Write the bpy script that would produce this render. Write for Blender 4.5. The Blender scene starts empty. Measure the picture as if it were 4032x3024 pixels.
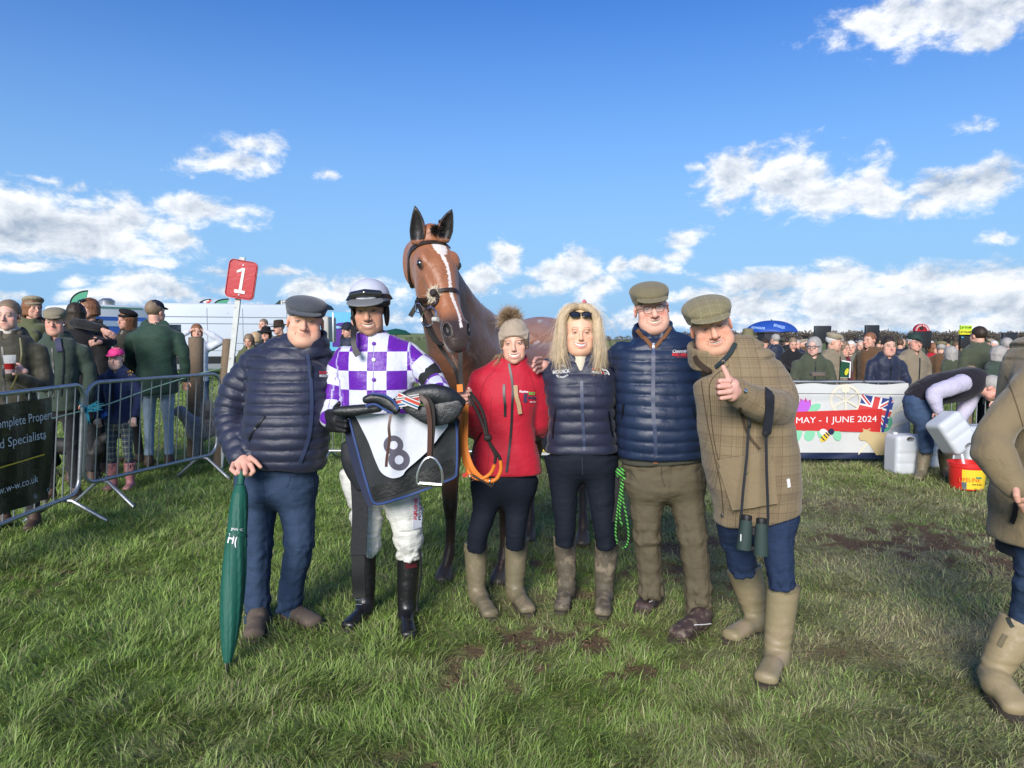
import bpy, bmesh, math, random, time
import numpy as np
from mathutils import Vector, Matrix, Euler
from mathutils.bvhtree import BVHTree
T00 = time.time()
random.seed(7)
RNG = np.random.default_rng(11)
R = math.radians
scene = bpy.context.scene
COL = scene.collection

# ------------------------------------------------------------------ camera
FPX, HY, CAMH = 2795.0, 1335.0, 1.55
TILT = math.atan((1512 - HY) / FPX)
cam_d = bpy.data.cameras.new('camera'); cam = bpy.data.objects.new('camera', cam_d); COL.objects.link(cam)
cam_d.sensor_width = 36; cam_d.lens = 36 * FPX / 4032; cam_d.clip_start = 0.1; cam_d.clip_end = 6000
cam.location = (0, 0, CAMH); cam.rotation_euler = (math.pi / 2 - TILT, 0, 0)
scene.camera = cam
CT, ST = math.cos(TILT), math.sin(TILT)

def ray(px, py):
    x = (px - 2016) / FPX; y = -(py - 1512) / FPX
    return Vector((x, CT + y * ST, -ST + y * CT))
def P(px, py, d):                      # photo pixel + distance along y -> point in the place
    r = ray(px, py); return Vector((0, 0, CAMH)) + r * (d / r.y)
def G(px, py, z=0.0):                  # photo pixel -> point on the ground
    r = ray(px, py); return Vector((0, 0, CAMH)) + r * ((z - CAMH) / r.z)

# ------------------------------------------------------------------ light
SUN_EL, SUN_AZ = R(25), R(-62)         # azimuth from +Y (view) direction, negative = left; light comes from there
SUNROT = SUN_AZ
scene.view_settings.view_transform = 'Standard'; scene.view_settings.look = 'None'
scene.view_settings.exposure = 0.85; scene.view_settings.gamma = 1
sun_d = bpy.data.lights.new('sun', 'SUN'); sun = bpy.data.objects.new('sun', sun_d); COL.objects.link(sun)
sun_d.energy = 2.9; sun_d.angle = R(26); sun_d.color = (1.0, 0.95, 0.88)
SAZ = R(-164)                          # behind the camera, to the left
sdir = Vector((math.sin(SAZ) * math.cos(SUN_EL), math.cos(SAZ) * math.cos(SUN_EL), math.sin(SUN_EL)))
sun.rotation_euler = sdir.to_track_quat('Z', 'Y').to_euler(); sun.location = (0, 0, 20)

world = bpy.data.worlds.new('World'); scene.world = world; world.use_nodes = True

class NT:
    def __init__(s, tree): s.t = tree; s.n = tree.nodes; s.l = tree.links
    def node(s, typ, props=None, ins=None):
        n = s.n.new(typ)
        for k, v in (props or {}).items(): setattr(n, k, v)
        for k, v in (ins or {}).items():
            sock = n.inputs[k]
            if isinstance(v, bpy.types.NodeSocket): s.l.new(v, sock)
            else: sock.default_value = v
        return n
    def m(s, op, a, b=0.0, c=0.0, clamp=False):
        n = s.node('ShaderNodeMath', {'operation': op, 'use_clamp': clamp}, {0: a, 1: b, 2: c}); return n.outputs[0]
    def vm(s, op, a, b=(0, 0, 0), scale=None):
        n = s.node('ShaderNodeVectorMath', {'operation': op}, {0: a, 1: b})
        if scale is not None: n.inputs['Scale'].default_value = scale
        return n.outputs['Value'] if op in ('LENGTH', 'DOT_PRODUCT', 'DISTANCE') else n.outputs['Vector']
    def mix(s, f, a, b, blend='MIX'):
        n = s.node('ShaderNodeMix', {'data_type': 'RGBA', 'blend_type': blend})
        for i, v in ((0, f), (6, a), (7, b)):
            if isinstance(v, bpy.types.NodeSocket): s.l.new(v, n.inputs[i])
            else: n.inputs[i].default_value = (*v, 1) if (i and len(v) == 3) else v
        return n.outputs[2]
    def noise(s, vec, scale, detail=3, rough=0.5, dist=0.0):
        n = s.node('ShaderNodeTexNoise', None, {'Scale': scale, 'Detail': detail, 'Roughness': rough, 'Distortion': dist})
        if vec is not None: s.l.new(vec, n.inputs['Vector'])
        return n.outputs['Fac']
    def ss(s, x, a, b):
        n = s.node('ShaderNodeMapRange', {'interpolation_type': 'SMOOTHSTEP'}, {0: x, 1: a, 2: b, 3: 0.0, 4: 1.0}); return n.outputs[0]

def build_world():
    t = NT(world.node_tree); t.n.clear()
    sky = t.node('ShaderNodeTexSky', {'sky_type': 'NISHITA', 'sun_disc': False})
    sky.sun_elevation = SUN_EL; sky.sun_rotation = SAZ; sky.altitude = 0; sky.air_density = 1.0; sky.dust_density = 0.3; sky.ozone_density = 3.0
    tc = t.node('ShaderNodeTexCoord').outputs['Generated']
    sep = t.node('ShaderNodeSeparateXYZ', None, {0: tc})
    x, y, z = sep.outputs
    az = t.m('ARCTAN2', x, y); el = t.m('ARCSINE', z)
    ae = t.node('ShaderNodeCombineXYZ', None, {0: az, 1: el}).outputs[0]
    S = 4032 / 2212
    cl = [(2060,18,210,55,1),(2115,78,70,28,.8),(1590,380,85,62,1),(1700,392,120,66,1.1),(1770,425,110,45,1),(1870,395,62,50,.95),(1880,430,70,30,.8),
          (1990,440,52,24,.9),(2060,412,80,34,.95),(2135,388,80,28,.9),(2200,370,50,15,.6),(1487,510,52,26,.85),(1500,360,36,14,.5),
          (500,356,88,26,.85),(540,312,66,22,.55),(80,380,28,9,.5),(160,397,16,9,.5),(705,368,30,10,.45),(2100,275,36,12,.5),(2165,512,26,14,.6),
          (30,440,110,40,1),(110,490,180,62,1.1),(270,480,95,55,1.05),(210,530,190,30,.9),(440,452,115,26,.95),(370,520,50,22,.9),(515,482,36,15,.6),
          (60,573,80,12,.8),(330,567,58,13,.8),(275,600,120,12,.5),(310,620,75,42,1),(370,632,50,25,.9),(165,607,32,16,.8),(220,640,90,18,.7),(470,583,50,12,.6),(610,588,60,12,.6),
          (665,625,62,30,1),(740,628,60,26,.9),(800,625,60,30,.9),(870,630,30,20,.6),(490,625,40,14,.6),(30,640,70,10,.5),(1095,560,45,42,1.05),(1050,600,50,30,1),(1020,625,50,20,.8),
          (1250,580,62,48,1.05),(1180,590,40,30,.9),(1285,625,50,32,1),(1330,578,45,28,.9),(1400,570,90,22,.85),(1465,556,50,16,.7),(1150,632,45,16,.7),(1200,615,40,30,.8),
          (1660,612,120,26,.85),(1800,608,150,32,.95),(1980,604,180,32,1),(2150,606,140,36,1),(1500,640,90,25,.7),(1640,655,140,34,.95),(1830,655,170,42,1.05),(2060,655,190,45,1.1),(2190,650,120,50,1),
          (1900,700,380,32,.9),(1450,690,200,26,.7),(1560,600,60,14,.5),(900,690,160,20,.5),(480,660,120,14,.5),(100,690,120,12,.4)]
    g = bpy.data.node_groups.new('clouds', 'ShaderNodeTree')
    g.interface.new_socket('AE', in_out='INPUT', socket_type='NodeSocketVector')
    g.interface.new_socket('Den', in_out='OUTPUT', socket_type='NodeSocketFloat'); g.interface.new_socket('Noise', in_out='OUTPUT', socket_type='NodeSocketFloat')
    q = NT(g); gi = q.node('NodeGroupInput'); go = q.node('NodeGroupOutput')
    AE = gi.outputs[0]
    st = q.vm('MULTIPLY', AE, (1.0, 1.55, 1.0))
    nA = q.node('ShaderNodeTexNoise', None, {'Scale': 9.0, 'Detail': 6.0, 'Roughness': 0.62}); q.l.new(st, nA.inputs['Vector'])
    w = q.vm('SUBTRACT', nA.outputs['Color'], (.5, .5, .5))
    w = q.vm('MULTIPLY', w, (.060, .034, 0))
    W = q.vm('ADD', AE, w)
    acc = None
    for cx, cy, rx, ry, wt in cl:
        r = ray(cx * S, cy * S).normalized()
        a0, e0 = math.atan2(r.x, r.y), math.asin(r.z)
        ka, ke = FPX / (rx * S) * .93 * math.sqrt(r.y), FPX / (ry * S) * .82
        d = q.node('ShaderNodeVectorMath', {'operation': 'MULTIPLY_ADD'}, {0: W, 1: (ka, ke, 0), 2: (-a0 * ka, -e0 * ke, 0)}).outputs['Vector']
        d = q.m('MULTIPLY_ADD', q.vm('LENGTH', d), -wt, wt)
        acc = d if acc is None else q.m('SMOOTH_MAX', acc, d, .12)
    # scattered cloud everywhere else (behind and beside the view)
    sep2 = q.node('ShaderNodeSeparateXYZ', None, {0: AE})
    out = q.ss(q.m('ABSOLUTE', sep2.outputs[0]), .70, 1.05)
    bn = q.m('MULTIPLY_ADD', q.noise(st, 2.6, 3), 3.4, -1.75)
    bn = q.m('SUBTRACT', bn, q.m('MULTIPLY', q.m('SUBTRACT', 1.0, out), 4.0))
    acc = q.m('MAXIMUM', acc, bn)
    nB = q.noise(st, 20.0, 7, .64, .25)
    den = q.m('MULTIPLY_ADD', q.m('SUBTRACT', nB, .5), 2.1, acc)
    q.l.new(den, go.inputs[0]); q.l.new(nB, go.inputs[1])
    def grp(v):
        n = t.node('ShaderNodeGroup'); n.node_tree = g; t.l.new(v, n.inputs[0]); return n.outputs
    d0, n0 = grp(ae); st2 = t.vm('MULTIPLY', t.vm('ADD', ae, (-.006, .010, 0)), (1.0, 1.55, 1.0)); n1 = t.noise(st2, 20.0, 4, .64, .25); l0 = t.noise(t.vm('MULTIPLY', ae, (1, 2, 1)), 7.0, 1); l1 = t.noise(t.vm('MULTIPLY', t.vm('ADD', ae, (-.02, .03, 0)), (1, 2, 1)), 7.0, 1)
    alpha = t.ss(d0, .0, .62)
    lit = t.m('MULTIPLY_ADD', t.m('SUBTRACT', n0, n1), 2.4, .74); lit = t.m('MULTIPLY_ADD', t.m('SUBTRACT', l0, l1), 1.2, lit)
    lit = t.m('SUBTRACT', lit, t.m('MULTIPLY', t.ss(d0, .45, 1.2), .34), clamp=True)
    ccol = t.mix(lit, (2.2, 2.6, 3.2), (5.5, 5.6, 5.7))
    hs = t.node('ShaderNodeHueSaturation', None, {'Hue': .518, 'Saturation': 1.34, 'Value': .84, 'Fac': 1.0, 'Color': sky.outputs[0]})
    base = t.mix(t.m('MULTIPLY', t.m('POWER', t.ss(el, .62, -.02), 1.5), .97), hs.outputs[0], (1.40, 2.70, 4.45))
    allc = t.mix(t.m('MULTIPLY', alpha, .93), base, ccol)
    bg = t.node('ShaderNodeBackground', None, {'Color': allc, 'Strength': .11})
    o = t.node('ShaderNodeOutputWorld'); t.l.new(bg.outputs[0], o.inputs[0])
    world.cycles.sampling_method = 'MANUAL'; world.cycles.sample_map_resolution = 512
build_world()
scene.cycles.use_denoising = True
scene.cycles.max_bounces = 5; scene.cycles.transparent_max_bounces = 6; scene.cycles.diffuse_bounces = 2; scene.cycles.glossy_bounces = 2; scene.cycles.transmission_bounces = 4

# ------------------------------------------------------------------ materials
MATS = {}
def mat(name, col=(.5, .5, .5), rough=.7, metal=0., spec=.4, attr=None, var=None, bump=None, bump2=None, sheen=0., coat=0., trans=0., pattern=None, emit=None, alpha=1., stretch=(1, 1, 1), sss=0., mud=None):
    """procedural surface: base colour (+ per-point 'Col' of the thing), mottling, cloth folds as bump, woven pattern"""
    if name in MATS: return MATS[name]
    m = bpy.data.materials.new(name); m.use_nodes = True; MATS[name] = m
    t = NT(m.node_tree); b = t.n['Principled BSDF']
    oc = t.node('ShaderNodeTexCoord').outputs['Object']
    if attr: c = t.node('ShaderNodeAttribute', {'attribute_name': attr}).outputs['Color']
    else: c = t.node('ShaderNodeRGB').outputs[0]; c.default_value = (*col, 1)
    if pattern: c = pattern(t, c, oc)
    if var:
        for sc, am in (var if isinstance(var, list) else [var]):
            f = t.m('MULTIPLY_ADD', t.noise(oc, sc, 4, .6), 2 * am, 1 - am)
            c = t.mix(1.0, c, t.node('ShaderNodeCombineColor', None, {0: f, 1: f, 2: f}).outputs[0], 'MULTIPLY')
    if mud:
        sc, lo, hi, mc = mud
        c = t.mix(t.ss(t.noise(oc, sc, 6, .65), lo, hi), c, mc)
    t.l.new(c, b.inputs['Base Color'])
    b.inputs['Roughness'].default_value = rough; b.inputs['Metallic'].default_value = metal
    b.inputs['Specular IOR Level'].default_value = spec
    if sheen: b.inputs['Sheen Weight'].default_value = sheen
    if coat: b.inputs['Coat Weight'].default_value = coat; b.inputs['Coat Roughness'].default_value = .15
    if trans: b.inputs['Transmission Weight'].default_value = trans
    if alpha < 1: b.inputs['Alpha'].default_value = alpha
    if sss: b.inputs['Subsurface Weight'].default_value = sss; b.inputs['Subsurface Radius'].default_value = (.012, .005, .003); b.inputs['Subsurface Scale'].default_value = .6
    if emit: b.inputs['Emission Color'].default_value = (*emit, 1); b.inputs['Emission Strength'].default_value = 1
    nrm = None
    for bp in (bump, bump2):
        if not bp: continue
        sc, dist = bp[0], bp[1] * (.35 if bp[1] > .004 else .6); det = bp[2] if len(bp) > 2 else 3; stv = bp[3] if len(bp) > 3 else (1, 1, 1)
        v = t.vm('MULTIPLY', oc, stv)
        h = t.noise(v, sc, det, .55, .4)
        bn = t.node('ShaderNodeBump', None, {'Strength': 1.0, 'Distance': dist, 'Height': h})
        if nrm is not None: t.l.new(nrm, bn.inputs['Normal'])
        nrm = bn.outputs[0]
    if nrm is not None: t.l.new(nrm, b.inputs['Normal'])
    return m

def lines(t, coord, period, width, off=0.):
    """1 inside thin lines repeated every `period`"""
    f = t.m('FRACT', t.m('MULTIPLY_ADD', coord, 1.0 / period, off))
    return t.m('LESS_THAN', t.m('ABSOLUTE', t.m('SUBTRACT', f, .5)), width / period * .5)

def pat_check(ca, cb, px=.1, pz=.1):
    def f(t, c, oc):
        a = t.node('ShaderNodeAttribute', {'attribute_name': 'uv3'}).outputs['Vector']
        s = t.node('ShaderNodeSeparateXYZ', None, {0: a})
        k = t.m('ADD', t.m('FLOOR', t.m('DIVIDE', s.outputs[0], px)), t.m('FLOOR', t.m('DIVIDE', s.outputs[1], pz)))
        par = t.m('MODULO', t.m('ADD', k, 200.0), 2.0)
        return t.mix(t.m('GREATER_THAN', par, .5), ca, cb)
    return f
def pat_plaid(per, c2, c3, w1=.004, attr='uv3', f1=.55, f2=.5, fine=None):
    def f(t, c, oc):
        if attr: a = t.node('ShaderNodeAttribute', {'attribute_name': attr}).outputs['Vector']
        else: a = oc
        s = t.node('ShaderNodeSeparateXYZ', None, {0: a})
        u, v = (s.outputs[0], s.outputs[1]) if attr else (s.outputs[0], s.outputs[2])
        for co in (u, v):
            if fine:
                c = t.mix(t.m('MULTIPLY', t.m('MULTIPLY', lines(t, co, per, per * .45), lines(t, co, fine, fine * .5)), f1 * .7), c, c2)
            c = t.mix(t.m('MULTIPLY', lines(t, co, per, w1, .37), f1), c, c2)
            c = t.mix(t.m('MULTIPLY', lines(t, co, per * 1.0, w1 * .7, .85), f2), c, c3)
        return c
    return f

# ------------------------------------------------------------------ objects
def finish(o, parent=None, label=None, cat=None, group=None, kind=None):
    if parent is not None: o.parent = parent
    if label: o['label'] = label
    if cat: o['category'] = cat
    if group: o['group'] = group
    if kind: o['kind'] = kind
    return o
def empty(name, loc, label=None, cat=None, group=None, kind=None):
    o = bpy.data.objects.new(name, None); COL.objects.link(o); o.location = loc; o.empty_display_size = .1
    return finish(o, None, label, cat, group, kind)
def base_of(parent):
    return np.array(parent.location if parent is not None else (0, 0, 0), dtype=np.float64)
def root_base(parent):
    b = np.zeros(3); p = parent
    while p is not None: b += np.array(p.location); p = p.parent
    return b
def mesh_np(name, V, Q, m, parent=None, smooth=True, col=None, uv3=None, loc=None, **tags):
    """V world coordinates (n,3), Q (m,k) faces of one size or list of faces"""
    V = np.asarray(V, dtype=np.float64)
    b = root_base(parent) if loc is None else np.array(loc, dtype=np.float64)
    me = bpy.data.meshes.new(name)
    W = V - b
    if isinstance(Q, np.ndarray):
        k = Q.shape[1]
        me.vertices.add(len(W)); me.vertices.foreach_set('co', W.astype(np.float32).ravel())
        me.loops.add(Q.size); me.loops.foreach_set('vertex_index', Q.astype(np.int32).ravel())
        me.polygons.add(len(Q)); me.polygons.foreach_set('loop_start', np.arange(0, Q.size, k, dtype=np.int32))
        me.update(calc_edges=True)
    else:
        me.from_pydata(W.tolist(), [], [list(map(int, f)) for f in Q]); me.update()
    if smooth: me.polygons.foreach_set('use_smooth', np.ones(len(me.polygons), dtype=bool))
    if col is not None:
        a = me.attributes.new('Col', 'FLOAT_COLOR', 'POINT'); c = np.ones((len(W), 4), dtype=np.float32); c[:, :3] = col; a.data.foreach_set('color', c.ravel())
    if uv3 is not None:
        a = me.attributes.new('uv3', 'FLOAT_VECTOR', 'POINT'); a.data.foreach_set('vector', np.asarray(uv3, dtype=np.float32).ravel())
    if isinstance(m, (list, tuple)):
        for mm in m: me.materials.append(mm)
    elif m: me.materials.append(m)
    o = bpy.data.objects.new(name, me); COL.objects.link(o)
    if loc is not None: o.location = loc
    return finish(o, parent, **tags)

class MB:
    """collects boxes, tubes, lathes into one mesh"""
    def __init__(s): s.v = []; s.f = []
    def add(s, v, f):
        n = len(s.v); s.v += [tuple(p) for p in v]; s.f += [[i + n for i in q] for q in f]; return s
    def box(s, c, size, rot=None, bev=0):
        c = Vector(c); hx, hy, hz = [a / 2 for a in size]
        if bev:
            bm = bmesh.new(); bmesh.ops.create_cube(bm, size=1)
            for v in bm.verts: v.co = Vector((v.co.x * size[0], v.co.y * size[1], v.co.z * size[2]))
            bmesh.ops.bevel(bm, geom=bm.edges[:] + bm.verts[:], offset=bev, segments=3, affect='EDGES', profile=.5)
            bm.verts.index_update()
            vs = [v.co.copy() for v in bm.verts]; fs = [[v.index for v in f.verts] for f in bm.faces]; bm.free()
        else:
            vs = [Vector((x, y, z)) for x in (-hx, hx) for y in (-hy, hy) for z in (-hz, hz)]
            fs = [[0, 1, 3, 2], [4, 6, 7, 5], [0, 4, 5, 1], [2, 3, 7, 6], [0, 2, 6, 4], [1, 5, 7, 3]]
        if rot is not None:
            M = rot if isinstance(rot, Matrix) else Euler(rot).to_matrix()
            vs = [M @ v for v in vs]
        return s.add([c + v for v in vs], fs)
    def tube(s, pts, r, n=8, closed=False, caps=True):
        pts = [Vector(p) for p in pts]; m = len(pts)
        rs = r if isinstance(r, (list, tuple)) else [r] * m
        vs = []; prev = None
        for i, p in enumerate(pts):
            if closed: t = (pts[(i + 1) % m] - pts[i - 1])
            else: t = pts[min(i + 1, m - 1)] - pts[max(i - 1, 0)]
            if t.length < 1e-9: t = Vector((0, 0, 1))
            t.normalize()
            if prev is None:
                a = Vector((0, 0, 1)) if abs(t.z) < .9 else Vector((1, 0, 0)); u = t.cross(a).normalized()
            else: u = (prev - t * prev.dot(t)).normalized()
            prev = u; w = t.cross(u)
            vs += [p + (u * math.cos(2 * math.pi * k / n) + w * math.sin(2 * math.pi * k / n)) * rs[i] for k in range(n)]
        fs = []
        for i in range(m if closed else m - 1):
            j = (i + 1) % m
            for k in range(n): fs.append([i * n + k, i * n + (k + 1) % n, j * n + (k + 1) % n, j * n + k])
        if caps and not closed: fs.append(list(range(n))[::-1]); fs.append([(m - 1) * n + k for k in range(n)])
        return s.add(vs, fs)
    def lathe(s, c, prof, n=24, M=None):
        c = Vector(c); vs = []
        for rr, z in prof:
            for k in range(n):
                v = Vector((rr * math.cos(2 * math.pi * k / n), rr * math.sin(2 * math.pi * k / n), z))
                vs.append(c + (M @ v if M is not None else v))
        m = len(prof); fs = [[i * n + k, i * n + (k + 1) % n, (i + 1) * n + (k + 1) % n, (i + 1) * n + k] for i in range(m - 1) for k in range(n)]
        fs.append(list(range(n))[::-1]); fs.append([(m - 1) * n + k for k in range(n)])
        return s.add(vs, fs)
    def ribbon(s, pts, w, up, th=.004):
        """flat strap: centre line, width, normal"""
        pts = [Vector(p) for p in pts]; m = len(pts); vs = []
        for i, p in enumerate(pts):
            t = (pts[min(i + 1, m - 1)] - pts[max(i - 1, 0)]).normalized(); nn = (up[i] if isinstance(up, list) else Vector(up))
            nn = (nn - t * nn.dot(t)).normalized(); sd = t.cross(nn) * (w / 2)
            vs += [p - sd, p + sd, p + sd + nn * th, p - sd + nn * th]
        fs = [[i * 4 + k, i * 4 + (k + 1) % 4, (i + 1) * 4 + (k + 1) % 4, (i + 1) * 4 + k] for i in range(m - 1) for k in range(4)]
        fs += [[3, 2, 1, 0], [(m - 1) * 4 + k for k in range(4)]]
        return s.add(vs, fs)
    def poly(s, pts, th, n):
        """flat outline extruded by th along n"""
        pts = [Vector(p) for p in pts]; m = len(pts); n = Vector(n)
        vs = pts + [p + n * th for p in pts]
        fs = [list(range(m)), [m + i for i in range(m)][::-1]] + [[i, m + i, m + (i + 1) % m, (i + 1) % m] for i in range(m)]
        return s.add(vs, fs)
    def build(s, name, m, parent=None, smooth=True, **k):
        if not s.v: print('EMPTY', name); return None
        o = mesh_np(name, np.array([tuple(v) for v in s.v]), s.f, m, parent, smooth, **k)
        me = o.data; bm = bmesh.new(); bm.from_mesh(me); bmesh.ops.recalc_face_normals(bm, faces=bm.faces[:]); bm.to_mesh(me); bm.free()
        if smooth: me.set_sharp_from_angle(angle=R(38))
        return o
# ------------------------------------------------------------------ solid modelling by distance fields
def rotm(yaw=0, pitch=0, roll=0):
    return np.array(Matrix.Rotation(R(yaw), 3, 'Z') @ Matrix.Rotation(R(pitch), 3, 'X') @ Matrix.Rotation(R(roll), 3, 'Y'))
class Sdf:
    def __init__(s, lo, hi, h):
        s.lo = np.array(lo, float); s.h = h
        s.n = np.maximum(np.ceil((np.array(hi, float) - s.lo) / h).astype(int) + 1, 4)
        s.ax = [s.lo[i] + h * np.arange(s.n[i]) for i in range(3)]
        s.F = np.full(tuple(s.n), .5, dtype=np.float32)
    def op(s, lo, hi, fn, k=.01, mode='add'):
        mg = max(k, .03) + 3 * s.h if mode == 'add' else k + 2 * s.h
        i0 = np.clip(np.floor((np.array(lo) - mg - s.lo) / s.h).astype(int), 0, s.n - 1)
        i1 = np.clip(np.ceil((np.array(hi) + mg - s.lo) / s.h).astype(int) + 1, 1, s.n)
        if np.any(i1 <= i0): return s
        sl = tuple(slice(a, b) for a, b in zip(i0, i1))
        x = s.ax[0][sl[0]][:, None, None]; y = s.ax[1][sl[1]][None, :, None]; z = s.ax[2][sl[2]][None, None, :]
        d = fn(x, y, z); f = s.F[sl]
        if mode == 'add':
            if k > 0: hh = np.maximum(k - np.abs(f - d), 0) / k; f = np.minimum(f, d) - hh * hh * k * .25
            else: f = np.minimum(f, d)
        else:
            d = -d if mode == 'sub' else d
            if k > 0: hh = np.maximum(k - np.abs(f - d), 0) / k; f = np.maximum(f, d) + hh * hh * k * .25
            else: f = np.maximum(f, d)
        s.F[sl] = f; return s
    def ell(s, c, r, Rm=None, k=.01, mode='add'):
        c = np.array(c, float); r = np.array(r, float)
        def fn(x, y, z):
            X, Y, Z = x - c[0], y - c[1], z - c[2]
            if Rm is not None:
                X, Y, Z = (Rm[0, 0] * X + Rm[1, 0] * Y + Rm[2, 0] * Z, Rm[0, 1] * X + Rm[1, 1] * Y + Rm[2, 1] * Z, Rm[0, 2] * X + Rm[1, 2] * Y + Rm[2, 2] * Z)
            k0 = np.sqrt((X / r[0]) ** 2 + (Y / r[1]) ** 2 + (Z / r[2]) ** 2)
            k1 = np.sqrt((X / r[0] ** 2) ** 2 + (Y / r[1] ** 2) ** 2 + (Z / r[2] ** 2) ** 2) + 1e-9
            return k0 * (k0 - 1) / k1
        m = r.max() if Rm is not None else r
        return s.op(c - m, c + m, fn, k, mode)
    def cap(s, a, b, ra, rb, k=.01, mode='add'):
        a = np.array(a, float); b = np.array(b, float); ab = b - a; L2 = max(ab @ ab, 1e-12)
        def fn(x, y, z):
            X, Y, Z = x - a[0], y - a[1], z - a[2]
            t = np.clip((X * ab[0] + Y * ab[1] + Z * ab[2]) / L2, 0, 1)
            return np.sqrt((X - t * ab[0]) ** 2 + (Y - t * ab[1]) ** 2 + (Z - t * ab[2]) ** 2) - (ra + (rb - ra) * t)
        m = max(ra, rb)
        return s.op(np.minimum(a, b) - m, np.maximum(a, b) + m, fn, k, mode)
    def seg(s, a, b, wa, wb, side, k=.01, mode='add', p=2.3, capr=.03):
        """elliptic tube piece: wa=(half width, half depth) at a"""
        a = np.array(a, float); b = np.array(b, float); ab = b - a; L = max(math.sqrt(ab @ ab), 1e-6); t0 = ab / L
        u0 = np.array(side, float); u0 = u0 - t0 * (u0 @ t0); u0 /= np.linalg.norm(u0) + 1e-9; v0 = np.cross(t0, u0)
        def fn(x, y, z):
            X, Y, Z = x - a[0], y - a[1], z - a[2]
            al = X * t0[0] + Y * t0[1] + Z * t0[2]; t = np.clip(al / L, 0, 1)
            over = np.abs(al - t * L)
            w = wa[0] + (wb[0] - wa[0]) * t; d = wa[1] + (wb[1] - wa[1]) * t
            u = np.abs(X * u0[0] + Y * u0[1] + Z * u0[2]); v = np.abs(X * v0[0] + Y * v0[1] + Z * v0[2])
            m = np.minimum(w, d)
            rho = ((u / w) ** p + (v / d) ** p + (over / np.minimum(m, capr)) ** p) ** (1 / p)
            return (rho - 1) * m * .8
        m = max(wa[0], wa[1], wb[0], wb[1])
        return s.op(np.minimum(a, b) - m, np.maximum(a, b) + m, fn, k, mode)
    def chain(s, pts, w, d=None, side=(1, 0, 0), k=.01, mode='add', k_in=None, p=2.3, capr=.03):
        """a run of tube pieces laid as ONE form, then blended once"""
        A = np.array([list(q) for q in pts], float); m = max(max(w), max(d) if d is not None else 0) + k + 4 * s.h
        i0 = np.clip(np.floor((A.min(0) - m - s.lo) / s.h).astype(int), 0, s.n - 1); i1 = np.clip(np.ceil((A.max(0) + m - s.lo) / s.h).astype(int) + 1, 1, s.n)
        if np.any(i1 <= i0): return s
        t = Sdf.__new__(Sdf); t.lo = s.lo + s.h * i0; t.h = s.h; t.n = i1 - i0; t.ax = [s.ax[i][i0[i]:i1[i]] for i in range(3)]; t.F = np.full(tuple(t.n), .5, dtype=np.float32)
        for i in range(len(pts) - 1):
            if d is None or d is w: t.cap(pts[i], pts[i + 1], w[i], w[i + 1], 0)
            else: t.seg(pts[i], pts[i + 1], (w[i], d[i]), (w[i + 1], d[i + 1]), side, 0, 'add', p, capr)
        sl = tuple(slice(u, v) for u, v in zip(i0, i1)); f = s.F[sl]; D = t.F if mode == 'add' else -t.F
        if k > 0: hh = np.maximum(k - np.abs(f - D), 0) / k; q = hh * hh * k * .25
        else: q = 0
        s.F[sl] = np.minimum(f, D) - q if mode == 'add' else np.maximum(f, D) + q
        return s
    def plane(s, pt, n, lo=None, hi=None, k=.006):
        """remove what lies on the n side of the plane"""
        pt = np.array(pt, float); n = np.array(n, float); n /= np.linalg.norm(n)
        lo = s.lo if lo is None else lo; hi = s.lo + s.h * s.n if hi is None else hi
        return s.op(lo, hi, lambda x, y, z: (x - pt[0]) * n[0] + (y - pt[1]) * n[1] + (z - pt[2]) * n[2], k, 'int')
    def mesh(s):
        F = s.F.copy()
        for a in range(3):
            sl = [slice(None)] * 3; sl[a] = 0; F[tuple(sl)] = .1; sl[a] = -1; F[tuple(sl)] = .1
        S = F < 0
        c = np.zeros(tuple(s.n - 1), dtype=np.int8)
        offs = [(i, j, k) for i in (0, 1) for j in (0, 1) for k in (0, 1)]
        n = s.n
        for o in offs: c += S[o[0]:n[0] - 1 + o[0], o[1]:n[1] - 1 + o[1], o[2]:n[2] - 1 + o[2]]
        act = (c > 0) & (c < 8); idx = np.argwhere(act)
        if len(idx) == 0: return np.zeros((0, 3)), np.zeros((0, 4), int)
        ID = np.full(act.shape, -1, dtype=np.int32); ID[act] = np.arange(len(idx))
        Vc = {o: F[idx[:, 0] + o[0], idx[:, 1] + o[1], idx[:, 2] + o[2]] for o in offs}
        acc = np.zeros((len(idx), 3)); cnt = np.zeros(len(idx))
        for o in offs:
            for a in range(3):
                if o[a] == 0:
                    o2 = list(o); o2[a] = 1; o2 = tuple(o2); va, vb = Vc[o], Vc[o2]
                    cr = (va < 0) != (vb < 0); t = np.where(cr, va / np.where(cr, va - vb, 1), 0)
                    p = np.tile(np.array(o, float), (len(idx), 1)); p[:, a] += t
                    acc += p * cr[:, None]; cnt += cr
        V = s.lo + s.h * (idx + acc / cnt[:, None])
        Q = []
        for a, (b, cc) in ((0, (1, 2)), (1, (2, 0)), (2, (0, 1))):
            sa = [slice(1, -1)] * 3; sb = [slice(1, -1)] * 3
            sa[a] = slice(0, -1); sb[a] = slice(1, None)
            A = S[tuple(sa)]; B = S[tuple(sb)]
            e = np.argwhere(A != B)
            if len(e) == 0: continue
            ins = A[e[:, 0], e[:, 1], e[:, 2]]
            e = e + 1; e[:, a] -= 1
            def cell(db, dc):
                q = e.copy(); q[:, b] += db; q[:, cc] += dc; return ID[q[:, 0], q[:, 1], q[:, 2]]
            q = np.stack([cell(-1, -1), cell(0, -1), cell(0, 0), cell(-1, 0)], 1)
            q[~ins] = q[~ins][:, ::-1]; Q.append(q)
        Q = np.concatenate(Q); Q = Q[(Q >= 0).all(1)]
        return V, Q
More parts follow.
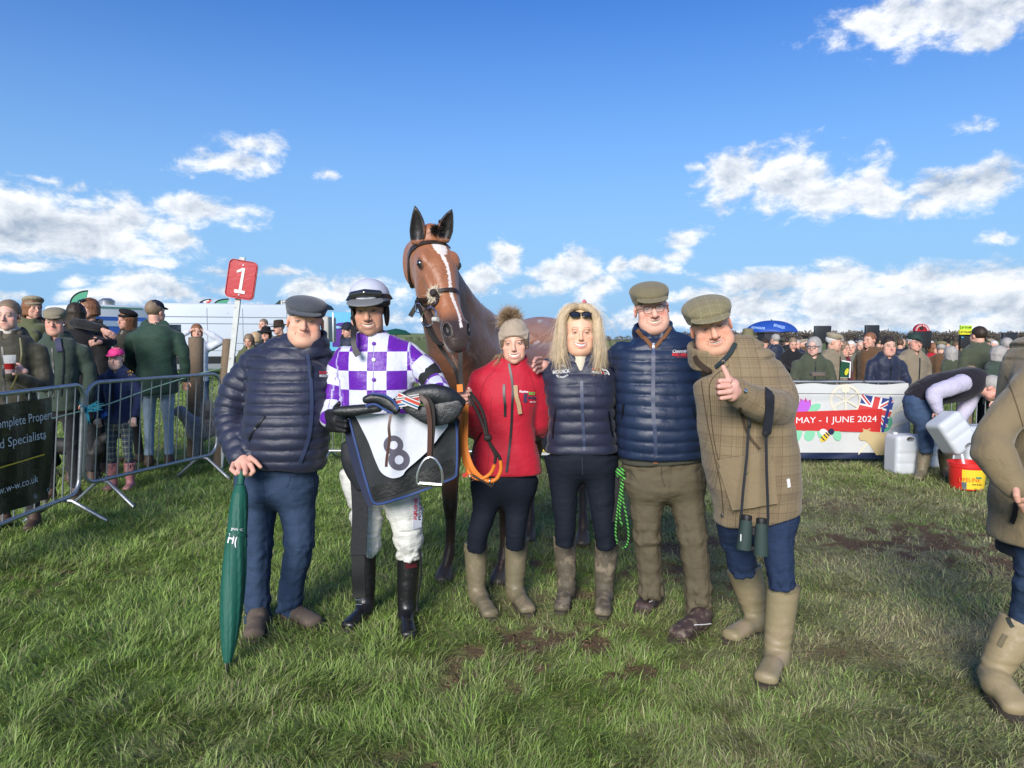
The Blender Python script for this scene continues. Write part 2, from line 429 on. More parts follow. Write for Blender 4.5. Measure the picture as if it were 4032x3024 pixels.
def smooth_mesh(V, Q, it=1, lam=.5):
    e = np.concatenate([Q[:, [0, 1]], Q[:, [1, 2]], Q[:, [2, 3]], Q[:, [3, 0]]])
    n = len(V)
    for _ in range(it):
        s = np.zeros_like(V); c = np.zeros(n)
        for k in range(3): s[:, k] = np.bincount(e[:, 0], V[e[:, 1], k], n) + np.bincount(e[:, 1], V[e[:, 0], k], n)
        c = np.bincount(e[:, 0], minlength=n) + np.bincount(e[:, 1], minlength=n)
        V = V + lam * (s / np.maximum(c, 1)[:, None] - V)
    return V
def normals(V, Q):
    fn = np.cross(V[Q[:, 2]] - V[Q[:, 0]], V[Q[:, 3]] - V[Q[:, 1]]); N = np.zeros_like(V)
    for i in range(4):
        for k in range(3): N[:, k] += np.bincount(Q[:, i], fn[:, k], len(V))
    return N / (np.linalg.norm(N, axis=1)[:, None] + 1e-12)
def vnoise(Pn, f, seed=0):
    """cheap smooth noise -1..1, vectorised: sum of warped sines"""
    x, y, z = (Pn * f).T; o = seed * 1.7
    a = np.sin(x * 1.0 + 1.3 * np.sin(y * 1.7 + o) + o) + np.sin(y * 1.3 + 1.1 * np.sin(z * 1.9 + 2 * o) + 1 + o) + np.sin(z * 1.1 + 1.2 * np.sin(x * 1.5 - o) + 2)
    b = np.sin(x * 2.3 - 1.7 * np.sin(z * 2.9) + o) + np.sin(y * 2.9 + 1.4 * np.sin(x * 2.1) - o) + np.sin(z * 2.5 + 1.5 * np.sin(y * 2.3 + o))
    return a / 3 * .65 + b / 3 * .35
def sm_chain(pts, *cols, n=3):
    """Catmull-Rom subdivision of stations"""
    Pn = np.array([list(p) for p in pts], float); m = len(Pn)
    A = np.concatenate([Pn] + [np.array(c, float)[:, None] for c in cols], 1)
    out = []
    for i in range(m - 1):
        p0, p1, p2, p3 = A[max(i - 1, 0)], A[i], A[i + 1], A[min(i + 2, m - 1)]
        for j in range(n):
            t = j / n; out.append(.5 * (2 * p1 + (p2 - p0) * t + (2 * p0 - 5 * p1 + 4 * p2 - p3) * t * t + (3 * p1 - p0 - 3 * p2 + p3) * t ** 3))
    out.append(A[-1]); A = np.array(out)
    return [A[:, :3]] + [list(A[:, 3 + i]) for i in range(len(cols))]
def chain_coord(V, chains):
    """chains: list of (pts, w, kind) -> which, along, angle, for each vertex"""
    best = np.full(len(V), 1e9); which = np.zeros(len(V), int); al = np.zeros(len(V)); ang = np.zeros(len(V))
    for ci, (pts, w, side) in enumerate(chains):
        L = 0.
        for i in range(len(pts) - 1):
            a = np.array(pts[i], float); b = np.array(pts[i + 1], float); ab = b - a; l = max(np.linalg.norm(ab), 1e-6); t0 = ab / l
            X = V - a; t = np.clip(X @ t0 / l, 0, 1); D = X - np.outer(t * l, t0); ww = w[i] + (w[i + 1] - w[i]) * t
            d = np.linalg.norm(D, axis=1) / ww
            m = d < best; best[m] = d[m]; which[m] = ci; al[m] = (L + t * l)[m]
            u0 = np.array(side, float); u0 = u0 - t0 * (u0 @ t0); u0 /= np.linalg.norm(u0) + 1e-9; v0 = np.cross(t0, u0)
            ang[m] = np.arctan2(D @ v0, D @ u0)[m]
            L += l
    return which, al, ang
def bvh_of(objs):
    vs, fs = [], []
    for o in (objs if isinstance(objs, (list, tuple)) else [objs]):
        mw = np.array(root_base(o)); n = len(vs)
        vs += [Vector(v.co) + Vector(mw) for v in o.data.vertices]
        fs += [[i + n for i in p.vertices] for p in o.data.polygons]
    return BVHTree.FromPolygons(vs, fs)
CAMP = Vector((0, 0, CAMH))
def on(bv, px, py, off=.004, fallback=None):
    """where the sight line of a photo pixel meets a surface"""
    r = ray(px, py).normalized(); h = bv.ray_cast(CAMP, r)
    if h[0] is None:
        if fallback is None: return None, None
        return P(px, py, fallback), Vector((0, -1, 0))
    n = h[1]
    if n.dot(r) > 0: n = -n
    return h[0] + n * off, n
def dense(pts, n=5):
    out = []
    for i in range(len(pts) - 1):
        for j in range(n):
            t = j / n; out.append(tuple(a + (b - a) * t for a, b in zip(pts[i], pts[i + 1])))
    out.append(tuple(pts[-1])); return out
def spline(pts, n=6):
    A = sm_chain([(p[0], p[1], p[2] if len(p) > 2 else 0) for p in pts], n=n)[0]; return [tuple(a) for a in A]
def strap_on(mb, bv, pts, w, off=.003, th=.004, fallback=None, curve=True):
    """lay a strap over a surface along photo-pixel points"""
    q = spline([(a, b, 0) for a, b in pts], 6) if curve else dense([(a, b, 0) for a, b in pts], 6)
    P3, N3 = [], []
    for a in q:
        p, n = on(bv, a[0], a[1], off, fallback)
        if p is not None: P3.append(p); N3.append(n)
    if len(P3) > 1: mb.ribbon(P3, w, N3, th)
    return P3
def text_mesh(txt, size, bold=0., shear=0., spacing=1.):
    cu = bpy.data.curves.new('t', 'FONT'); cu.body = txt; cu.size = size; cu.align_x = 'CENTER'; cu.align_y = 'CENTER'; cu.offset = bold; cu.shear = shear; cu.space_character = spacing; cu.resolution_u = 3
    o = bpy.data.objects.new('t', cu); COL.objects.link(o)
    dg = bpy.context.evaluated_depsgraph_get(); me = bpy.data.meshes.new_from_object(o.evaluated_get(dg))
    V = np.array([v.co[:] for v in me.vertices]); Fc = [list(p.vertices) for p in me.polygons]
    bpy.data.objects.remove(o); bpy.data.curves.remove(cu); bpy.data.meshes.remove(me)
    return V, Fc
def text_flat(name, txt, origin, ux, uy, width, m, parent, off=.003, bold=0., height=None, shear=0., th=0., **k):
    """text laid on a plane; width in metres"""
    V, Fc = text_mesh(txt, 1.0, bold, shear)
    w = V[:, 0].max() - V[:, 0].min(); sx = width / w; hh = V[:, 1].max() - V[:, 1].min(); sy = height / hh if height else sx
    cx, cy = (V[:, 0].max() + V[:, 0].min()) / 2, (V[:, 1].max() + V[:, 1].min()) / 2
    ux = np.array(Vector(ux).normalized()); uy = np.array(Vector(uy).normalized()); nn = np.cross(ux, uy)
    W = np.array(origin) + np.outer((V[:, 0] - cx) * sx, ux) + np.outer((V[:, 1] - cy) * sy, uy) + nn * off
    return mesh_np(name, W, Fc, m, parent, False, **k)
def text_on(name, txt, bv, px, py, wpx, m, parent, rot=0., hpx=None, bold=0., off=.004, fallback=4., shear=0., arc=None):
    """text printed on a curved garment: centre pixel, width in pixels"""
    V, Fc = text_mesh(txt, 1.0, bold, shear)
    w = V[:, 0].max() - V[:, 0].min(); hh = V[:, 1].max() - V[:, 1].min(); sx = wpx / w; sy = hpx / hh if hpx else sx
    X = (V[:, 0] - (V[:, 0].max() + V[:, 0].min()) / 2) * sx; Y = -(V[:, 1] - (V[:, 1].max() + V[:, 1].min()) / 2) * sy
    if arc:                      # bend round a circle of radius |arc| px: positive = smile
        th = X / abs(arc); rr = abs(arc) - Y * (1 if arc > 0 else -1) * -1
        if arc > 0: X, Y = (arc + Y) * np.sin(th), (arc + Y) * np.cos(th) - arc
        else: a = -arc; X, Y = (a - Y) * np.sin(th), a - (a - Y) * np.cos(th)
    c, s_ = math.cos(R(rot)), math.sin(R(rot)); PX = px + c * X - s_ * Y; PY = py + s_ * X + c * Y
    W = []
    for a, b in zip(PX, PY):
        p, n = on(bv, a, b, off, fallback); W.append(p[:])
    return mesh_np(name, np.array(W), Fc, m, parent, False)
def fur_ball(name, c, r, n, m, parent, ln=.5, seed=3, sq=(1, 1, 1), w=.0016, col=None, wind=(0, 0, 0)):
    rg = np.random.default_rng(seed); d = rg.normal(size=(n, 3)); d /= np.linalg.norm(d, axis=1)[:, None]
    b = np.array(c) + d * r * .35 * np.array(sq); j = rg.normal(size=(n, 3)) * .28; dd = d + j; L = r * (1 - .35) * (1 + rg.normal(size=(n, 1)) * .2)
    tip = b + dd * L * np.array(sq) + np.array(wind) * r; mid = (b + tip) / 2 + rg.normal(size=(n, 3)) * r * .05
    s_ = np.cross(dd, rg.normal(size=(n, 3))); s_ /= np.linalg.norm(s_, axis=1)[:, None]
    V = np.stack([b - s_ * w, b + s_ * w, mid + s_ * w, mid - s_ * w, tip, tip], 1).reshape(-1, 3)
    i = np.arange(n)[:, None] * 6; Q = np.concatenate([i + [0, 1, 2, 3], i + [3, 2, 4, 5]])
    return mesh_np(name, V, Q, m, parent, True)
def wisps(name, parent, guides, m, n=30, spread=.012, w=.0009, seed=1):
    rg = np.random.default_rng(seed); Vs = []; Qs = []; k = 0
    for gd in guides:
        g0 = sm_chain(gd[0], n=4)[0]; cnt = int(n * (gd[1] if len(gd) > 1 else 1)); sp = gd[2] if len(gd) > 2 else spread; m0 = len(g0); t = np.linspace(0, 1, m0)[:, None]
        for _ in range(cnt):
            o = rg.normal(size=3) * sp; o2 = rg.normal(size=3) * sp * 1.1; L = rg.uniform(.72, 1.05)
            wv = np.sin(t * rg.uniform(4, 10) + rg.uniform(0, 6)) * rg.normal(size=3) * sp * .25
            g = g0[0] + (sm_pts(g0, t * L) - g0[0]) + o * (.45 + .55 * t) + o2 * t * t + wv
            tn = np.gradient(g, axis=0); sd = np.cross(tn, rg.normal(size=3)); sd /= np.linalg.norm(sd, axis=1)[:, None] + 1e-9
            ww = w * (1.1 - t * .8)
            Vs.append(np.concatenate([g - sd * ww, g + sd * ww])); i = np.arange(m0 - 1)
            Qs.append(np.stack([i, i + 1, i + 1 + m0, i + m0], 1) + k); k += 2 * m0
    return mesh_np(name, np.concatenate(Vs), np.concatenate(Qs), m, parent, True)
def sm_pts(g, t):
    f = np.clip(t[:, 0], 0, 1) * (len(g) - 1); i = np.minimum(f.astype(int), len(g) - 2); a = (f - i)[:, None]; return g[i] * (1 - a) + g[i + 1] * a
# ------------------------------------------------------------------ ground: one sheet to the horizon
MUD = [(3500, 2085, .30, .9), (3660, 2140, .36, 1), (3860, 2100, .32, .9), (3960, 2230, .25, .8), (3380, 2130, .28, .8), (3560, 2170, .22, .9), (3750, 2195, .3, .7), (2150, 2560, .34, .8), (2040, 2620, .3, .7), (2230, 2640, .25, .6), (2350, 2500, .22, .6), (2300, 2340, .25, .6),
       (2720, 2150, .4, .9), (2620, 2250, .3, .7), (1830, 2680, .2, .4), (2080, 2230, .25, .6), (820, 1700, .9, .6), (640, 1760, .6, .5), (2560, 2640, .2, .5), (3300, 2560, .22, .35), (2900, 2330, .3, .5), (200, 2280, .5, .45), (3200, 1990, .5, .4), (1700, 2990, .2, .4)]
MUDW = [(G(a, b)[0], G(a, b)[1], r, w) for a, b, r, w in MUD]
def fbm2(x, y, f, seed=0):
    P3 = np.stack([x, y, np.full_like(x, seed * 1.3)], 1); return vnoise2(P3 * f, seed)
def vnoise2(q, seed):
    def h(ix, iy): 
        n = (ix * 374761393 + iy * 668265263 + seed * 1442695041) & 0xffffffff; n = ((n ^ (n >> 13)) * 1274126177) & 0xffffffff; return ((n ^ (n >> 16)) & 0xffff) / 65535.0
    out = 0; amp = 1; tot = 0; x, y = q[:, 0], q[:, 1]
    for o in range(4):
        ix = np.floor(x).astype(np.int64); iy = np.floor(y).astype(np.int64); fx = x - ix; fy = y - iy; fx = fx * fx * (3 - 2 * fx); fy = fy * fy * (3 - 2 * fy)
        v = (h(ix, iy) * (1 - fx) + h(ix + 1, iy) * fx) * (1 - fy) + (h(ix, iy + 1) * (1 - fx) + h(ix + 1, iy + 1) * fx) * fy
        out = out + v * amp; tot += amp; amp *= .5; x = x * 2.03 + 17; y = y * 2.03 + 31
    return out / tot
def mud_mask(x, y):
    m = np.zeros_like(x)
    nz = fbm2(x, y, 3.2, 3)
    for a, b, r, w in MUDW: m = np.maximum(m, w * np.exp(-(((x - a) / (r * 1.5)) ** 2 + ((y - b) / (r * .9)) ** 2)))
    wear = np.clip(fbm2(x, y, 1.1, 5) - .52, 0, 1) * 1.7 * np.clip((x + 1.2) / 1.6, 0.05, 1)
    nz2 = fbm2(x, y, 11, 4); return np.clip((m * 1.8 + wear) * np.clip(nz * 4.0 + nz2 * 6.5 - 4.85, 0, 1.2), 0, 1)
def gheight(x, y):
    near = np.clip(1.6 - np.hypot(x, y) / 16, 0, 1)
    m = mud_mask(x, y)
    return near * (.018 * (fbm2(x, y, 2.1, 1) - .5) + .022 * m * (fbm2(x, y, 14, 2) - .62)) - .004
def axis_pts(lo, hi, a, b, st):
    c = list(np.arange(a, b, st)); s = st; v = a
    L = []
    while v > lo: s *= 1.22; v -= s; L.append(max(v, lo))
    s = st; v = b; Rr = []
    while v < hi: Rr.append(min(v, hi)); s *= 1.22; v += s
    Rr.append(hi); return np.array(sorted(set(L + c + Rr)))
gx = axis_pts(-2500, 2500, -5.5, 5.5, .035); gy = axis_pts(-300, 4500, 1.6, 11, .035)
XX, YY = np.meshgrid(gx, gy, indexing='ij'); xf, yf = XX.ravel(), YY.ravel(); zf = gheight(xf, yf); mm_ = mud_mask(xf, yf)
nx_, ny_ = len(gx), len(gy); i_, j_ = np.meshgrid(np.arange(nx_ - 1), np.arange(ny_ - 1), indexing='ij'); b_ = (i_ * ny_ + j_).ravel()
Qg = np.stack([b_, b_ + ny_, b_ + ny_ + 1, b_ + 1], 1)
def tone(x, y):
    """how worn (0 lush .. 1 straw) the turf is"""
    w = np.clip(.46 + .42 * np.tanh((x - .75 + .10 * (y - 3)) * .9), 0, 1) * np.clip(1.3 - y / 14, .25, 1)
    return np.clip(w * .85 + .9 * (fbm2(x, y, 1.7, 9) - .5) + .35 * (fbm2(x, y, 7, 11) - .5), 0, 1)
LUSH, STRAW, SOIL = np.array((.215, .325, .072)), np.array((.400, .370, .205)), np.array((.118, .078, .046))
tn = tone(xf, yf)[:, None]
far = np.clip((np.hypot(xf, yf) - 14) / 40, 0, 1)[:, None]
cg = (LUSH * .72) * (1 - tn) + (STRAW * .62) * tn
cg = cg * (1 - far) + np.array((.135, .165, .050)) * far
cg = cg * (1 - mm_[:, None]) + SOIL * mm_[:, None]
gm = mat('turf', attr='Col', rough=.95, spec=.15, var=[(30, .35), (4, .2)], bump=(40, .03, 6), bump2=(9, .03, 4))
mesh_np('ground', np.stack([xf, yf, zf], 1), Qg, gm, None, True, col=cg, kind='structure')

def make_grass():
    rg = np.random.default_rng(5); N = 760000
    y = np.exp(rg.uniform(math.log(1.75), math.log(34), N)); x = rg.uniform(-.82, .82, N) * y
    x = x + 0; m = mud_mask(x, y); t = tone(x, y)
    keep = rg.uniform(size=N) > m * .88; cl = fbm2(x, y, 9, 21); keep &= rg.uniform(size=N) < np.clip(.62 + (cl - .42) * 2.4, .38, 1)
    x, y, m, t, cl = x[keep], y[keep], m[keep], t[keep], cl[keep]; n = len(x)
    z = gheight(x, y)
    L = rg.gamma(6, .0085, n) * (1.12 - .42 * t) * (1 + .8 * (cl - .5)) * (1 - .55 * m) * np.clip(.75 + y * .03, 0, 1.05)
    L *= np.where((y < 7.5) & (np.abs(x) < 3), .95, 1.1)
    dirn = 2 * math.pi * fbm2(x, y, 2.3, 31) * 2.4 + rg.normal(size=n) * .95; lean = np.clip(rg.normal(1.0, .35, n) + .25 * t, .1, 1.65)
    w = (.0011 + .00038 * y) * rg.uniform(.7, 1.3, n)
    dx, dy = np.cos(dirn), np.sin(dirn); h = L * np.cos(lean * .8); r = L * np.sin(lean)
    b = np.stack([x, y, z], 1); d = np.stack([dx, dy, 0 * dx], 1); sd = np.stack([-dy, dx, 0 * dx], 1)
    # turn blades so that they are not all edge on
    tw = rg.uniform(-.9, .9, n); sd = sd * np.cos(tw)[:, None] + d * np.sin(tw)[:, None]
    up = np.array((0, 0, 1.))
    mid = b + d * (r * .38)[:, None] + up * (h * .62)[:, None]; tip = b + d * r[:, None] + up * (h * rg.uniform(.75, 1.02, n))[:, None]
    W = (sd * w[:, None])
    V = np.stack([b - W, b + W, mid + W * .8, mid - W * .8, tip + W * .12, tip - W * .12], 1).reshape(-1, 3)
    i = (np.arange(n) * 6)[:, None]; Q = np.concatenate([i + [0, 1, 2, 3], i + [3, 2, 4, 5]], 0)
    tt = np.clip(t + rg.normal(0, .28, n), 0, 1)[:, None]; dead = (rg.uniform(size=n) < .05 + .26 * t)[:, None]
    c = LUSH * (1 - tt) + STRAW * tt * .9 + np.array((.02, .05, .0)) * (1 - tt) * rg.uniform(-.6, 1, (n, 1)); c = np.where(dead, np.array((.26, .225, .13)), c) * rg.uniform(.62, 1.30, (n, 1))
    c = c * (1 - .5 * m[:, None]) + SOIL * .5 * m[:, None]
    c6 = np.repeat(c, 6, axis=0); c6 = c6.reshape(-1, 6, 3);  c6[:, 4:] *= 1.15; c6[:, 4:, 0] *= 1.08; c6 = c6.reshape(-1, 3)
    m_ = bpy.data.materials.new('grass_blades'); m_.use_nodes = True; tr = NT(m_.node_tree); pb = tr.n['Principled BSDF']
    a = tr.node('ShaderNodeAttribute', {'attribute_name': 'Col'}).outputs['Color']; tr.l.new(a, pb.inputs['Base Color']); pb.inputs['Roughness'].default_value = .5; pb.inputs['Specular IOR Level'].default_value = .35
    tl = tr.node('ShaderNodeBsdfTranslucent', None, {'Color': a}); mx = tr.node('ShaderNodeMixShader', None, {0: .28}); tr.l.new(pb.outputs[0], mx.inputs[1]); tr.l.new(tl.outputs[0], mx.inputs[2]); tr.l.new(mx.outputs[0], tr.n['Material Output'].inputs[0])
    mesh_np('grass', V, Q, m_, None, True, col=c6, label='short tufted winter grass, lush on the left and worn on the right', cat='grass', kind='stuff')
make_grass()
def make_clods():
    rg = np.random.default_rng(9); ico = bmesh.new(); bmesh.ops.create_icosphere(ico, subdivisions=1, radius=1); iv = np.array([v.co[:] for v in ico.verts]); ifc = np.array([[v.index for v in f.verts] for f in ico.faces]); ico.free()
    y = np.exp(rg.uniform(math.log(2.0), math.log(10), 60000)); x = rg.uniform(-.8, .8, len(y)) * y; m = mud_mask(x, y); k = rg.uniform(size=len(x)) < np.clip(m - .5, 0, 1) * .35; x, y = x[k], y[k]; n = len(x); z = gheight(x, y)
    r = np.minimum(rg.gamma(2, .0035, n) + .002, .012); V = iv[None] * (1 + rg.normal(size=(n, len(iv), 1)) * .34) * r[:, None, None] * np.array((1.4, 1.3, .5)) + np.stack([x, y, z + r * .2], 1)[:, None]
    F = (ifc[None] + (np.arange(n) * len(iv))[:, None, None]).reshape(-1, 3); c = np.repeat(SOIL * rg.uniform(.6, 1.5, (n, 1)), len(iv), axis=0)
    mesh_np('mud_clods', V.reshape(-1, 3), F, gm, None, True, col=c, label='crumbs of brown churned mud lying in the worn patches', cat='mud', kind='stuff')
make_clods()
# far fields rising to the horizon, and bare winter woods
def hill(name, x0, x1, d0, zt, c, seed):
    V, Q, k = [], [], 60
    for i in range(k + 1):
        x = x0 + (x1 - x0) * i / k; h = zt * (.55 + .45 * math.sin(i / k * math.pi)) * (1 + .12 * math.sin(i * .7 + seed))
        for j, (dy, hz) in enumerate(((0, -.5), (40, h * .6), (90, h), (160, h * .7), (240, -2))): V.append((x, d0 + dy, hz))
    for i in range(k):
        for j in range(4): b = i * 5 + j; Q.append([b, b + 5, b + 6, b + 1])
    mesh_np(name, np.array(V), np.array(Q), mat(name + str(seed), c, rough=.95, var=(.02, .15)), None, kind='structure')
hill('hill', -420, 40, 700, 9.5, (.16, .20, .075), 1)
hill('field', 40, 900, 640, 2.2, (.13, .15, .07), 2)
def wood(label, pts, h, seed, col, n_tree, group=None):
    rg = np.random.default_rng(seed); Vs, Qs, Cs, k = [], [], [], 0
    for i in range(n_tree):
        u = (i + rg.uniform(0, 1)) / n_tree; x, y = pts[0][0] + (pts[1][0] - pts[0][0]) * u, pts[0][1] + (pts[1][1] - pts[0][1]) * u + rg.normal() * 8
        H = h * rg.uniform(.7, 1.1); W = H * rg.uniform(.5, .8); n = 130
        a = rg.normal(size=(n, 3)); a /= np.linalg.norm(a, axis=1)[:, None]; rr = rg.uniform(.3, 1, (n, 1)) ** .5
        c = np.array((x, y, H * .5)) + a * rr * np.array((W, W, H * .5)); c = np.concatenate([c, np.stack([x + rg.normal(size=20) * W * .7, np.full(20, y), rg.uniform(0, H * .3, 20)], 1)])
        d = a * .5 + np.array((0, 0, .7)); d = np.concatenate([d, np.tile((0, 0, 1.), (20, 1))]); L = rg.uniform(.25, .7, (len(c), 1)) * H * .22; s = np.cross(d, rg.normal(size=d.shape)); s /= np.linalg.norm(s, axis=1)[:, None]; wd = H * rg.uniform(.03, .09, (len(c), 1))
        V = np.stack([c - s * wd, c + s * wd, c + d * L + s * wd * .4, c + d * L - s * wd * .4], 1).reshape(-1, 3); j = np.arange(len(c))[:, None] * 4
        Vs.append(V); Qs.append(j + np.array([0, 1, 2, 3]) + k); k += len(V); Cs.append(np.repeat(np.array(col) * rg.uniform(.6, 1.4, (len(c), 1)), 4, axis=0))
    mesh_np('wood', np.concatenate(Vs), np.concatenate(Qs), mat('bare_wood', attr='Col', rough=.95), None, False, col=np.concatenate(Cs), label=label, cat='woodland', kind='stuff')
wood('bare grey brown winter wood along the horizon on the right', ((115, 470), (420, 470)), 6.5, 3, (.10, .085, .070), 300)
wood('low hedge and trees on the green hill behind the horse', ((-105, 700), (75, 690)), 3.6, 5, (.075, .065, .045), 40)
wood('distant hedge line behind the blonde woman and tall man', ((40, 560), (130, 520)), 4.2, 6, (.08, .07, .05), 40)

# ------------------------------------------------------------------ barriers, posts, sign
galv = mat('galvanised_steel', (.36, .38, .40), rough=.42, metal=.75, var=(18, .3), bump=(50, .002, 4), mud=(7, .62, .8, (.20, .15, .10)))
def arc_frame(A, B, zt, zb, r=.12, lean=(0, 0)):
    A = Vector((*A, 0)); B = Vector((*B, 0)); u = (B - A).normalized(); L = (B - A).length; lv = Vector((*lean, 0))
    def pt(s, z): return A + u * s + Vector((0, 0, z)) + lv * ((zt - z) / (zt - zb))
    pts = []
    for cx, cz, a0 in ((L - r, zt - r, 0), (r, zt - r, 90), (r, zb + r, 180), (L - r, zb + r, 270)):
        for k in range(7): a = R(a0 + 90 * k / 6); pts.append(pt(cx + r * math.cos(a), cz + r * math.sin(a)))
    return pts, pt, L
def barrier(label, A, B, zt, zb, lean=(0, 0), group='steel crowd barriers round the paddock', nb=None, feet=True):
    t = empty('crowd_barrier', (*A, 0), label, 'barrier', group)
    pts, pt, L = arc_frame(A, B, zt, zb, .13, lean); mb = MB(); mb.tube(pts, .0185, 10, closed=True); mb.build('frame', galv, t)
    nb = nb or int(L / .125)
    for i in range(1, nb):
        mb = MB(); mb.tube([pt(L * i / nb, zb), pt(L * i / nb, zt)], .0055, 6); mb.build('bar', galv, t)
    if feet:
        u = (Vector((*B, 0)) - Vector((*A, 0))).normalized(); n = Vector((-u.y, u.x, 0))
        for s in (.22, L - .22):
            mb = MB(); c = pt(s, zb); mb.tube([c + n * .34 + Vector((0, 0, .015 - c.z)), c + n * .06 - Vector((0, 0, .02)), c - n * .06 - Vector((0, 0, .02)), c - n * .34 + Vector((0, 0, .015 - c.z))], .016, 8); mb.build('foot', galv, t)
    return t, pt, L
b1, pt1, L1 = barrier('galvanised barrier at the left edge carrying a black banner', (-3.56, 3.95), (-3.70, 6.12), 1.16, .21, (-.08, 0))
b2, pt2, L2 = barrier('galvanised barrier in front of the girl in the pink cap', (-3.78, 6.30), (-3.30, 8.02), 1.16, .25, (-.07, 0))
for lb, a, b in (('steel barrier just visible behind the saddle and jockey', 1225, 1915), ('steel barrier half hidden behind the two young women', 1930, 2630), ('steel barrier under the white festival banner', 2882, 3584)):
    barrier(lb, (P(a, 1500, 8.85)[0], 8.85), (P(b, 1500, 8.78)[0], 8.78), 1.02, .15)
barrier('bare steel barrier behind the man pouring water', (P(3615, 1500, 9.1)[0], 9.1), (P(4330, 1500, 9.6)[0], 9.6), 1.04, .15)
# black banner
ban = empty('banner', (-3.62, 5.0, .3), 'black property banner with white lettering tied to the left barrier', 'banner')
black_pvc = mat('black_pvc', (.012, .012, .013), rough=.38, bump=(9, .03, 3), bump2=(40, .004, 3), spec=.5)
V, Q = [], []; nu, nv = 70, 30; zz0, zz1 = .27, 1.09
for i in range(nu + 1):
    for j in range(nv + 1):
        s = .02 + (1.66) * i / nu; v = j / nv; sag = .018 * math.sin(i * .9) * (1 - v) * v * 2; p = pt1(s, zz0 + (zz1 - zz0) * v + (.02 * math.sin(math.pi * i / nu) if v < .1 else 0)); V.append((p.x + .026 + .012 * math.sin(i * .35 + v * 5) + sag, p.y, p.z))
for i in range(nu):
    for j in range(nv): b = i * (nv + 1) + j; Q.append([b, b + nv + 1, b + nv + 2, b + 1])
n0 = len(V); V2 = np.array(V); V3 = V2 - np.array((.003, 0, 0)); bsheet = mesh_np('sheet', np.concatenate([V2, V3]), np.concatenate([np.array(Q), np.array(Q)[:, ::-1] + n0]), black_pvc, ban)
wp = mat('white_print', (.75, .75, .75), rough=.5); yp = mat('yellow_print', (.75, .50, .03), rough=.5)
def btxt(tx, y1, z, w, h): 
    c = pt1(y1 - 3.95 - w / 2, z); text_flat('lettering', tx, (c.x + .042, c.y, c.z), (-.064, 1, 0), (0.0, 0, 1), w, wp, ban, height=h, bold=-.003)
btxt('Complete Propert', 5.60, .945, .74, .090); btxt('and Specialists', 5.52, .80, .66, .090); btxt('www.w-w.co.uk', 5.44, .475, .60, .055)
mb = MB(); mb.ribbon([pt1(.55, .64) + Vector((.043, 0, 0)), pt1(1.0, .64) + Vector((.045, 0, 0)), pt1(1.56, .65) + Vector((.046, 0, 0))], .010, (1, 0, 0), .002); mb.build('underline', yp, ban)
for s in (.5, .95, 1.4, 1.66):
    mb = MB(); c = pt1(s, 1.13); mb.tube([c + Vector((.03 * math.cos(a), 0, .035 * math.sin(a))) for a in np.linspace(0, 2 * math.pi, 12, endpoint=False)], .003, 5, closed=True); mb.build('cable_tie', blackl if 'blackl' in globals() else black_pvc, ban)
for s, z in ((1.55, .78), (1.47, .34), (1.64, .35)):
    mb = MB(); c = pt1(s, z); mb.tube([c + Vector((.042, .014 * math.cos(a), .014 * math.sin(a))) for a in np.linspace(0, 2 * math.pi, 12, endpoint=False)], .0035, 5, closed=True); mb.build('eyelet', galv, ban)
# rope
rope = empty('string', pt2(0, .95), 'pale green twine stretched along the left barriers and knotted with blue baling twine', 'string')
pl = mat('green_twine', (.30, .46, .36), rough=.8, bump=(300, .002, 2)); bt_ = mat('blue_twine', (.05, .45, .62), rough=.7)
K = P(338, 1614, 6.18)
mb = MB(); L = [P(-260, 1765, 4.4), P(0, 1712, 5.0), P(160, 1660, 5.6), K]; mb.tube(L, .006, 6); mb.build('strand', pl, rope)
mb = MB(); mb.tube([K, P(430, 1590, 6.6), P(600, 1528, 7.3), P(760, 1478, 8.0), P(884, 1446, 8.4)], .0065, 6); mb.build('strand', pl, rope)
mb = MB(); mb.box(K, (.05, .05, .05), bev=.015); mb.build('knot', bt_, rope)
wisps('frayed_ends', rope, [([K, P(360, 1600, 6.1), P(395, 1590, 6.1)], 1), ([K, P(325, 1600, 6.1), P(308, 1580, 6.1)], 1), ([K, P(345, 1640, 6.1), P(350, 1668, 6.1)], .8), ([K, P(370, 1612, 6.1), P(400, 1606, 6.1)], .8)], bt_, 26, .010, .0014, seed=3)
# wooden posts with wire
wood_m = mat('weathered_wood', (.17, .125, .085), rough=.95, var=[(6, .25), (40, .25)], bump=(60, .010, 5, (1, 1, .08)))
def post(label, top, foot, r, d2=None):
    t = empty('fence_post', foot, label, 'post', 'round wooden fence posts'); a, b = Vector(foot), Vector(top)
    mb = MB(); mb.tube([a + Vector((0, 0, -.05)), a.lerp(b, .5), b - (b - a).normalized() * .012, b], [r * 1.05, r, r * .99, r * .9], 20); mb.build('pole', wood_m, t)
    mb = MB(); mb.lathe(b, [(r * .9, 0), (r * .5, .006), (.001, .008)], 20); mb.build('end_grain', mat('end_grain', (.10, .12, .06), rough=.95, var=(60, .3)), t); return t
post('round wooden post in front of the woman holding her head', P(772, 1328, 9.3), G(768, 1797), .095)
post('round wooden post beside the red number sign', P(897, 1336, 8.42), G(856, 1850), .056)
post('round wooden post behind the man pouring water', P(3822, 1444, 9.6), G(3795, 1800), .062)
post('low wooden post behind the girl in the pink cap', P(418, 1560, 8.6), G(418, 1810), .075)
wf = empty('wire_fence', G(768, 1797), 'sagging stock wire fence strung between the wooden posts', 'fence'); wm = mat('wire', (.22, .22, .22), rough=.5, metal=.8)
A0, B0 = G(856, 1850), G(768, 1797); C0 = Vector((-5.2, 9.4, 0))
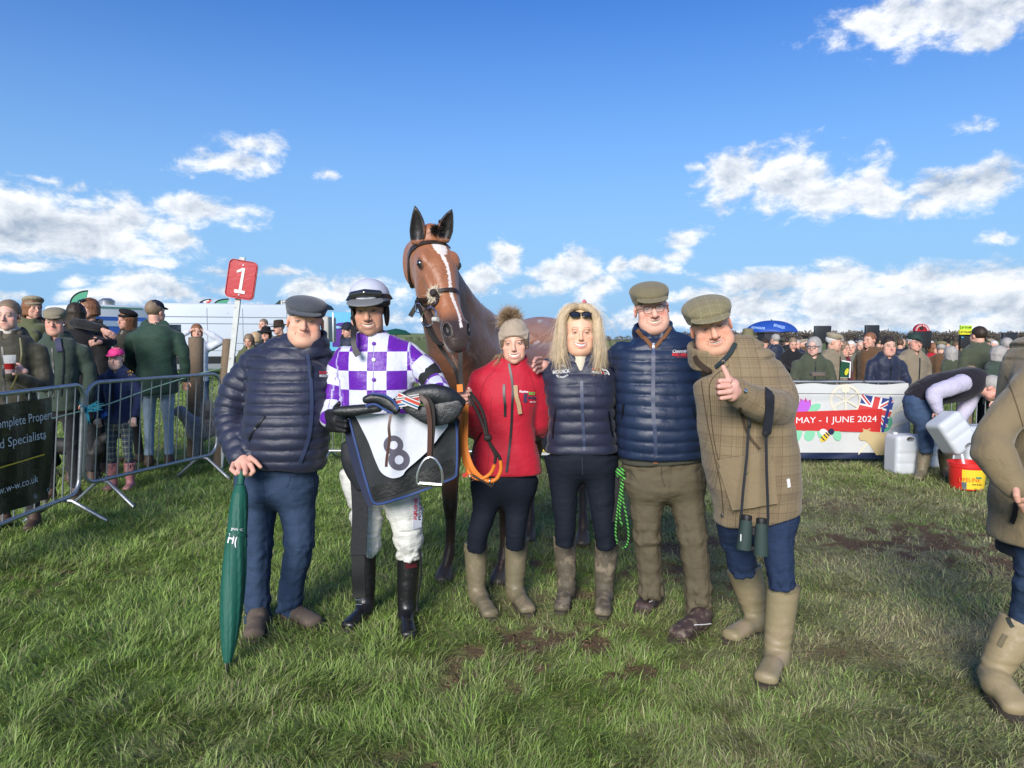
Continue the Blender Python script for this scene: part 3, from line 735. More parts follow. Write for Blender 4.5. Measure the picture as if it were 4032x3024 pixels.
for z in (.12, .30, .50, .72, .95):
    mb = MB(); mb.tube([A0 + Vector((0, 0, z)), B0 + Vector((0, 0, z + .02)), Vector((-4.6, 9.35, z))], .003, 5); mb.build('wire', wm, wf)
for i in range(14):
    q = A0.lerp(B0, i / 6) if i < 6 else B0.lerp(Vector((-4.6, 9.35, 0)), (i - 5) / 8); mb = MB(); mb.tube([q + Vector((0, 0, .1)), q + Vector((0, 0, .97))], .0028, 5); mb.build('stay', wm, wf)
# number sign
sg = empty('number_sign', G(868, 1850), 'red number 1 sign on a leaning white metal pole', 'sign')
wpole = mat('white_pole', (.50, .52, .50), rough=.5, var=(20, .2), mud=(14, .6, .75, (.25, .22, .17)))
pa, pb_ = G(868, 1850), P(957, 1014, 8.35); mb = MB(); mb.ribbon([pa, pb_], .060, (0, -1, 0), .03); mb.build('pole', wpole, sg)
c = np.array(P(950, 1101, 8.28)); ex = Vector((1, .08, -.17)).normalized(); ey = Vector((.13, 0, 1)); ey = (ey - ex * ey.dot(ex)).normalized(); nn_ = ex.cross(ey)
def rrect(w, h, r, k=7):
    o = []
    for cx, cy, a0 in ((w - r, h - r, 0), (-w + r, h - r, 90), (-w + r, -h + r, 180), (w - r, -h + r, 270)):
        for q in range(k): a = R(a0 + 90 * q / (k - 1)); o.append((cx + r * math.cos(a), cy + r * math.sin(a)))
    return o
def face_poly(o, off, th, name, m, parent, cc, e1, e2, n3): mb = MB(); mb.poly([Vector(cc) + e1 * a + e2 * b + n3 * off for a, b in o], th, -n3); return mb.build(name, m, parent)
redp = mat('red_enamel', (.42, .012, .018), rough=.30, var=(8, .12), bump=(12, .004, 3), spec=.5, coat=.4)
face_poly(rrect(.162, .222, .055), -.012, .020, 'rim', redp, sg, c, ex, ey, nn_); face_poly(rrect(.148, .205, .048), .0, .010, 'plate', redp, sg, c, ex, ey, nn_)
mb = MB(); mb.tube([Vector(c) + ex * a + ey * b + nn_ * -.001 for a, b in rrect(.160, .220, .054)], .0045, 6, closed=True); mb.build('edge', mat('rim_light', (.55, .10, .10), rough=.3), sg)
face_poly([(-.012, -.135), (.020, -.135), (.026, .135), (-.002, .137), (-.062, .095), (-.058, .070), (-.004, .098)], .006, .004, 'numeral', mat('cream_paint', (.72, .72, .68), rough=.5, var=(40, .08)), sg, c, ex, ey, nn_)
face_poly([(-.058, -.160), (.062, -.158), (.062, -.125), (-.058, -.120)], .0085, .004, 'numeral', mat('cream_paint'), sg, c, ex, ey, nn_)
for b in (.165, -.182): mb = MB(); mb.lathe(Vector(c) + ey * b + nn_ * .003, [(.001, .005), (.009, .003), (.010, 0)], 10, nn_.to_track_quat('Z', 'Y').to_matrix()); mb.build('screw', galv, sg)

# ------------------------------------------------------------------ festival banner on the right
fb = empty('banner', P(3230, 1800, 8.7), 'white festival banner with red date ribbon and flag on the right barrier', 'banner')
DB_ = 8.70
def quadsheet(name, parent, m, x0, y0, x1, y1, D, off=0., wave=.006):
    V, Q = [], []; nu, nv = 60, 22
    for i in range(nu + 1):
        for j in range(nv + 1):
            a, b = x0 + (x1 - x0) * i / nu, y0 + (y1 - y0) * j / nv; w = wave * math.sin(i * .31 + j * .12); V.append(P(a, b + 3 * math.sin(i * .4) * (j == 0), D + off + w))
    for i in range(nu):
        for j in range(nv): b = i * (nv + 1) + j; Q.append([b, b + 1, b + nv + 2, b + nv + 1])
    return mesh_np(name, np.array([list(v) for v in V]), np.array(Q), m, parent)
pvc = mat('white_pvc', (.52, .53, .52), rough=.5, var=(5, .06), bump=(4, .03, 3), mud=(60, .66, .80, (.42, .38, .28)))
quadsheet('sheet', fb, pvc, 2880, 1512, 3577, 1782, DB_); quadsheet('hem', fb, mat('navy_pvc', (.010, .018, .055), rough=.5), 2880, 1780, 3470, 1806, DB_, .006)
def bp(name, m, pts, off, D=DB_):
    o = [P(a, b, D - .010 - off * .35) for a, b in pts]; mb = MB(); mb.poly(o, .0002, (0, 1, 0)); return mb.build(name, m, fb, smooth=False)
def elp(cx, cy, rx, ry, rot=0, n=24, a0=0, a1=360): return [(cx + rx * math.cos(R(a)) * math.cos(R(rot)) - ry * math.sin(R(a)) * math.sin(R(rot)), cy + rx * math.cos(R(a)) * math.sin(R(rot)) + ry * math.sin(R(a)) * math.cos(R(rot))) for a in np.linspace(a0, a1, n, endpoint=(a1 - a0) < 360)]
bei = mat('beige_print', (.62, .58, .47), rough=.6); bei2 = mat('tan_print', (.50, .39, .20), rough=.6); gr1 = mat('leaf_green', (.20, .52, .33), rough=.6); gr2 = mat('leaf_dark', (.10, .38, .22), rough=.6); prp = mat('tulip_purple', (.42, .10, .55), rough=.6); pk = mat('tulip_pink', (.45, .05, .25), rough=.6); rd = mat('ribbon_red', (.50, .022, .020), rough=.55); nv = mat('flag_navy', (.025, .045, .20), rough=.6); wh = mat('flag_white', (.70, .70, .70), rough=.6); fr = mat('flag_red', (.52, .05, .05), rough=.6)
for k in range(12): a = 30 * k; bp('wheel_print', bei, elp(3330, 1575, 62, 62, 0, 10, a, a + 30) + elp(3330, 1575, 52, 52, 0, 10, a + 30, a) if False else elp(3330, 1575, 62, 62, 0, 10, a, a + 30) + elp(3330, 1575, 52, 52, 0, 10, a, a + 30)[::-1], .001)
for k in range(3): a = R(60 * k + 30); dx, dy = math.cos(a), math.sin(a); bp('wheel_print', bei, [(3330 + dx * 52 - dy * 4, 1575 + dy * 52 + dx * 4), (3330 + dx * 52 + dy * 4, 1575 + dy * 52 - dx * 4), (3330 - dx * 52 + dy * 4, 1575 - dy * 52 - dx * 4), (3330 - dx * 52 - dy * 4, 1575 - dy * 52 + dx * 4)], .0015 + .0006 * k)
bp('wheel_print', bei, [(3312, 1524), (3346, 1524), (3342, 1545), (3316, 1545)], .0035)
for k, (x, y, x2, y2) in enumerate(((3470, 1640, 3575, 1595), (3440, 1700, 3575, 1650), (3380, 1780, 3575, 1560))): bp('field_print', bei, [(x, y), (x2, y2), (x2, y2 + 12), ((x + x2) / 2, (y + y2) / 2 + 12), (x, y + 12)], .0005 + .0004 * k)
bp('leaf_print', gr1, elp(3206, 1606, 28, 14, -25), .003); bp('leaf_print', gr1, elp(3140, 1712, 16, 32, 20), .003); bp('leaf_print', gr1, elp(3188, 1712, 20, 26, 25), .0035); bp('leaf_print', gr1, elp(3232, 1706, 14, 22, -10), .003); bp('leaf_print', gr1, elp(3296, 1712, 16, 24, -20), .003); bp('leaf_print', gr2, elp(3490, 1668, 22, 34, 20), .004)
bp('tulip_print', pk, [(3150, 1590), (3152, 1568), (3166, 1580), (3172, 1565), (3180, 1580), (3192, 1572), (3194, 1600)], .003); bp('tulip_print', prp, [(3130, 1622), (3128, 1590), (3138, 1572), (3150, 1584), (3160, 1572), (3172, 1584), (3184, 1576), (3192, 1592), (3188, 1612), (3172, 1622)], .0045)
# union flag
fo = np.array((3378., 1609.)); fu = np.array((118, 20.)); fv = np.array((14, -66.))
def fp(u, v): q = np.array((3376., 1618.)) + fu * u + fv * v; return (q[0], q[1])
def fpoly(m, uv, off, nm='flag_print'): bp(nm, m, [fp(*q) for q in uv], off)
fpoly(nv, [(0, -.55), (1.05, -.75), (1.12, 1), (0.05, 1)], .005)
def band(m, a, b, w, off):
    a = np.array(a, float); b = np.array(b, float); d = (b - a) / np.linalg.norm(b - a); n = np.array((-d[1], d[0])) * w; fpoly(m, [tuple(a + n), tuple(b + n), tuple(b - n), tuple(a - n)], off)
band(wh, (.02, -.5), (1.08, .98), .085, .0060); band(wh, (.04, .95), (1.04, -.65), .085, .0068); band(fr, (.02, -.53), (1.08, .95), .035, .0076); band(fr, (.04, .98), (1.04, -.62), .035, .0084)
band(wh, (.56, 1.0), (.52, -.62), .16, .0092); band(wh, (.02, .22), (1.10, .12), .26, .0100); band(fr, (.56, 1.0), (.52, -.62), .10, .0108); band(fr, (.02, .22), (1.10, .12), .16, .0116)
bp('flag_pole_print', nv, [(3504, 1560), (3515, 1568), (3480, 1702), (3469, 1700)], .0125)
bp('ribbon_print', rd, [(2900, 1640), (3110, 1622), (3300, 1616), (3474, 1609), (3466, 1704), (3300, 1698), (3120, 1694), (2900, 1705)], .014)
bp('bull_print', bei2, [(3577, 1716), (3470, 1702), (3432, 1700), (3412, 1694), (3398, 1690), (3400, 1698), (3386, 1708), (3381, 1722), (3388, 1734), (3408, 1736), (3424, 1750), (3438, 1772), (3450, 1792), (3510, 1792), (3560, 1780), (3566, 1752), (3577, 1735)], .016)
bp('bull_print', bei2, [(3400, 1695), (3396, 1686), (3404, 1690), (3416, 1692), (3428, 1685), (3424, 1695)], .0165)
bp('bee_print', wh, elp(3243, 1702, 16, 13, 20), .0165); bp('bee_print', yp, elp(3248, 1722, 22, 12, -45), .0175)
for k, (x, y) in enumerate(((3240, 1728), (3250, 1718), (3258, 1710))): bp('bee_print', mat('bee_navy', (.01, .015, .05), rough=.6), [(x - 9, y - 7), (x - 5, y - 10), (x + 9, y + 5), (x + 5, y + 9)], .0185)
bp('bee_print', mat('bee_navy'), elp(3273, 1699, 12, 12), .0195)
W_ = 368 * DB_ / FPX; text_flat('lettering', '30 MAY - 1 JUNE 2024', P(3268, 1656, DB_ - .017), (1, 0, .02), (0, 0, 1), W_, wh, fb, height=.098)
for x in (2960, 3400, 3574):
    mb = MB(); c_ = P(x, 1512, 8.76); mb.tube([c_ + Vector((0, .05 * math.cos(a), .04 * math.sin(a))) for a in np.linspace(0, 2 * math.pi, 12, endpoint=False)], .004, 5, closed=True); mb.build('cable_tie', black_pvc, fb)
yb = empty('banner', P(2130, 1790, 8.7), 'yellow and white banner glimpsed between the two young women', 'banner'); quadsheet('sheet', yb, pvc, 2000, 1680, 2420, 1792, 8.72); 
mb = MB(); mb.poly([P(a, b, 8.70) for a, b in ((2060, 1706), (2400, 1706), (2400, 1778), (2060, 1778))], .002, (0, 1, 0)); mb.build('yellow_panel', mat('yellow_panel', (.75, .55, .05), rough=.5), yb)
tw = empty('string', P(3000, 1552, 8.6), 'thin dark cord strung across the white festival banner', 'string'); mb = MB(); mb.tube([P(2900, 1548, 8.55), P(3200, 1550, 8.55), P(3580, 1553, 8.6), P(4100, 1566, 8.9)], .004, 5); mb.build('strand', mat('dark_cord', (.05, .05, .05), rough=.8), tw)

# ------------------------------------------------------------------ vehicles and flags behind, left
whp = mat('white_van_paint', (.52, .57, .63), rough=.35, spec=.5, coat=.3, var=(1.2, .05), mud=(1.4, .62, .85, (.36, .33, .28)))
def rbox(name, m, parent, c, size, rz, bev, extra=None):
    mb = MB(); M_ = Matrix.Rotation(rz, 3, 'Z'); mb.box(c, size, M_, bev); return mb.build(name, m, parent)
def vehicle(kind, label, A, B, zb, zt, width, body_m, cat, detail):
    """A,B: near side ground line ends"""
    A = Vector(A); B = Vector(B); u = (B - A).normalized(); n = Vector((-u.y, u.x, 0)); 
    if n.y < 0: n = -n
    L = (B - A).length; t = empty(kind, A, label, cat); c = (A + B) / 2 + n * width / 2; rz = math.atan2(u.y, u.x)
    rbox('body', body_m, t, c + Vector((0, 0, (zb + zt) / 2)), (L, width, zt - zb), rz, .16)
    def on_side(s, z, off=.012): return A + u * s + Vector((0, 0, z)) - n * off
    def strip(nm, m, s0, s1, z0, z1, off=.012, th=.02):
        mb = MB(); mb.poly([on_side(s0, z0, off), on_side(s1, z0, off), on_side(s1, z1, off), on_side(s0, z1, off)], th, n); return mb.build(nm, m, t)
    def wheel(s, r=.36):
        for side in (0, 1):
            cc = A + u * s + n * (.10 + side * (width - .2)) + Vector((0, 0, r)); Mw = Vector(-n).to_track_quat('Z', 'Y').to_matrix()
            mb = MB(); mb.lathe(cc, [(r * .55, .11), (r * .92, .11), (r, .07), (r, -.07), (r * .92, -.11), (r * .55, -.11)], 28, Mw); w_o = mb.build('wheel', mat('tyre', (.02, .02, .02), rough=.8), t)
            mb = MB(); mb.lathe(cc, [(.001, .10), (r * .2, .12), (r * .5, .09), (r * .58, .115)], 20, Mw); mb.build('rim', mat('steel_rim', (.3, .3, .3), rough=.4, metal=.6), w_o)
    detail(strip, wheel, L, t, on_side); return t
blk = mat('black_trim', (.015, .016, .018), rough=.5); glz = mat('vehicle_glass', (.02, .03, .04), rough=.05, spec=.9)
def van_det(strip, wheel, L, t, S):
    groove = mat('panel_gap', (.20, .23, .27), rough=.6)
    for z in (2.46, 2.18): strip('groove', groove, .3, L - .2, z, z + .035, .008)
    strip('groove', groove, .3, L - .2, 1.36, 1.385, .008); strip('groove', groove, .3, L - .2, 1.05, 1.07, .008)
    for s in (2.0, 3.4, 5.2): strip('door_gap', groove, s, s + .02, .9, 2.85, .009)
    strip('side_rubbing_strip', blk, .1, L - .1, .52, .82, .03, .05); strip('sill', mat('sill_grey', (.25, .27, .29), rough=.5), .2, L - .2, .30, .50, .02)
    for s in (1.6, 4.1, 6.2): strip('marker_light', mat('amber', (.7, .2, .02), rough=.3), s, s + .12, .60, .66, .045, .02)
    strip('window', glz, .25, 1.0, 1.55, 2.15, .014); wheel(1.2, .38); wheel(5.6, .38)
vehicle('van', 'long white high-roofed panel van parked behind the left spectators', P(610, 1400, 29.2) * Vector((1, 1, 0)), P(1235, 1400, 31.5) * Vector((1, 1, 0)), .32, 3.06, 2.0, whp, 'van', van_det)
def car_det(strip, wheel, L, t, S):
    strip('decal', mat('blue_decal', (.05, .14, .48), rough=.4, var=(.8, .5)), .2, L - .2, 1.55, 2.25, .012); strip('decal', mat('pale_decal', (.45, .55, .70), rough=.4), .2, L - .2, 1.95, 2.12, .020); strip('window', glz, 2.1, 3.0, 1.5, 2.0, .03)
    strip('stripe', mat('green_stripe', (.10, .35, .20), rough=.5), .3, L - .3, 2.52, 2.56, .014)
    wheel(2.2, .32)
    mb = MB(); mb.lathe(S(1.1, 2.72, -.5), [(.22, -.1), (.24, .04), (.12, .12), (.001, .13)], 20); mb.build('roof_vent', mat('vent_steel', (.45, .46, .48), rough=.3, metal=.8), t)
vehicle('caravan', 'white and blue caravan with a domed roof vent behind the hugging couple', P(330, 1400, 21.5) * Vector((1, 1, 0)), P(600, 1400, 23.5) * Vector((1, 1, 0)), .45, 2.62, 2.1, mat('caravan_white', (.60, .63, .66), rough=.4, coat=.2), 'caravan', car_det)
def feather(label, x0, y0, x1, y1, D, cols, lean=1):
    b = empty('feather_flag', P(x0, 1400, D) * Vector((1, 1, 0)), label, 'flag', 'feather flags above the vehicles')
    o = [(x0, y1 + 60)]; K_ = 14
    for k in range(K_ + 1): a = R(90 * k / K_); o.append((x0 + (x1 - x0) * (1 - math.cos(a)), y1 - (y1 - y0) * math.sin(a)))
    inn = [(x1, y0 + 2), (x1 - (x1 - x0) * .18, y1), (x1 - (x1 - x0) * .25, y1 + 60)]
    mb = MB(); mb.poly([P(a, c_, D) for a, c_ in o + inn], .03, (0, 1, 0)); mb.build('sail', cols[0], b)
    mb = MB(); mb.tube([P(x0 - 1, 1455, D)] + [P(a, c_, D) for a, c_ in o[1:]], .035, 6); mb.build('pole', blk, b)
    if len(cols) > 1:
        for q, cm in enumerate(cols[1:]): u0, u1 = .30 + .22 * q, .42 + .22 * q; mb = MB(); mb.poly([P(x0 + (x1 - x0) * u0, y1 - (y1 - y0) * .55, D - .03), P(x0 + (x1 - x0) * (u0 + .45), y0 + (y1 - y0) * .1, D - .03), P(x0 + (x1 - x0) * (u1 + .45), y0 + (y1 - y0) * .25, D - .03), P(x0 + (x1 - x0) * u1, y1, D - .03)], .02, (0, 1, 0)); mb.build('stripe', cm, b)
gf = mat('flag_green', (.06, .27, .17), rough=.7)
feather('tall green feather flag above the hugging couple', 277, 1145, 346, 1196, 34, [gf]); feather('red white and blue feather flag above the white van', 786, 1179, 831, 1197, 40, [nv, wh, fr]); feather('small green feather flag above the white van', 843, 1177, 900, 1201, 38, [gf])
dt = empty('gazebo', P(1100, 1400, 38) * Vector((1, 1, 0)), 'dark green gazebo roof with DON lettering behind the grey cap', 'gazebo')
mb = MB(); dk_g = mat('gazebo_green', (.015, .035, .03), rough=.7)
q = [P(a, b, 38) for a, b in ((1060, 1211), (1080, 1200), (1100, 1182), (1215, 1178), (1250, 1196), (1262, 1212))]; mb.add([v for v in q] + [v + Vector((0, 3, 0)) for v in q], [[0, 1, 2, 3, 4, 5], [11, 10, 9, 8, 7, 6]] + [[i, i + 6, (i + 1) % 6 + 6, (i + 1) % 6] for i in range(6)]); mb.build('roof', dk_g, dt)
mb = MB(); [mb.tube([P(x, 1211, 38.2), P(x, 1211, 38.2) * Vector((1, 1, 0))], .04, 6) for x in (1066,)]; mb.build('leg', blk, dt); mb = MB(); [mb.tube([P(x, 1211, 38.2), P(x, 1211, 38.2) * Vector((1, 1, 0))], .04, 6) for x in (1256,)]; mb.build('leg', blk, dt)
mb = MB(); mb.poly([P(a, b, 37.95) for a, b in ((1106, 1184), (1142, 1183), (1142, 1198), (1106, 1199))], .03, (0, 1, 0)); mb.build('sign_board', wh, dt); text_flat('lettering', 'DON', P(1124, 1191, 37.9), (1, 0, 0), (0, 0, 1), .40, blk, dt, bold=.02)
hb = empty('horse_trailer', P(1298, 1400, 20) * Vector((1, 1, 0)), 'pale grey trailer corner just right of the grey flat cap', 'trailer')
rbox('body', mat('trailer_grey', (.36, .35, .32), rough=.5), hb, P(1296, 1297, 20.6), (.20, .9, .72), 0, .04); rbox('body_frame', galv, hb, P(1312, 1290, 20.2), (.05, .05, .85), 0, .01); rbox('base', blk, hb, P(1296, 1400, 20.6) * Vector((1, 1, 0)) + Vector((0, 0, .6)), (.3, 1.0, 1.2), 0, .05)
mq = empty('marquee', P(1345, 1400, 24) * Vector((1, 1, 0)), 'small blue and purple tent with scalloped valance behind the jockey', 'tent')
rbox('wall', mat('purple_canvas', (.07, .02, .22), rough=.8, var=(4, .2), bump=(5, .05, 2, (1, 1, .1))), mq, P(1352, 1330, 24.4), (.62, .6, .62), 0, .02); rbox('frame_wall', mat('cyan_canvas', (.10, .36, .55), rough=.7), mq, P(1345, 1320, 24.9), (.80, .2, 1.6), 0, .02)
mb = MB(); q = [P(a, b, 24.05) for a, b in ((1312, 1282), (1330, 1272), (1372, 1268), (1380, 1284))]; mb.poly(q, .7, (0, 1, 0)); mb.build('roof', mat('purple_canvas'), mq)
mb = MB(); mb.tube([P(1314 + 2.5 * k, 1287 + (2.4 if k % 2 else 0), 24.0) for k in range(27)], .010, 5); mb.build('valance_trim', wh, mq)
gt = empty('green_umbrella', P(1640, 1340, 15) * Vector((1, 1, 0)), 'dark green umbrella top just behind the jockey\'s shoulder', 'umbrella')
mb = MB(); mb.lathe(P(1560, 1312, 15), [(.001, .10), (.2, .06), (.32, -.02), (.31, -.03), (.2, .03), (.001, .07)], 16); mb.build('canopy', mat('dark_green_canopy', (.01, .07, .04), rough=.6), gt); mb = MB(); mb.tube([P(1560, 1310, 15), P(1560, 1310, 15) * Vector((1, 1, 0))], .012, 6); mb.build('shaft', galv, gt)
# ------------------------------------------------------------------ bookmakers' pitches on the right
def board(label, x0, x1, y0, y1, D, m=None, extra=None, group='bookmakers\' boards above the crowd'):
    t = empty('bookmaker_board', P((x0 + x1) / 2, 1400, D) * Vector((1, 1, 0)), label, 'board', group)
    a, b = P(x0, y0, D), P(x1, y1, D); c_ = (a + b) / 2; rbox('panel', m or mat('board_black', (.020, .021, .024), rough=.35, var=(8, .2)), t, c_, (b.x - a.x, .09, a.z - b.z), 0, .012)
    for s in (-.35, .35): mb = MB(); mb.tube([c_ + Vector(((b.x - a.x) * s, .05, 0)), Vector((c_.x + (b.x - a.x) * s, c_.y + .05, 0))], .02, 6); mb.build('leg', blk, t)
    return t, c_
board('black bookmaker board directly above the woman in glasses', 3207, 3269, 1283, 1352, 15.5); board('black bookmaker board above the man in the rust coat', 3407, 3458, 1280, 1350, 16)
t_, c_ = board('black bookmaker board topped by a red half-round sign', 3600, 3662, 1302, 1370, 15); 
mb = MB(); mb.poly([P(*a, 14.95) for a in elp(3631, 1304, 30, 29, 0, 18, 180, 360)], .08, (0, 1, 0)); mb.build('sign', mat('sign_red', (.35, .01, .02), rough=.4), t_)
for i, ch in enumerate('NORMAN BARNES'):
    a = -78 + 13 * i
    if ch != ' ': text_flat('lettering', ch, P(3631 + 23.5 * math.sin(R(a)), 1304 - 23.5 * math.cos(R(a)), 14.9), (math.cos(R(a)), 0, -math.sin(R(a))), (math.sin(R(a)), 0, math.cos(R(a))), .022, wh, t_, height=.036, bold=.02)
mb = MB(); mb.poly([P(*a, 14.93) for a in elp(3630, 1292, 8, 6)], .01, (0, 1, 0)); mb.build('emblem', blk, t_)
t_, c_ = board('bookmaker board with a yellow G&T WILLIAMS sign', 3779, 3826, 1315, 1372, 14.5)
yel = mat('sign_yellow', (.72, .68, .03), rough=.5); lim = mat('sign_lime', (.50, .78, .05), rough=.5)
for (x0, y0, x1, y1, m_, tx) in ((3784, 1281, 3828, 1299, lim, 'G&T WILLIAMS'), (3779, 1299, 3829, 1317, yel, 'G&T WILLIAMS')):
    mb = MB(); mb.poly([P(a, b, 14.4) for a, b in ((x0, y0), (x1, y0), (x1, y1), (x0, y1))], .05, (0, 1, 0)); mb.build('sign', m_, t_); text_flat('lettering', tx, P((x0 + x1) / 2, (y0 + y1) / 2 - 2, 14.37), (1, 0, 0), (0, 0, 1), (x1 - x0) * .9 * 14.4 / FPX, blk, t_, height=.045, bold=.02)
mb = MB(); [mb.poly([P(a, b, 14.42) for a, b in ((3786 + 12 * i, 1326 + 8 * j), (3794 + 12 * i, 1326 + 8 * j), (3794 + 12 * i, 1331 + 8 * j), (3786 + 12 * i, 1331 + 8 * j))], .01, (0, 1, 0)) for i in range(1) for j in range(1)]; mb.build('price_panel', mat('price_blue', (.05, .3, .5), rough=.4), t_)
board('black bookmaker board near the right edge', 3947, 3998, 1309, 1400, 15)
# parasol
pa_ = empty('parasol', P(3033, 1400, 20) * Vector((1, 1, 0)), 'large blue sponsored umbrella over the bookmakers on the right', 'umbrella')
blu = mat('parasol_blue', (.018, .07, .34), rough=.5, var=(6, .1)); cx_ = P(3036, 1308, 20); rr = 102 * 20 / FPX; V, F = [], []; NR, NSg = 10, 48
for i in range(NR + 1):
    u = i / NR
    for k in range(NSg):
        a = 2 * math.pi * k / NSg; sc = 1 - .035 * abs(math.sin(a * 4)) * u; V.append((cx_.x + rr * math.sin(u * 1.35) / math.sin(1.35) * math.cos(a) * sc, cx_.y + rr * math.sin(u * 1.35) / math.sin(1.35) * math.sin(a) * sc, cx_.z + .33 * (math.cos(u * 1.35) - math.cos(1.35)) / (1 - math.cos(1.35)) + .02 * abs(math.sin(a * 4)) * u))
n_ = len(V); V += [(a, b, c - .012) for a, b, c in V]
F = [[i * NSg + k, (i + 1) * NSg + k, (i + 1) * NSg + (k + 1) % NSg, i * NSg + (k + 1) % NSg] for i in range(NR) for k in range(NSg)]; F += [[q + n_ for q in f[::-1]] for f in F] + [[NR * NSg + k, n_ + NR * NSg + k, n_ + NR * NSg + (k + 1) % NSg, NR * NSg + (k + 1) % NSg] for k in range(NSg)]
pc = mesh_np('canopy', np.array(V), np.array(F), blu, pa_); bvq = bvh_of(pc); text_on('lettering', 'REYNOLDS', bvq, 2986, 1292, 52, mat('pale_blue_print', (.35, .5, .75), rough=.6), pa_, rot=4, hpx=9, bold=.03, off=.01, fallback=19.6); text_on('lettering', 'REYNOLDS', bvq, 3068, 1286, 44, mat('pale_blue_print'), pa_, rot=14, hpx=11, bold=.03, off=.01, fallback=19.6)
mb = MB(); mb.tube([cx_ + Vector((0, 0, .36)), Vector((cx_.x, cx_.y, 0))], .02, 8); mb.build('shaft', blk, pa_)
for k in range(8): a = math.pi / 4 * k; mb = MB(); mb.tube([cx_ + Vector((0, 0, .30)), cx_ + Vector((rr * .97 * math.cos(a), rr * .97 * math.sin(a), -.02))], .006, 4); mb.build('rib', blk, pa_)
def dark_box(name, label, cat, x0, y0, x1, D, m, w=.6, bev=.04):
    t = empty(name, P((x0 + x1) / 2, 1400, D) * Vector((1, 1, 0)), label, cat); a, b = P(x0, y0, D), P(x1, y0, D); mb = MB(); mb.box(((a.x + b.x) / 2, D + w / 2, a.z / 2), (b.x - a.x, w, a.z), None, bev); mb.build('cover', m, t)
    mb = MB(); mb.box(((a.x + b.x) / 2, D + w / 2, a.z + .012), ((b.x - a.x) * 1.06, w * 1.05, .05), None, .015); mb.build('lid', m, t); return t
dark_box('betting_stand', 'dark covered betting stand under the blue umbrella', 'stand', 3010, 1312, 3062, 19, mat('dark_cover', (.025, .027, .032), rough=.8, bump=(9, .05, 3)))
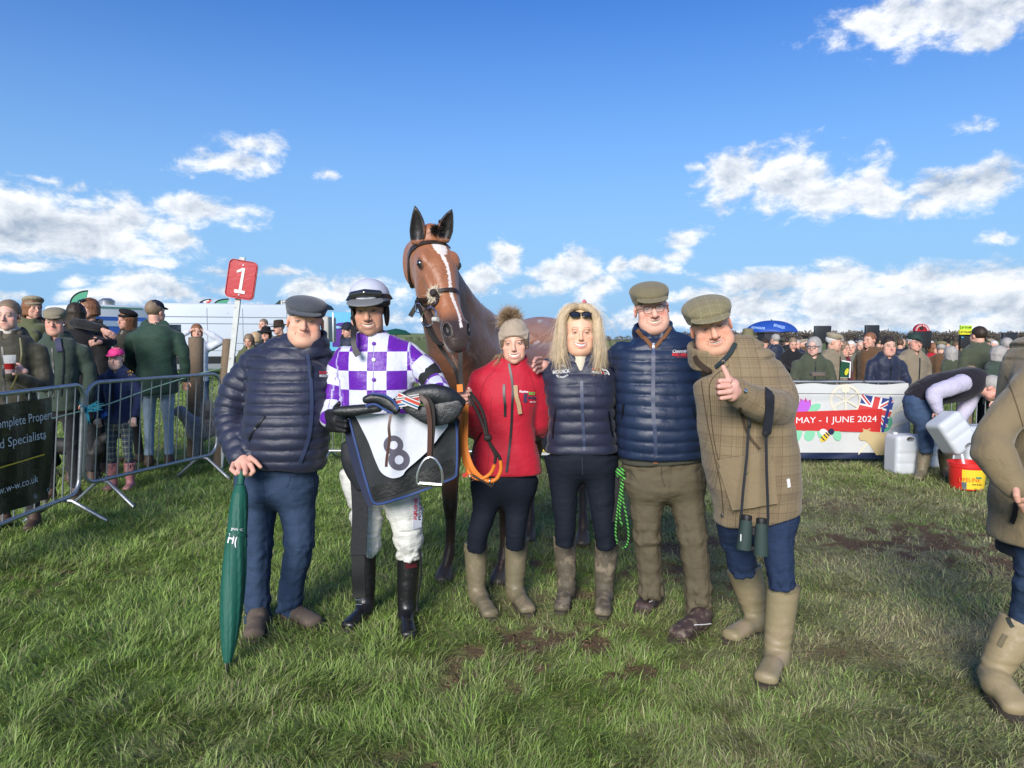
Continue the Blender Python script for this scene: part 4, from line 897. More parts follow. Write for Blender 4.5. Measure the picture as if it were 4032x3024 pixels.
# ------------------------------------------------------------------ people
SKIN = (.60, .34, .25)
def skin_mat(): return mat('skin', attr='Col', rough=.52, spec=.35, sss=.12, bump=(260, .0008, 3), bump2=(70, .0012, 3), var=(40, .06))
def hair_mat(): return mat('hair', attr='Col', rough=.55, spec=.35, bump=(55, .006, 4, (1, 1, .16)), bump2=(160, .003, 2, (1, 1, .1)), var=[(90, .3)])
def head_mesh(h, p, C, M, s):
    """a head with face, modelled in its own frame (face towards -y, eye line z=0), returns world V, Q, colours"""
    g = Sdf((-.115, -.15, -.235), (.115, .135, .14), h)
    hw = p.get('hw', 1.0); jw = p.get('jaw', 1.0); fat = p.get('fat', 0.); sm = p.get('smile', .5); op = p.get('open', 0.); ns = p.get('nose', 1.0); fem = p.get('fem', 0)
    fine = h < .0035
    g.ell((0, .012, .035), (.074 * hw, .094, .083), k=.01)
    g.ell((0, -.022, -.01), (.064 * hw, .07, .085), k=.02)
    g.ell((0, -.034, -.066), ((.051 + .010 * fat) * hw * jw, .056, .046 + .005 * fat), k=.02)
    g.ell((0, -.070 - .002 * fat, -.099), ((.022 + .006 * fat) * jw, .018, .016), k=.03)
    if fat: g.ell((0, -.030, -.105), (.058 * hw, .050, .036), k=.03)
    for sx in (-1, 1):
        g.ell((sx * .041 * hw, -.062, -.028 + .004 * sm), (.024, .02, .019), k=.015)
        g.ell((sx * (.043 + .005 * fat) * hw, -.043, -.062), (.018 + .006 * fat, .028, .030), k=.035)
        g.ell((sx * .027, -.083, .021), (.024, .010, .008 if fem else .0095), k=.012)
        g.ell((sx * .031, -.100, .001), (.018, .013, .0105), k=.011, mode='sub')
        g.ell((sx * .075 * hw, .012, -.010), (.0085, .017, .029), rotm(sx * 24, 8, sx * -6), k=.006)
        if fine: g.ell((sx * .084 * hw, .005, -.008), (.006, .009, .018), rotm(sx * 22, 8, 0), k=.004, mode='sub')
    g.cap((0, -.087, .012), (0, -.106 - .006 * ns, -.028), .0075, .0105 * ns, k=.010)
    g.ell((0, -.107 - .008 * ns, -.034), (.0115 * ns, .0115 * ns, .0105 * ns), k=.006)
    for sx in (-1, 1):
        g.ell((sx * .0125 * ns, -.101, -.037), (.0075 * ns, .010, .0075), k=.005)
        if fine: g.ell((sx * .007, -.110, -.0455), (.0035, .005, .003), k=.003, mode='sub')
    g.ell((0, -.075, -.066), (.031, .021, .022), k=.014)
    mw = .024 + .009 * sm; cz = -.0640 + .0105 * sm; H = .0005 + .0125 * op; gap = H
    T = lambda q: 1 - q * q
    zu = lambda q: cz + (-.0618 - cz) * T(q); zl = lambda q: cz + (-.0618 - H - cz) * T(q)
    qs = (-1, -.66, -.33, 0, .33, .66, 1)
    g.chain([(q * mw, -.0790 - .0180 * T(q), zu(q) + .0034) for q in qs], [.0022, .0032, .0037, .0036, .0037, .0032, .0022], k=.007)
    g.chain([(q * mw, -.0790 - .0165 * T(q), zl(q) - .0042) for q in qs], [.0022, .0038, .0046, .0050, .0046, .0038, .0022], k=.007)
    wall = -.0915 if op > 0 else -.0965
    def mouth(x, y, z):
        q = np.clip(x / mw, -1, 1); t_ = 1 - q * q; a_ = cz + (-.0618 - cz) * t_; b_ = a_ - np.maximum(H, .0012) * t_
        return np.maximum(np.maximum(z - a_, b_ - z), np.maximum(y - (wall + 11 * x * x), np.abs(x) - mw))
    g.op((-mw, -.13, -.09), (mw, -.07, -.04), mouth, .0012, 'sub')
    # smile folds and age lines
    dd = .0012 + .0012 * sm + .001 * p.get('age', 0)
    for sx in (-1, 1):
        if sm > .2 or p.get('age', 0): g.chain([(sx * .017, -.098, -.040), (sx * (.028 + .006 * sm), -.088, -.054), (sx * (.032 + .007 * sm), -.078, -.072)], [dd, dd, dd * .6], k=.007, mode='sub')
        if p.get('age', 0) > .5 and fine:
            g.cap((sx * .020, -.093, -.014), (sx * .042, -.083, -.017), .001, .001, k=.005, mode='sub')
            g.cap((sx * .052, -.066, .0), (sx * .060, -.056, -.010), .001, .001, k=.004, mode='sub')
    if p.get('age', 0) > .5 and fine:
        for zz in (.042, .054): g.cap((-.035, -.087, zz), (.035, -.087, zz), .0008, .0008, k=.005, mode='sub')
    # eyes: lids then balls
    ez = .0; slit = p.get('slit', .0042) * (1.0 if fine else 1.5)
    for sx in (-1, 1):
        lx = sx * .031
        g.ell((lx, -.0775, ez), (.0150, .0140, .0125), k=.004)
        if fine: g.ell((lx, -.094, ez - .0005), (.0125, .012, slit), k=.0015, mode='sub')
        g.ell((lx, -.0780, ez), (.0125, .0128 if fine else .0146, .0120 if fine else slit), k=0)
    # neck, down into the collar; given in this head's own frame
    Mi = np.linalg.inv(M)
    nb = (Mi @ (np.array(p['neck']) - C)) / s if 'neck' in p else np.array((0, .04, -.2))
    nr = p.get('nr', .054) / s
    g.chain([(0, .022, -.06), tuple(np.array((0, .022, -.06)) * .4 + nb * .6), tuple(nb)], [nr * .98, nr, nr * 1.1], k=.02)
    V, Q = g.mesh()
    V = smooth_mesh(V, Q, 1, .35)
    x, y, z = V.T; ax = np.abs(x)
    c0 = np.array(p.get('skin', SKIN)); c = np.tile(c0, (len(V), 1))
    def blend(w, col): c[:] = c * (1 - w[:, None]) + np.array(col) * w[:, None]
    G2 = lambda *a: np.exp(-sum(a))
    red = p.get('red', .45); rc = c0 * np.array((1.12, .62, .60))
    blend(red * G2(((ax - .043) / .02) ** 2, ((z + .032) / .022) ** 2) * (y < -.03), rc)
    blend(.7 * red * G2((x / .014) ** 2, ((z + .036) / .014) ** 2) * (y < -.08), rc)
    blend(.5 * red * (ax > .072 * hw), rc)
    blend(.35 * G2(((ax - .031) / .02) ** 2, ((z + .0) / .014) ** 2) * (y < -.05), c0 * np.array((.72, .6, .6)))
    if p.get('stub', 0): blend(p['stub'] * (y < -.01) * (1 / (1 + np.exp((z + .040 + .3 * (ax - .03)) / .006))), c0 * .42)
    # brows
    bc = p.get('brow', (.12, .08, .05)); bt = p.get('browt', 1.)
    bz = .0225 + .004 * np.cos((ax - .03) / .02 * 1.4)
    blend(p.get('browa', .85) * np.clip(1.4 - np.abs(z - bz) / (.0036 * bt), 0, 1) * (ax > .012) * (ax < .048) * (y < -.05), bc)
    # mouth
    inlip = (ax < mw * 1.05) & (y < -.078) & (z < -.0555) & (z > -.0795 - gap)
    lipc = p.get('lip', (.48, .17, .15))
    t = np.clip(1 - ((ax / (mw * 1.04)) ** 2), 0, 1); za = cz + (-.0618 - cz) * t; zb = za - H * t
    blend(p.get('lipa', .8) * (inlip & (z < za + .0062 * (.35 + .65 * t)) & (z > zb - .0085 * (.3 + .7 * t))), lipc)
    if op > 0:
        inn = (ax < mw) & (z < za + .0006) & (z > zb - .0006) & (y > -.0975) & (y < -.06) & (y > wall - .0022 + 11 * x * x); c[inn] = (.10, .03, .03)
        tee = inn & (z > zb + .16 * H * t) & (ax < mw * .90); c[tee] = p.get('toothc', (.80, .75, .66))
    # eyes
    gz = p.get('gaze', (0, 0))
    for sx in (-1, 1):
        X, Y, Z = x - sx * .031, y + .078, z - ez
        rr = np.sqrt(X ** 2 + Y ** 2 + Z ** 2)
        eye = (np.abs(X) < .0118) & (np.abs(Z) < slit * 1.02) & (Y < 0) & (rr < (.0132 if fine else .0152))
        c[eye] = (.42, .37, .34)
        ir = eye & (np.hypot(X - gz[0] * .004, Z - gz[1] * .004) < (.0062 if fine else .0066)); c[ir] = p.get('iris', (.10, .08, .06))
        lash = (~eye) & (np.abs(X) < .0145) & (Z > 0) & (Z < slit + .0032) & (y < -.080) & (Z > slit * .3); c[lash] = c0 * p.get('lash', .38)
        lash2 = (~eye) & (np.abs(X) < .0135) & (Z < 0) & (Z > -slit - .002) & (y < -.080) & (Z < -slit * .5); c[lash2] = c0 * .62
    if p.get('hairline') is not None:            # hair roots and short cropped hair painted by growth area
        hc = p['hairline']; m = (z > .062 - .75 * np.clip(y + .06, 0, .12)) & ((ax > .0) | (z > .05)) ; m &= ~((y < -.055) & (z < .058)); m &= z > -.05
        m &= ~((ax > .07 * hw) & (z < .02) & (y < .03) & (y > -.02)); c[m] = hc
    W = (M @ (V * s).T).T + C
    return W, Q, c
def hand_chain(g, palm, fingers, k=.004):
    for a, b, ra, rb in palm: g.cap(a, b, ra, rb, k=.010)
    for f, r in fingers: g.chain(f, [r] + [r * .96] * (len(f) - 2) + [r * .80], k=k, k_in=.002)
def hand_mesh(h, palm, fingers, col=SKIN):
    al = np.array([list(a) for pp in palm for a in pp[:2]] + [list(q) for f, r in fingers for q in f])
    g = Sdf(al.min(0) - .055, al.max(0) + .055, h); hand_chain(g, palm, fingers)
    V, Q = g.mesh(); c = np.tile(np.array(col), (len(V), 1))
    n = vnoise(V, 60, 1); c *= (1 + .06 * n)[:, None]; c[:, 1:] *= (1 - .08 * np.clip(n, 0, 1))[:, None]
    return V, Q, c
def gen_hand(W, D, Nn, S, size=1., curl=.5, thumb=1, spread=.3):
    """wrist, direction of the fingers, back-of-hand normal, thumb side (+1: D x N)"""
    D = Vector(D).normalized(); Nn = Vector(Nn); Nn = (Nn - D * Nn.dot(D)).normalized(); L = D.cross(Nn) * thumb
    W = Vector(W); z = size
    palm = [(W, W + D * .075 * z + L * .018 * z, .022 * z, .019 * z), (W, W + D * .075 * z - L * .020 * z, .020 * z, .016 * z), (W + D * .02 * z + L * .016 * z, W + D * .05 * z + L * .03 * z, .016 * z, .014 * z)]
    fs = []
    for i, (o, l) in enumerate(((.027, .075), (.009, .083), (-.010, .077), (-.028, .060))):
        p0 = W + D * .083 * z + L * o * z; a = 0.; pts = [p0]; d0 = (D + L * (o * 4 * spread)).normalized()
        for j, fr in enumerate((.45, .32, .23)):
            a += curl * (1.3 if j else 1.0) * (1 + .06 * i); dr = d0 * math.cos(a) - Nn * math.sin(a); pts.append(pts[-1] + dr * l * fr * z)
        fs.append(([tuple(q) for q in pts], (.0088 - .0006 * i) * z))
    t0 = W + D * .03 * z + L * .03 * z; t1 = t0 + (D * .6 + L * .75 - Nn * .3).normalized() * .034 * z; t2 = t1 + (D * .9 + L * .25 - Nn * .35).normalized() * .03 * z
    fs.append(([tuple(t0), tuple(t1), tuple(t2)], .0105 * z))
    return [(tuple(a), tuple(b), ra, rb) for a, b, ra, rb in palm], fs
def join(parts):
    Vs, Qs, Cs, n = [], [], [], 0
    for V, Q, c in parts:
        if len(V) == 0: continue
        Vs.append(V); Qs.append(Q + n); Cs.append(c); n += len(V)
    return np.concatenate(Vs), np.concatenate(Qs), np.concatenate(Cs)

# ---- headgear and hair, in the head's frame
def local_obj(name, fn, C, M, s, m, parent, h, lo=(-.17, -.23, -.3), hi=(.17, .19, .26), col=None, noise=0., nf=60, it=1, uv=False, **k):
    g = Sdf(lo, hi, h); fn(g); V, Q = g.mesh()
    if len(V) == 0: return None
    V = smooth_mesh(V, Q, it, .4)
    if noise: V = V + normals(V, Q) * (noise * vnoise(V * np.array((1, 1, .35)), nf, 3))[:, None]
    uv3 = np.stack([V[:, 0], V[:, 1] + V[:, 2] * .6, V[:, 2]], 1) if uv else None
    c = None
    if col is not None: c = col(V) if callable(col) else np.tile(np.array(col), (len(V), 1))
    return mesh_np(name, (M @ (V * s).T).T + C, Q, m, parent, True, col=c, uv3=uv3, **k)
def flat_cap(w=1., tip=0., hgt=1.):
    def f(g):
        g.ell((0, .004, .092), (.094 * w, .114, .044 * hgt), rotm(0, 10, tip), k=.01)
        g.ell((0, -.052, .082), (.080 * w, .076, .030 * hgt), rotm(0, 17, tip), k=.02)
        g.chain([(0, .008, .044), (0, .004, .074)], [.083 * w, .089 * w], [.098, .103], k=.012, capr=.012)
        g.plane((0, 0, .041), (0, .26, -1), k=.005)
        g.ell((0, .01, .015), (.077 * w, .093, .045), k=.004, mode='sub')
        g.ell((0, -.100, .052), (.074 * w, .060, .0075), rotm(0, 17, tip), k=.002)
    return f
def ball_cap(g):
    g.ell((0, .005, .055), (.084, .103, .076), k=.01); g.plane((0, 0, .042), (0, .12, -1), k=.005)
    g.ell((0, .005, .040), (.072, .090, .062), k=.003, mode='sub')
    g.ell((0, -.115, .050), (.062, .062, .0055), rotm(0, 12, 0), k=.004); g.ell((0, .005, .132), (.007, .007, .005), k=.003)
def cranium_hair(low=-.05, thick=.008, front=.018, side=-.02, long_back=0.):
    def f(g):
        g.ell((0, .016, .036), (.074 + thick, .094 + thick, .083 + thick), k=.01)
        if long_back: g.ell((0, .05, -.05), (.07, .055, .09), k=.03)
        g.op(g.lo, g.lo + g.h * g.n, lambda x, y, z: np.maximum(np.minimum((-.012 - y) , 1), 0) * 0 + ((front - .0) - z - 1.1 * (y + .03)) * .7, .008, 'int')
        g.plane((0, .03, low), (0, .55, -1), k=.01)
        for sx in (-1, 1): g.ell((sx * .085, -.002, -.015), (.02, .022, .036), k=.006, mode='sub')
    return f
def bob_hair(length=.11, parting=.0, face=.052):
    def f(g):
        g.ell((0, .016, .040), (.088, .104, .088), k=.01)
        g.chain([(0, .02, .02), (0, .022, -length)], [.093, .090], [.098, .082], k=.02, capr=.02)
        g.ell((parting, -.085, -.035), (face, .085, .095), k=.012, mode='sub')
        g.ell((0, -.02, -.16), (.05, .07, .09), k=.01, mode='sub')
        g.ell((0, -.015, -.02), (.060, .075, .085), k=.006, mode='sub')
    return f
def beanie(g):
    g.ell((0, .012, .050), (.083, .102, .094), k=.01); g.chain([(0, .012, -.03), (0, -.002, .060)], [.077, .083], [.092, .101], k=.02, capr=.012)
    g.plane((0, 0, -.024), (0, -.66, -1), k=.006); g.chain([(0, .03, -.03), (0, -.05, .042)], [.080, .081], [.096, .072], k=.012, capr=.010)
    g.plane((0, 0, -.024), (0, -.66, -1), k=.004)
    g.ell((0, -.050, -.045), (.066, .09, .090), k=.006, mode='sub')
def brim_hat(br=.15, hgt=.10, droop=.0):
    def f(g):
        g.chain([(0, .005, .045), (0, .0, .045 + hgt)], [.084, .072], [.100, .088], k=.01, capr=.018)
        g.ell((0, 0, .045 + hgt + .012), (.018, .06, .020), k=.015, mode='sub')
        g.ell((0, 0, .048), (br, br * 1.1, .010), rotm(0, 5, 0), k=.012)
        if droop: g.ell((0, 0, .10), (br * 1.2, br * 1.3, .058), k=.01, mode='sub') if False else None
    return f
def beret(g):
    g.ell((.012, .012, .085), (.105, .115, .042), rotm(0, -14, 8), k=.01); g.chain([(0, .0, .035), (0, 0, .055)], [.083, .086], [.1, .1], k=.02, capr=.01)
    g.plane((0, 0, .028), (0, .1, -1), k=.006)
HATS = {'flat': flat_cap(), 'ball': ball_cap, 'beanie': beanie, 'brim': brim_hat(), 'bighat': brim_hat(.17, .075), 'beret': beret}

def person(label, base, head, neck, torso=None, arms=(), legs=(), boots=(), top=None, bottom=None, boot=None, hands=(), hair=None, hat=None, res=1., collar=None, group=None, extra=None):
    """base: world point under the figure; everything below in world metres"""
    root = empty('person', base, label, 'person', group)
    C = np.array(head['c'], float); M = rotm(*head.get('rot', (0, 0, 0))); s = head.get('s', 1.0)
    head['neck'] = neck
    hh = .0019 * res if res < 1.5 else .0045 * (res / 2)
    parts = [head_mesh(hh, head, C, M, s)]
    for palm, fs, *hc in hands: parts.append(hand_mesh(.0026 * res, palm, fs, hc[0] if hc else head.get('skin', SKIN)))
    # body under the clothes
    inner = []
    if torso: inner.append((torso[0][:-2], [a * .5 for a in torso[1][:-2]]))
    for a in arms: inner.append((a[0], [r * .45 for r in a[1]]))
    for l in legs: inner.append((l[0], [r * .5 for r in l[1]]))
    if inner:
        allp = np.array([list(p) for ch in inner for p in ch[0]]); g = Sdf(allp.min(0) - .1, allp.max(0) + .1, .03)
        for pts, rr in inner: g.chain([tuple(p) for p in pts], [max(r, .022) for r in rr], k=.02)
        g.cap(torso[0][0], neck, .05, .05, k=.02)
        V, Q = g.mesh(); parts.append((V, Q, np.tile(np.array(head.get('skin', SKIN)), (len(V), 1))))
    V, Q, c = join(parts); body = mesh_np('body', V, Q, skin_mat(), root, True, col=c)
    out = {'root': root, 'body': body, 'C': C, 'M': M, 's': s}
    if torso and top:
        out['top'] = garment(top.get('name', 'jacket'), root, torso, arms, top, .008 * max(res, 1), collar, neck, C)
    if legs and bottom:
        L = []
        pel = bottom.get('pelvis')
        out['bottom'] = trousers('trousers', root, legs, pel, bottom, .008 * max(res, 1))
    out['boots'] = [make_boot(root, b, boot or {}, .007 * max(res, 1)) for b in boots]
    if hair:
        hr = local_obj(hair.get('name', 'hair'), hair['fn'], C, M, s, hair.get('m') or hair_mat(), root, .004 * max(1, res), col=hair['col'], noise=hair.get('noise', .003), nf=hair.get('nf', 70)); out['hair'] = hr
    if hat:
        ht = local_obj(hat.get('name', 'hat'), hat['fn'], C - (M @ np.array((0, 0, .007 * s)) if hat.get('name') == 'flat_cap' else 0), M, s, hat['m'], root, .0035 * max(1, res), uv=True, it=2); out['hat'] = ht
    return out
def quilt(V, Q, which, al, spec, z0):
    per, amp = spec; N = normals(V, Q)
    v = np.where(which == 0, V[:, 2] - z0, al)
    v = v + .010 * vnoise(V, 6, 2) + .004 * vnoise(V, 17, 4)
    ph = np.abs(np.sin(math.pi * v / per)); d = amp * (ph ** .55 - .75)
    d += .0016 * vnoise(V * np.array((1, 1, 2.6)), 42, 5) * (1 - ph) * 2 + .002 * vnoise(V, 22, 6)
    return V + N * d[:, None]
def garment(name, root, torso, arms, top, h, collar, neck, C):
    pts, w, d = torso; side = top.get('side', (1, 0, 0))
    P0, w0, d0 = sm_chain(pts, w, d)
    chains = [(P0, w0, side)]
    lo, hi = P0.min(0) - max(w0) - .06, P0.max(0) + max(w0) + .06
    A = []
    for a in arms:
        Pa, wa = sm_chain(a[0], a[1]); A.append((Pa, wa)); lo = np.minimum(lo, Pa.min(0) - max(wa) - .03); hi = np.maximum(hi, Pa.max(0) + max(wa) + .03); chains.append((Pa, wa, (0, 1, 0)))
    g = Sdf(lo, hi, h)
    g.chain([tuple(p) for p in P0], w0, d0, side, k=.012, k_in=.012, p=top.get('p', 2.4), capr=.03)
    for f in top.get('bulge', []): g.ell(*f, k=.05)
    hem = top.get('hem')
    if hem is not None: g.plane(hem, top.get('hemn', (0, 0, -1)), k=.012)
    for Pa, wa in A:
        g.chain([tuple(p) for p in Pa], wa, k=top.get('ak', .035), k_in=.01)
    if collar:
        cw, cd, ht, op = collar[:4]; nk = np.array(neck); up = (C - nk); up = up / np.linalg.norm(up)
        g.seg(tuple(nk - up * .02), tuple(nk + up * ht), (cw * 1.12, cd * 1.12), (cw, cd), side, k=.03, capr=.012)
        g.seg(tuple(nk + up * .0), tuple(nk + up * (ht + .1)), (cw * .82, cd * .82), (cw * .84, cd * .84), side, k=.006, mode='sub')
        if op:
            f = np.array(top.get('front', (0, -1, 0)), float)
            g.ell(nk + f * cd * 1.1 + up * ht * 1.1, (op, .05, ht * 1.15), k=.012, mode='sub')
    V, Q = g.mesh(); V = smooth_mesh(V, Q, 1, .4)
    which, al, ang = chain_coord(V, [(c[0], c[1], c[2]) for c in chains])
    if top.get('quilt'): V = quilt(V, Q, which, al, top['quilt'], pts[-1][2])
    fold = top.get('fold', .004)
    if fold:
        N = normals(V, Q); fr = top.get('foldf', 14)
        dd = vnoise(V * np.array((1, 1, 1.5)), fr, 7) + .6 * vnoise(V, fr * 2.3, 8)
        am = np.where(which == 0, 1.0, 1.7); V = V + N * (fold * dd * am)[:, None]
    u = np.where(which == 0, V[:, 0] - pts[0][0], ang * .07 + .03 * which); vv = np.where(which == 0, V[:, 2], al + .04)
    return mesh_np(name, V, Q, top['m'], root, True, uv3=np.stack([u, vv, which.astype(float)], 1), col=np.tile(np.array(top.get('col', (.5, .5, .5))), (len(V), 1)))
def trousers(name, root, legs, pel, bt, h):
    lo = np.full(3, 1e9); hi = -lo; L = []
    for l in legs:
        Pl, wl = sm_chain(l[0], l[1]); wl = [q * bt.get('slim', .87) for q in wl]; L.append((Pl, wl)); lo = np.minimum(lo, Pl.min(0) - max(wl) - .04); hi = np.maximum(hi, Pl.max(0) + max(wl) + .04)
    if pel: pp = np.array([p[:3] for p in pel[0]]); lo = np.minimum(lo, pp.min(0) - max(pel[1]) - .03); hi = np.maximum(hi, pp.max(0) + max(pel[1]) + .03)
    g = Sdf(lo, hi, h)
    for Pl, wl in L:
        g.chain([tuple(p) for p in Pl], wl, [a * bt.get('fd', 1.02) for a in wl], (1, 0, 0), k=.02, k_in=.008, p=2, capr=.012)
    if pel: g.chain(pel[0], pel[1], pel[2], (1, 0, 0), k=.05, p=2.1, capr=.13)
    V, Q = g.mesh(); V = smooth_mesh(V, Q, 1, .4)
    which, al, ang = chain_coord(V, [(a, b, (1, 0, 0)) for a, b in L]); N = normals(V, Q)
    am = bt.get('fold', .006); tot = max(np.linalg.norm(np.diff(L[0][0], axis=0), axis=1).sum(), .1)
    t = al / tot; prof = .35 + .5 * np.exp(-((t - .5) / .1) ** 2) + 1.1 * np.clip((t - .78) / .2, 0, 1) + .6 * np.exp(-(t / .1) ** 2)
    cr = np.sin(al * 75 + 2.2 * np.sin(ang + which) + 3 * vnoise(V, 7, 2)) * np.clip(.2 + vnoise(V, 9, 13), 0, 1)
    d = am * prof * (1.1 * vnoise(np.stack([ang * .25, al * 1.9, which * .3], 1), 17, 9) + .5 * vnoise(V * np.array((1, 1, 1.6)), 30, 10)) + am * .8 * cr * (prof > .5)
    V = V + N * d[:, None]
    return mesh_np(name, V, Q, bt['m'], root, True, uv3=np.stack([ang * .08, al, which.astype(float)], 1))
def make_boot(root, b, sp, h):
    """b: dict ankle, heel, toe, top, r=(top, ankle), z ground; wellington, shoe or jockey boot"""
    top, ank, heel, toe = [np.array(b[k], float) for k in ('top', 'ankle', 'heel', 'toe')]
    rt, ra = b['r']; fw = b.get('fw', .046); al = np.stack([top, ank, heel, toe])
    g = Sdf(al.min(0) - .12, al.max(0) + .12, h); dirf = toe - heel; L = np.linalg.norm(dirf); dirf = dirf / L
    up = np.array((0, 0, 1.)); up = up - dirf * (up @ dirf); up /= np.linalg.norm(up); sd = np.cross(dirf, up)
    g.chain([tuple(heel + dirf * .03 + up * fw * .85), tuple(heel + dirf * L * .45 + up * fw * .85), tuple(toe - dirf * fw * 1.1 + up * fw * .62)], [fw * .88, fw * .98, fw * 1.08], [fw * .88, fw * .80, fw * .66], sd, k=.02, p=2.2, capr=fw)
    mid = ank + (top - ank) * .4
    if b.get('shaft', True):
        g.chain([tuple(heel + dirf * .035 + up * fw), tuple(ank), tuple(mid), tuple(top)], [ra * .95, ra, ra + (rt - ra) * .55, rt], k=.035, k_in=.012)
        n = (top - ank) / np.linalg.norm(top - ank); g.plane(top - n * .004, n, k=.003)
        g.cap(top - n * .05, top + n * .05, rt * .76, rt * .8, k=.003, mode='sub')
    else:
        g.chain([tuple(heel + dirf * .035 + up * fw), tuple(ank)], [ra, ra], k=.03)
    g.op(g.lo, g.lo + g.h * g.n, lambda x, y, z: -((x - heel[0]) * up[0] + (y - heel[1]) * up[1] + (z - heel[2]) * up[2]), .004, 'int')
    V, Q = g.mesh(); V = smooth_mesh(V, Q, 1, .4); N = normals(V, Q)
    am = sp.get('fold', .002); near = np.exp(-(np.linalg.norm(V - (ank + (0, 0, .03)), axis=1) / .10) ** 2)
    V = V + N * (am * (vnoise(V * np.array((.4, .4, 1.8)), 34, 12) * (near * 2.2 + .25)))[:, None]
    bo = mesh_np(sp.get('name', 'boot'), V, Q, sp['m'], root, True)
    if h < .0145:
        mb = MB(); w_ = fw * 1.12; o = []
        for k in range(28):
            a = 2 * math.pi * k / 28; f_ = L * .5 + math.cos(a) * (L * .5 + .006); ww = w_ * (1.0 if f_ > L * .45 else .88) * math.copysign(abs(math.sin(a)) ** .6, math.sin(a)); o.append(Vector(heel + dirf * f_ + sd * ww - up * .004))
        mb.poly(o, .022, Vector(up)); mb.build('sole', mat(sp.get('sole', 'rubber_sole'), (.055, .045, .034), rough=.8, var=(30, .3)), bo)
    return bo

# ---- px helpers
def pxp(d0):
    """photo pixel points at depth d0+dd; radii in px to metres"""
    f = lambda px, py, dd=0.: tuple(P(px, py, d0 + dd)); return f
def chain_px(d0, L):
    pts = [tuple(P(a[0], a[1], d0 + a[2])) for a in L]; r = [a[3] * (d0 + a[2]) / FPX for a in L]; return pts, r
def torso_px(d0, L):
    """(px, py, dd, halfwidth px, half depth m)"""
    pts = [tuple(P(a[0], a[1], d0 + a[2])) for a in L]; return pts, [a[3] * (d0 + a[2]) / FPX for a in L], [a[4] for a in L]
def boot_px(top, ankle, heel, toe, rpx, fw=.046, shaft=True, lift=0.):
    """toe and heel pixels are taken on the ground"""
    t = G(*toe); hl = G(*heel); d = hl.y
    t = hl + (t - hl).normalized() * min((t - hl).length, .31)
    if lift: hl.z += lift
    A = P(ankle[0], ankle[1], d - .01 if len(ankle) < 3 else d + ankle[2]); T = P(top[0], top[1], d + (top[2] if len(top) > 2 else 0.02))
    return {'top': tuple(T), 'ankle': tuple(A), 'heel': tuple(hl), 'toe': tuple(t), 'r': (rpx[0] * d / FPX, rpx[1] * d / FPX), 'fw': fw, 'shaft': shaft}
# ------------------------------------------------------------------ the group in front
puff = mat('navy_puffer', (.014, .018, .042), rough=.5, spec=.45, bump=(24, .007, 3), bump2=(90, .001, 3), var=(6, .18), sheen=.1)
puff2 = mat('navy_puffer_bright', (.011, .022, .056), rough=.46, spec=.45, bump=(24, .007, 3), bump2=(90, .001, 3), var=(6, .18))
navyknit = mat('navy_softshell', (.010, .013, .028), rough=.7, bump=(30, .006, 4), var=(9, .15))
denim = mat('blue_denim', (.032, .054, .102), rough=.85, var=[(5, .38), (160, .2)], bump=(16, .018, 4, (1, 1, 1.5)), bump2=(420, .001, 2), spec=.15)
denim_dk = mat('dark_denim', (.008, .011, .020), rough=.8, var=[(6, .15)], bump=(20, .010, 4, (1, 1, 2.6)), bump2=(400, .0008, 2), spec=.2)
denim_mid = mat('mid_denim', (.020, .034, .075), rough=.85, var=[(6, .2), (150, .14)], bump=(18, .016, 4, (1, 1, 2)), spec=.15)
cordm = mat('olive_moleskin', (.105, .088, .058), rough=.9, var=[(5, .16), (90, .08)], bump=(14, .022, 4, (1, 1, 1.4)), spec=.1)
redsoft = mat('red_softshell', (.42, .010, .028), rough=.62, var=(8, .08), bump=(17, .016, 3), bump2=(260, .0006, 2), spec=.25, sheen=.15)
tweedg = mat('olive_tweed_cap', (.19, .165, .095), rough=.95, var=[(260, .22)], pattern=pat_plaid(.042, (.30, .26, .16), (.13, .10, .05), .0022), bump=(500, .001, 2), spec=.1, sheen=.2)
tweedg2 = mat('olive_cap_plain', (.165, .14, .085), rough=.95, var=[(260, .22)], pattern=pat_plaid(.05, (.20, .17, .10), (.13, .10, .06), .0022), bump=(500, .001, 2), spec=.1, sheen=.2)
greyw = mat('grey_wool_cap', (.062, .070, .082), rough=.95, var=[(240, .5), (30, .2)], bump=(420, .0012, 2), spec=.12, sheen=.25)
coatm = mat('brown_check_tweed', (.225, .172, .104), rough=.93, var=[(300, .16), (7, .08)], pattern=pat_plaid(.088, (.10, .066, .036), (.055, .035, .02), .003, fine=.0085, f1=.42, f2=.5), bump=(13, .020, 4), bump2=(420, .001, 2), spec=.12, sheen=.15)
wellyA = mat('tan_wellington', (.235, .195, .110), rough=.48, var=(9, .12), mud=(11, .50, .72, (.30, .23, .155)), bump=(26, .003, 4), spec=.35)
wellyB = mat('olive_wellington', (.150, .128, .078), rough=.5, var=(9, .15), mud=(10, .50, .68, (.24, .185, .125)), bump=(26, .003, 4), spec=.35)
wellyC = mat('muddy_wellington', (.092, .078, .056), rough=.6, var=(9, .2), mud=(13, .46, .62, (.215, .175, .125)), bump=(30, .004, 5), spec=.25)
suede = mat('brown_suede_shoe', (.105, .080, .062), rough=.85, var=(30, .2), mud=(20, .5, .7, (.17, .13, .09)), bump=(60, .003, 4))
leath = mat('black_leather', (.010, .010, .011), rough=.34, var=(12, .2), mud=(14, .60, .74, (.10, .085, .065)), bump=(40, .004, 4), spec=.5)
blackl = mat('black_strap', (.012, .012, .013), rough=.45, var=(30, .2), bump=(200, .0008, 2), spec=.45)
zipm = mat('zip', (.006, .007, .010), rough=.4, spec=.5); zipn = mat('navy_zip', (.03, .042, .09), rough=.45, spec=.5)
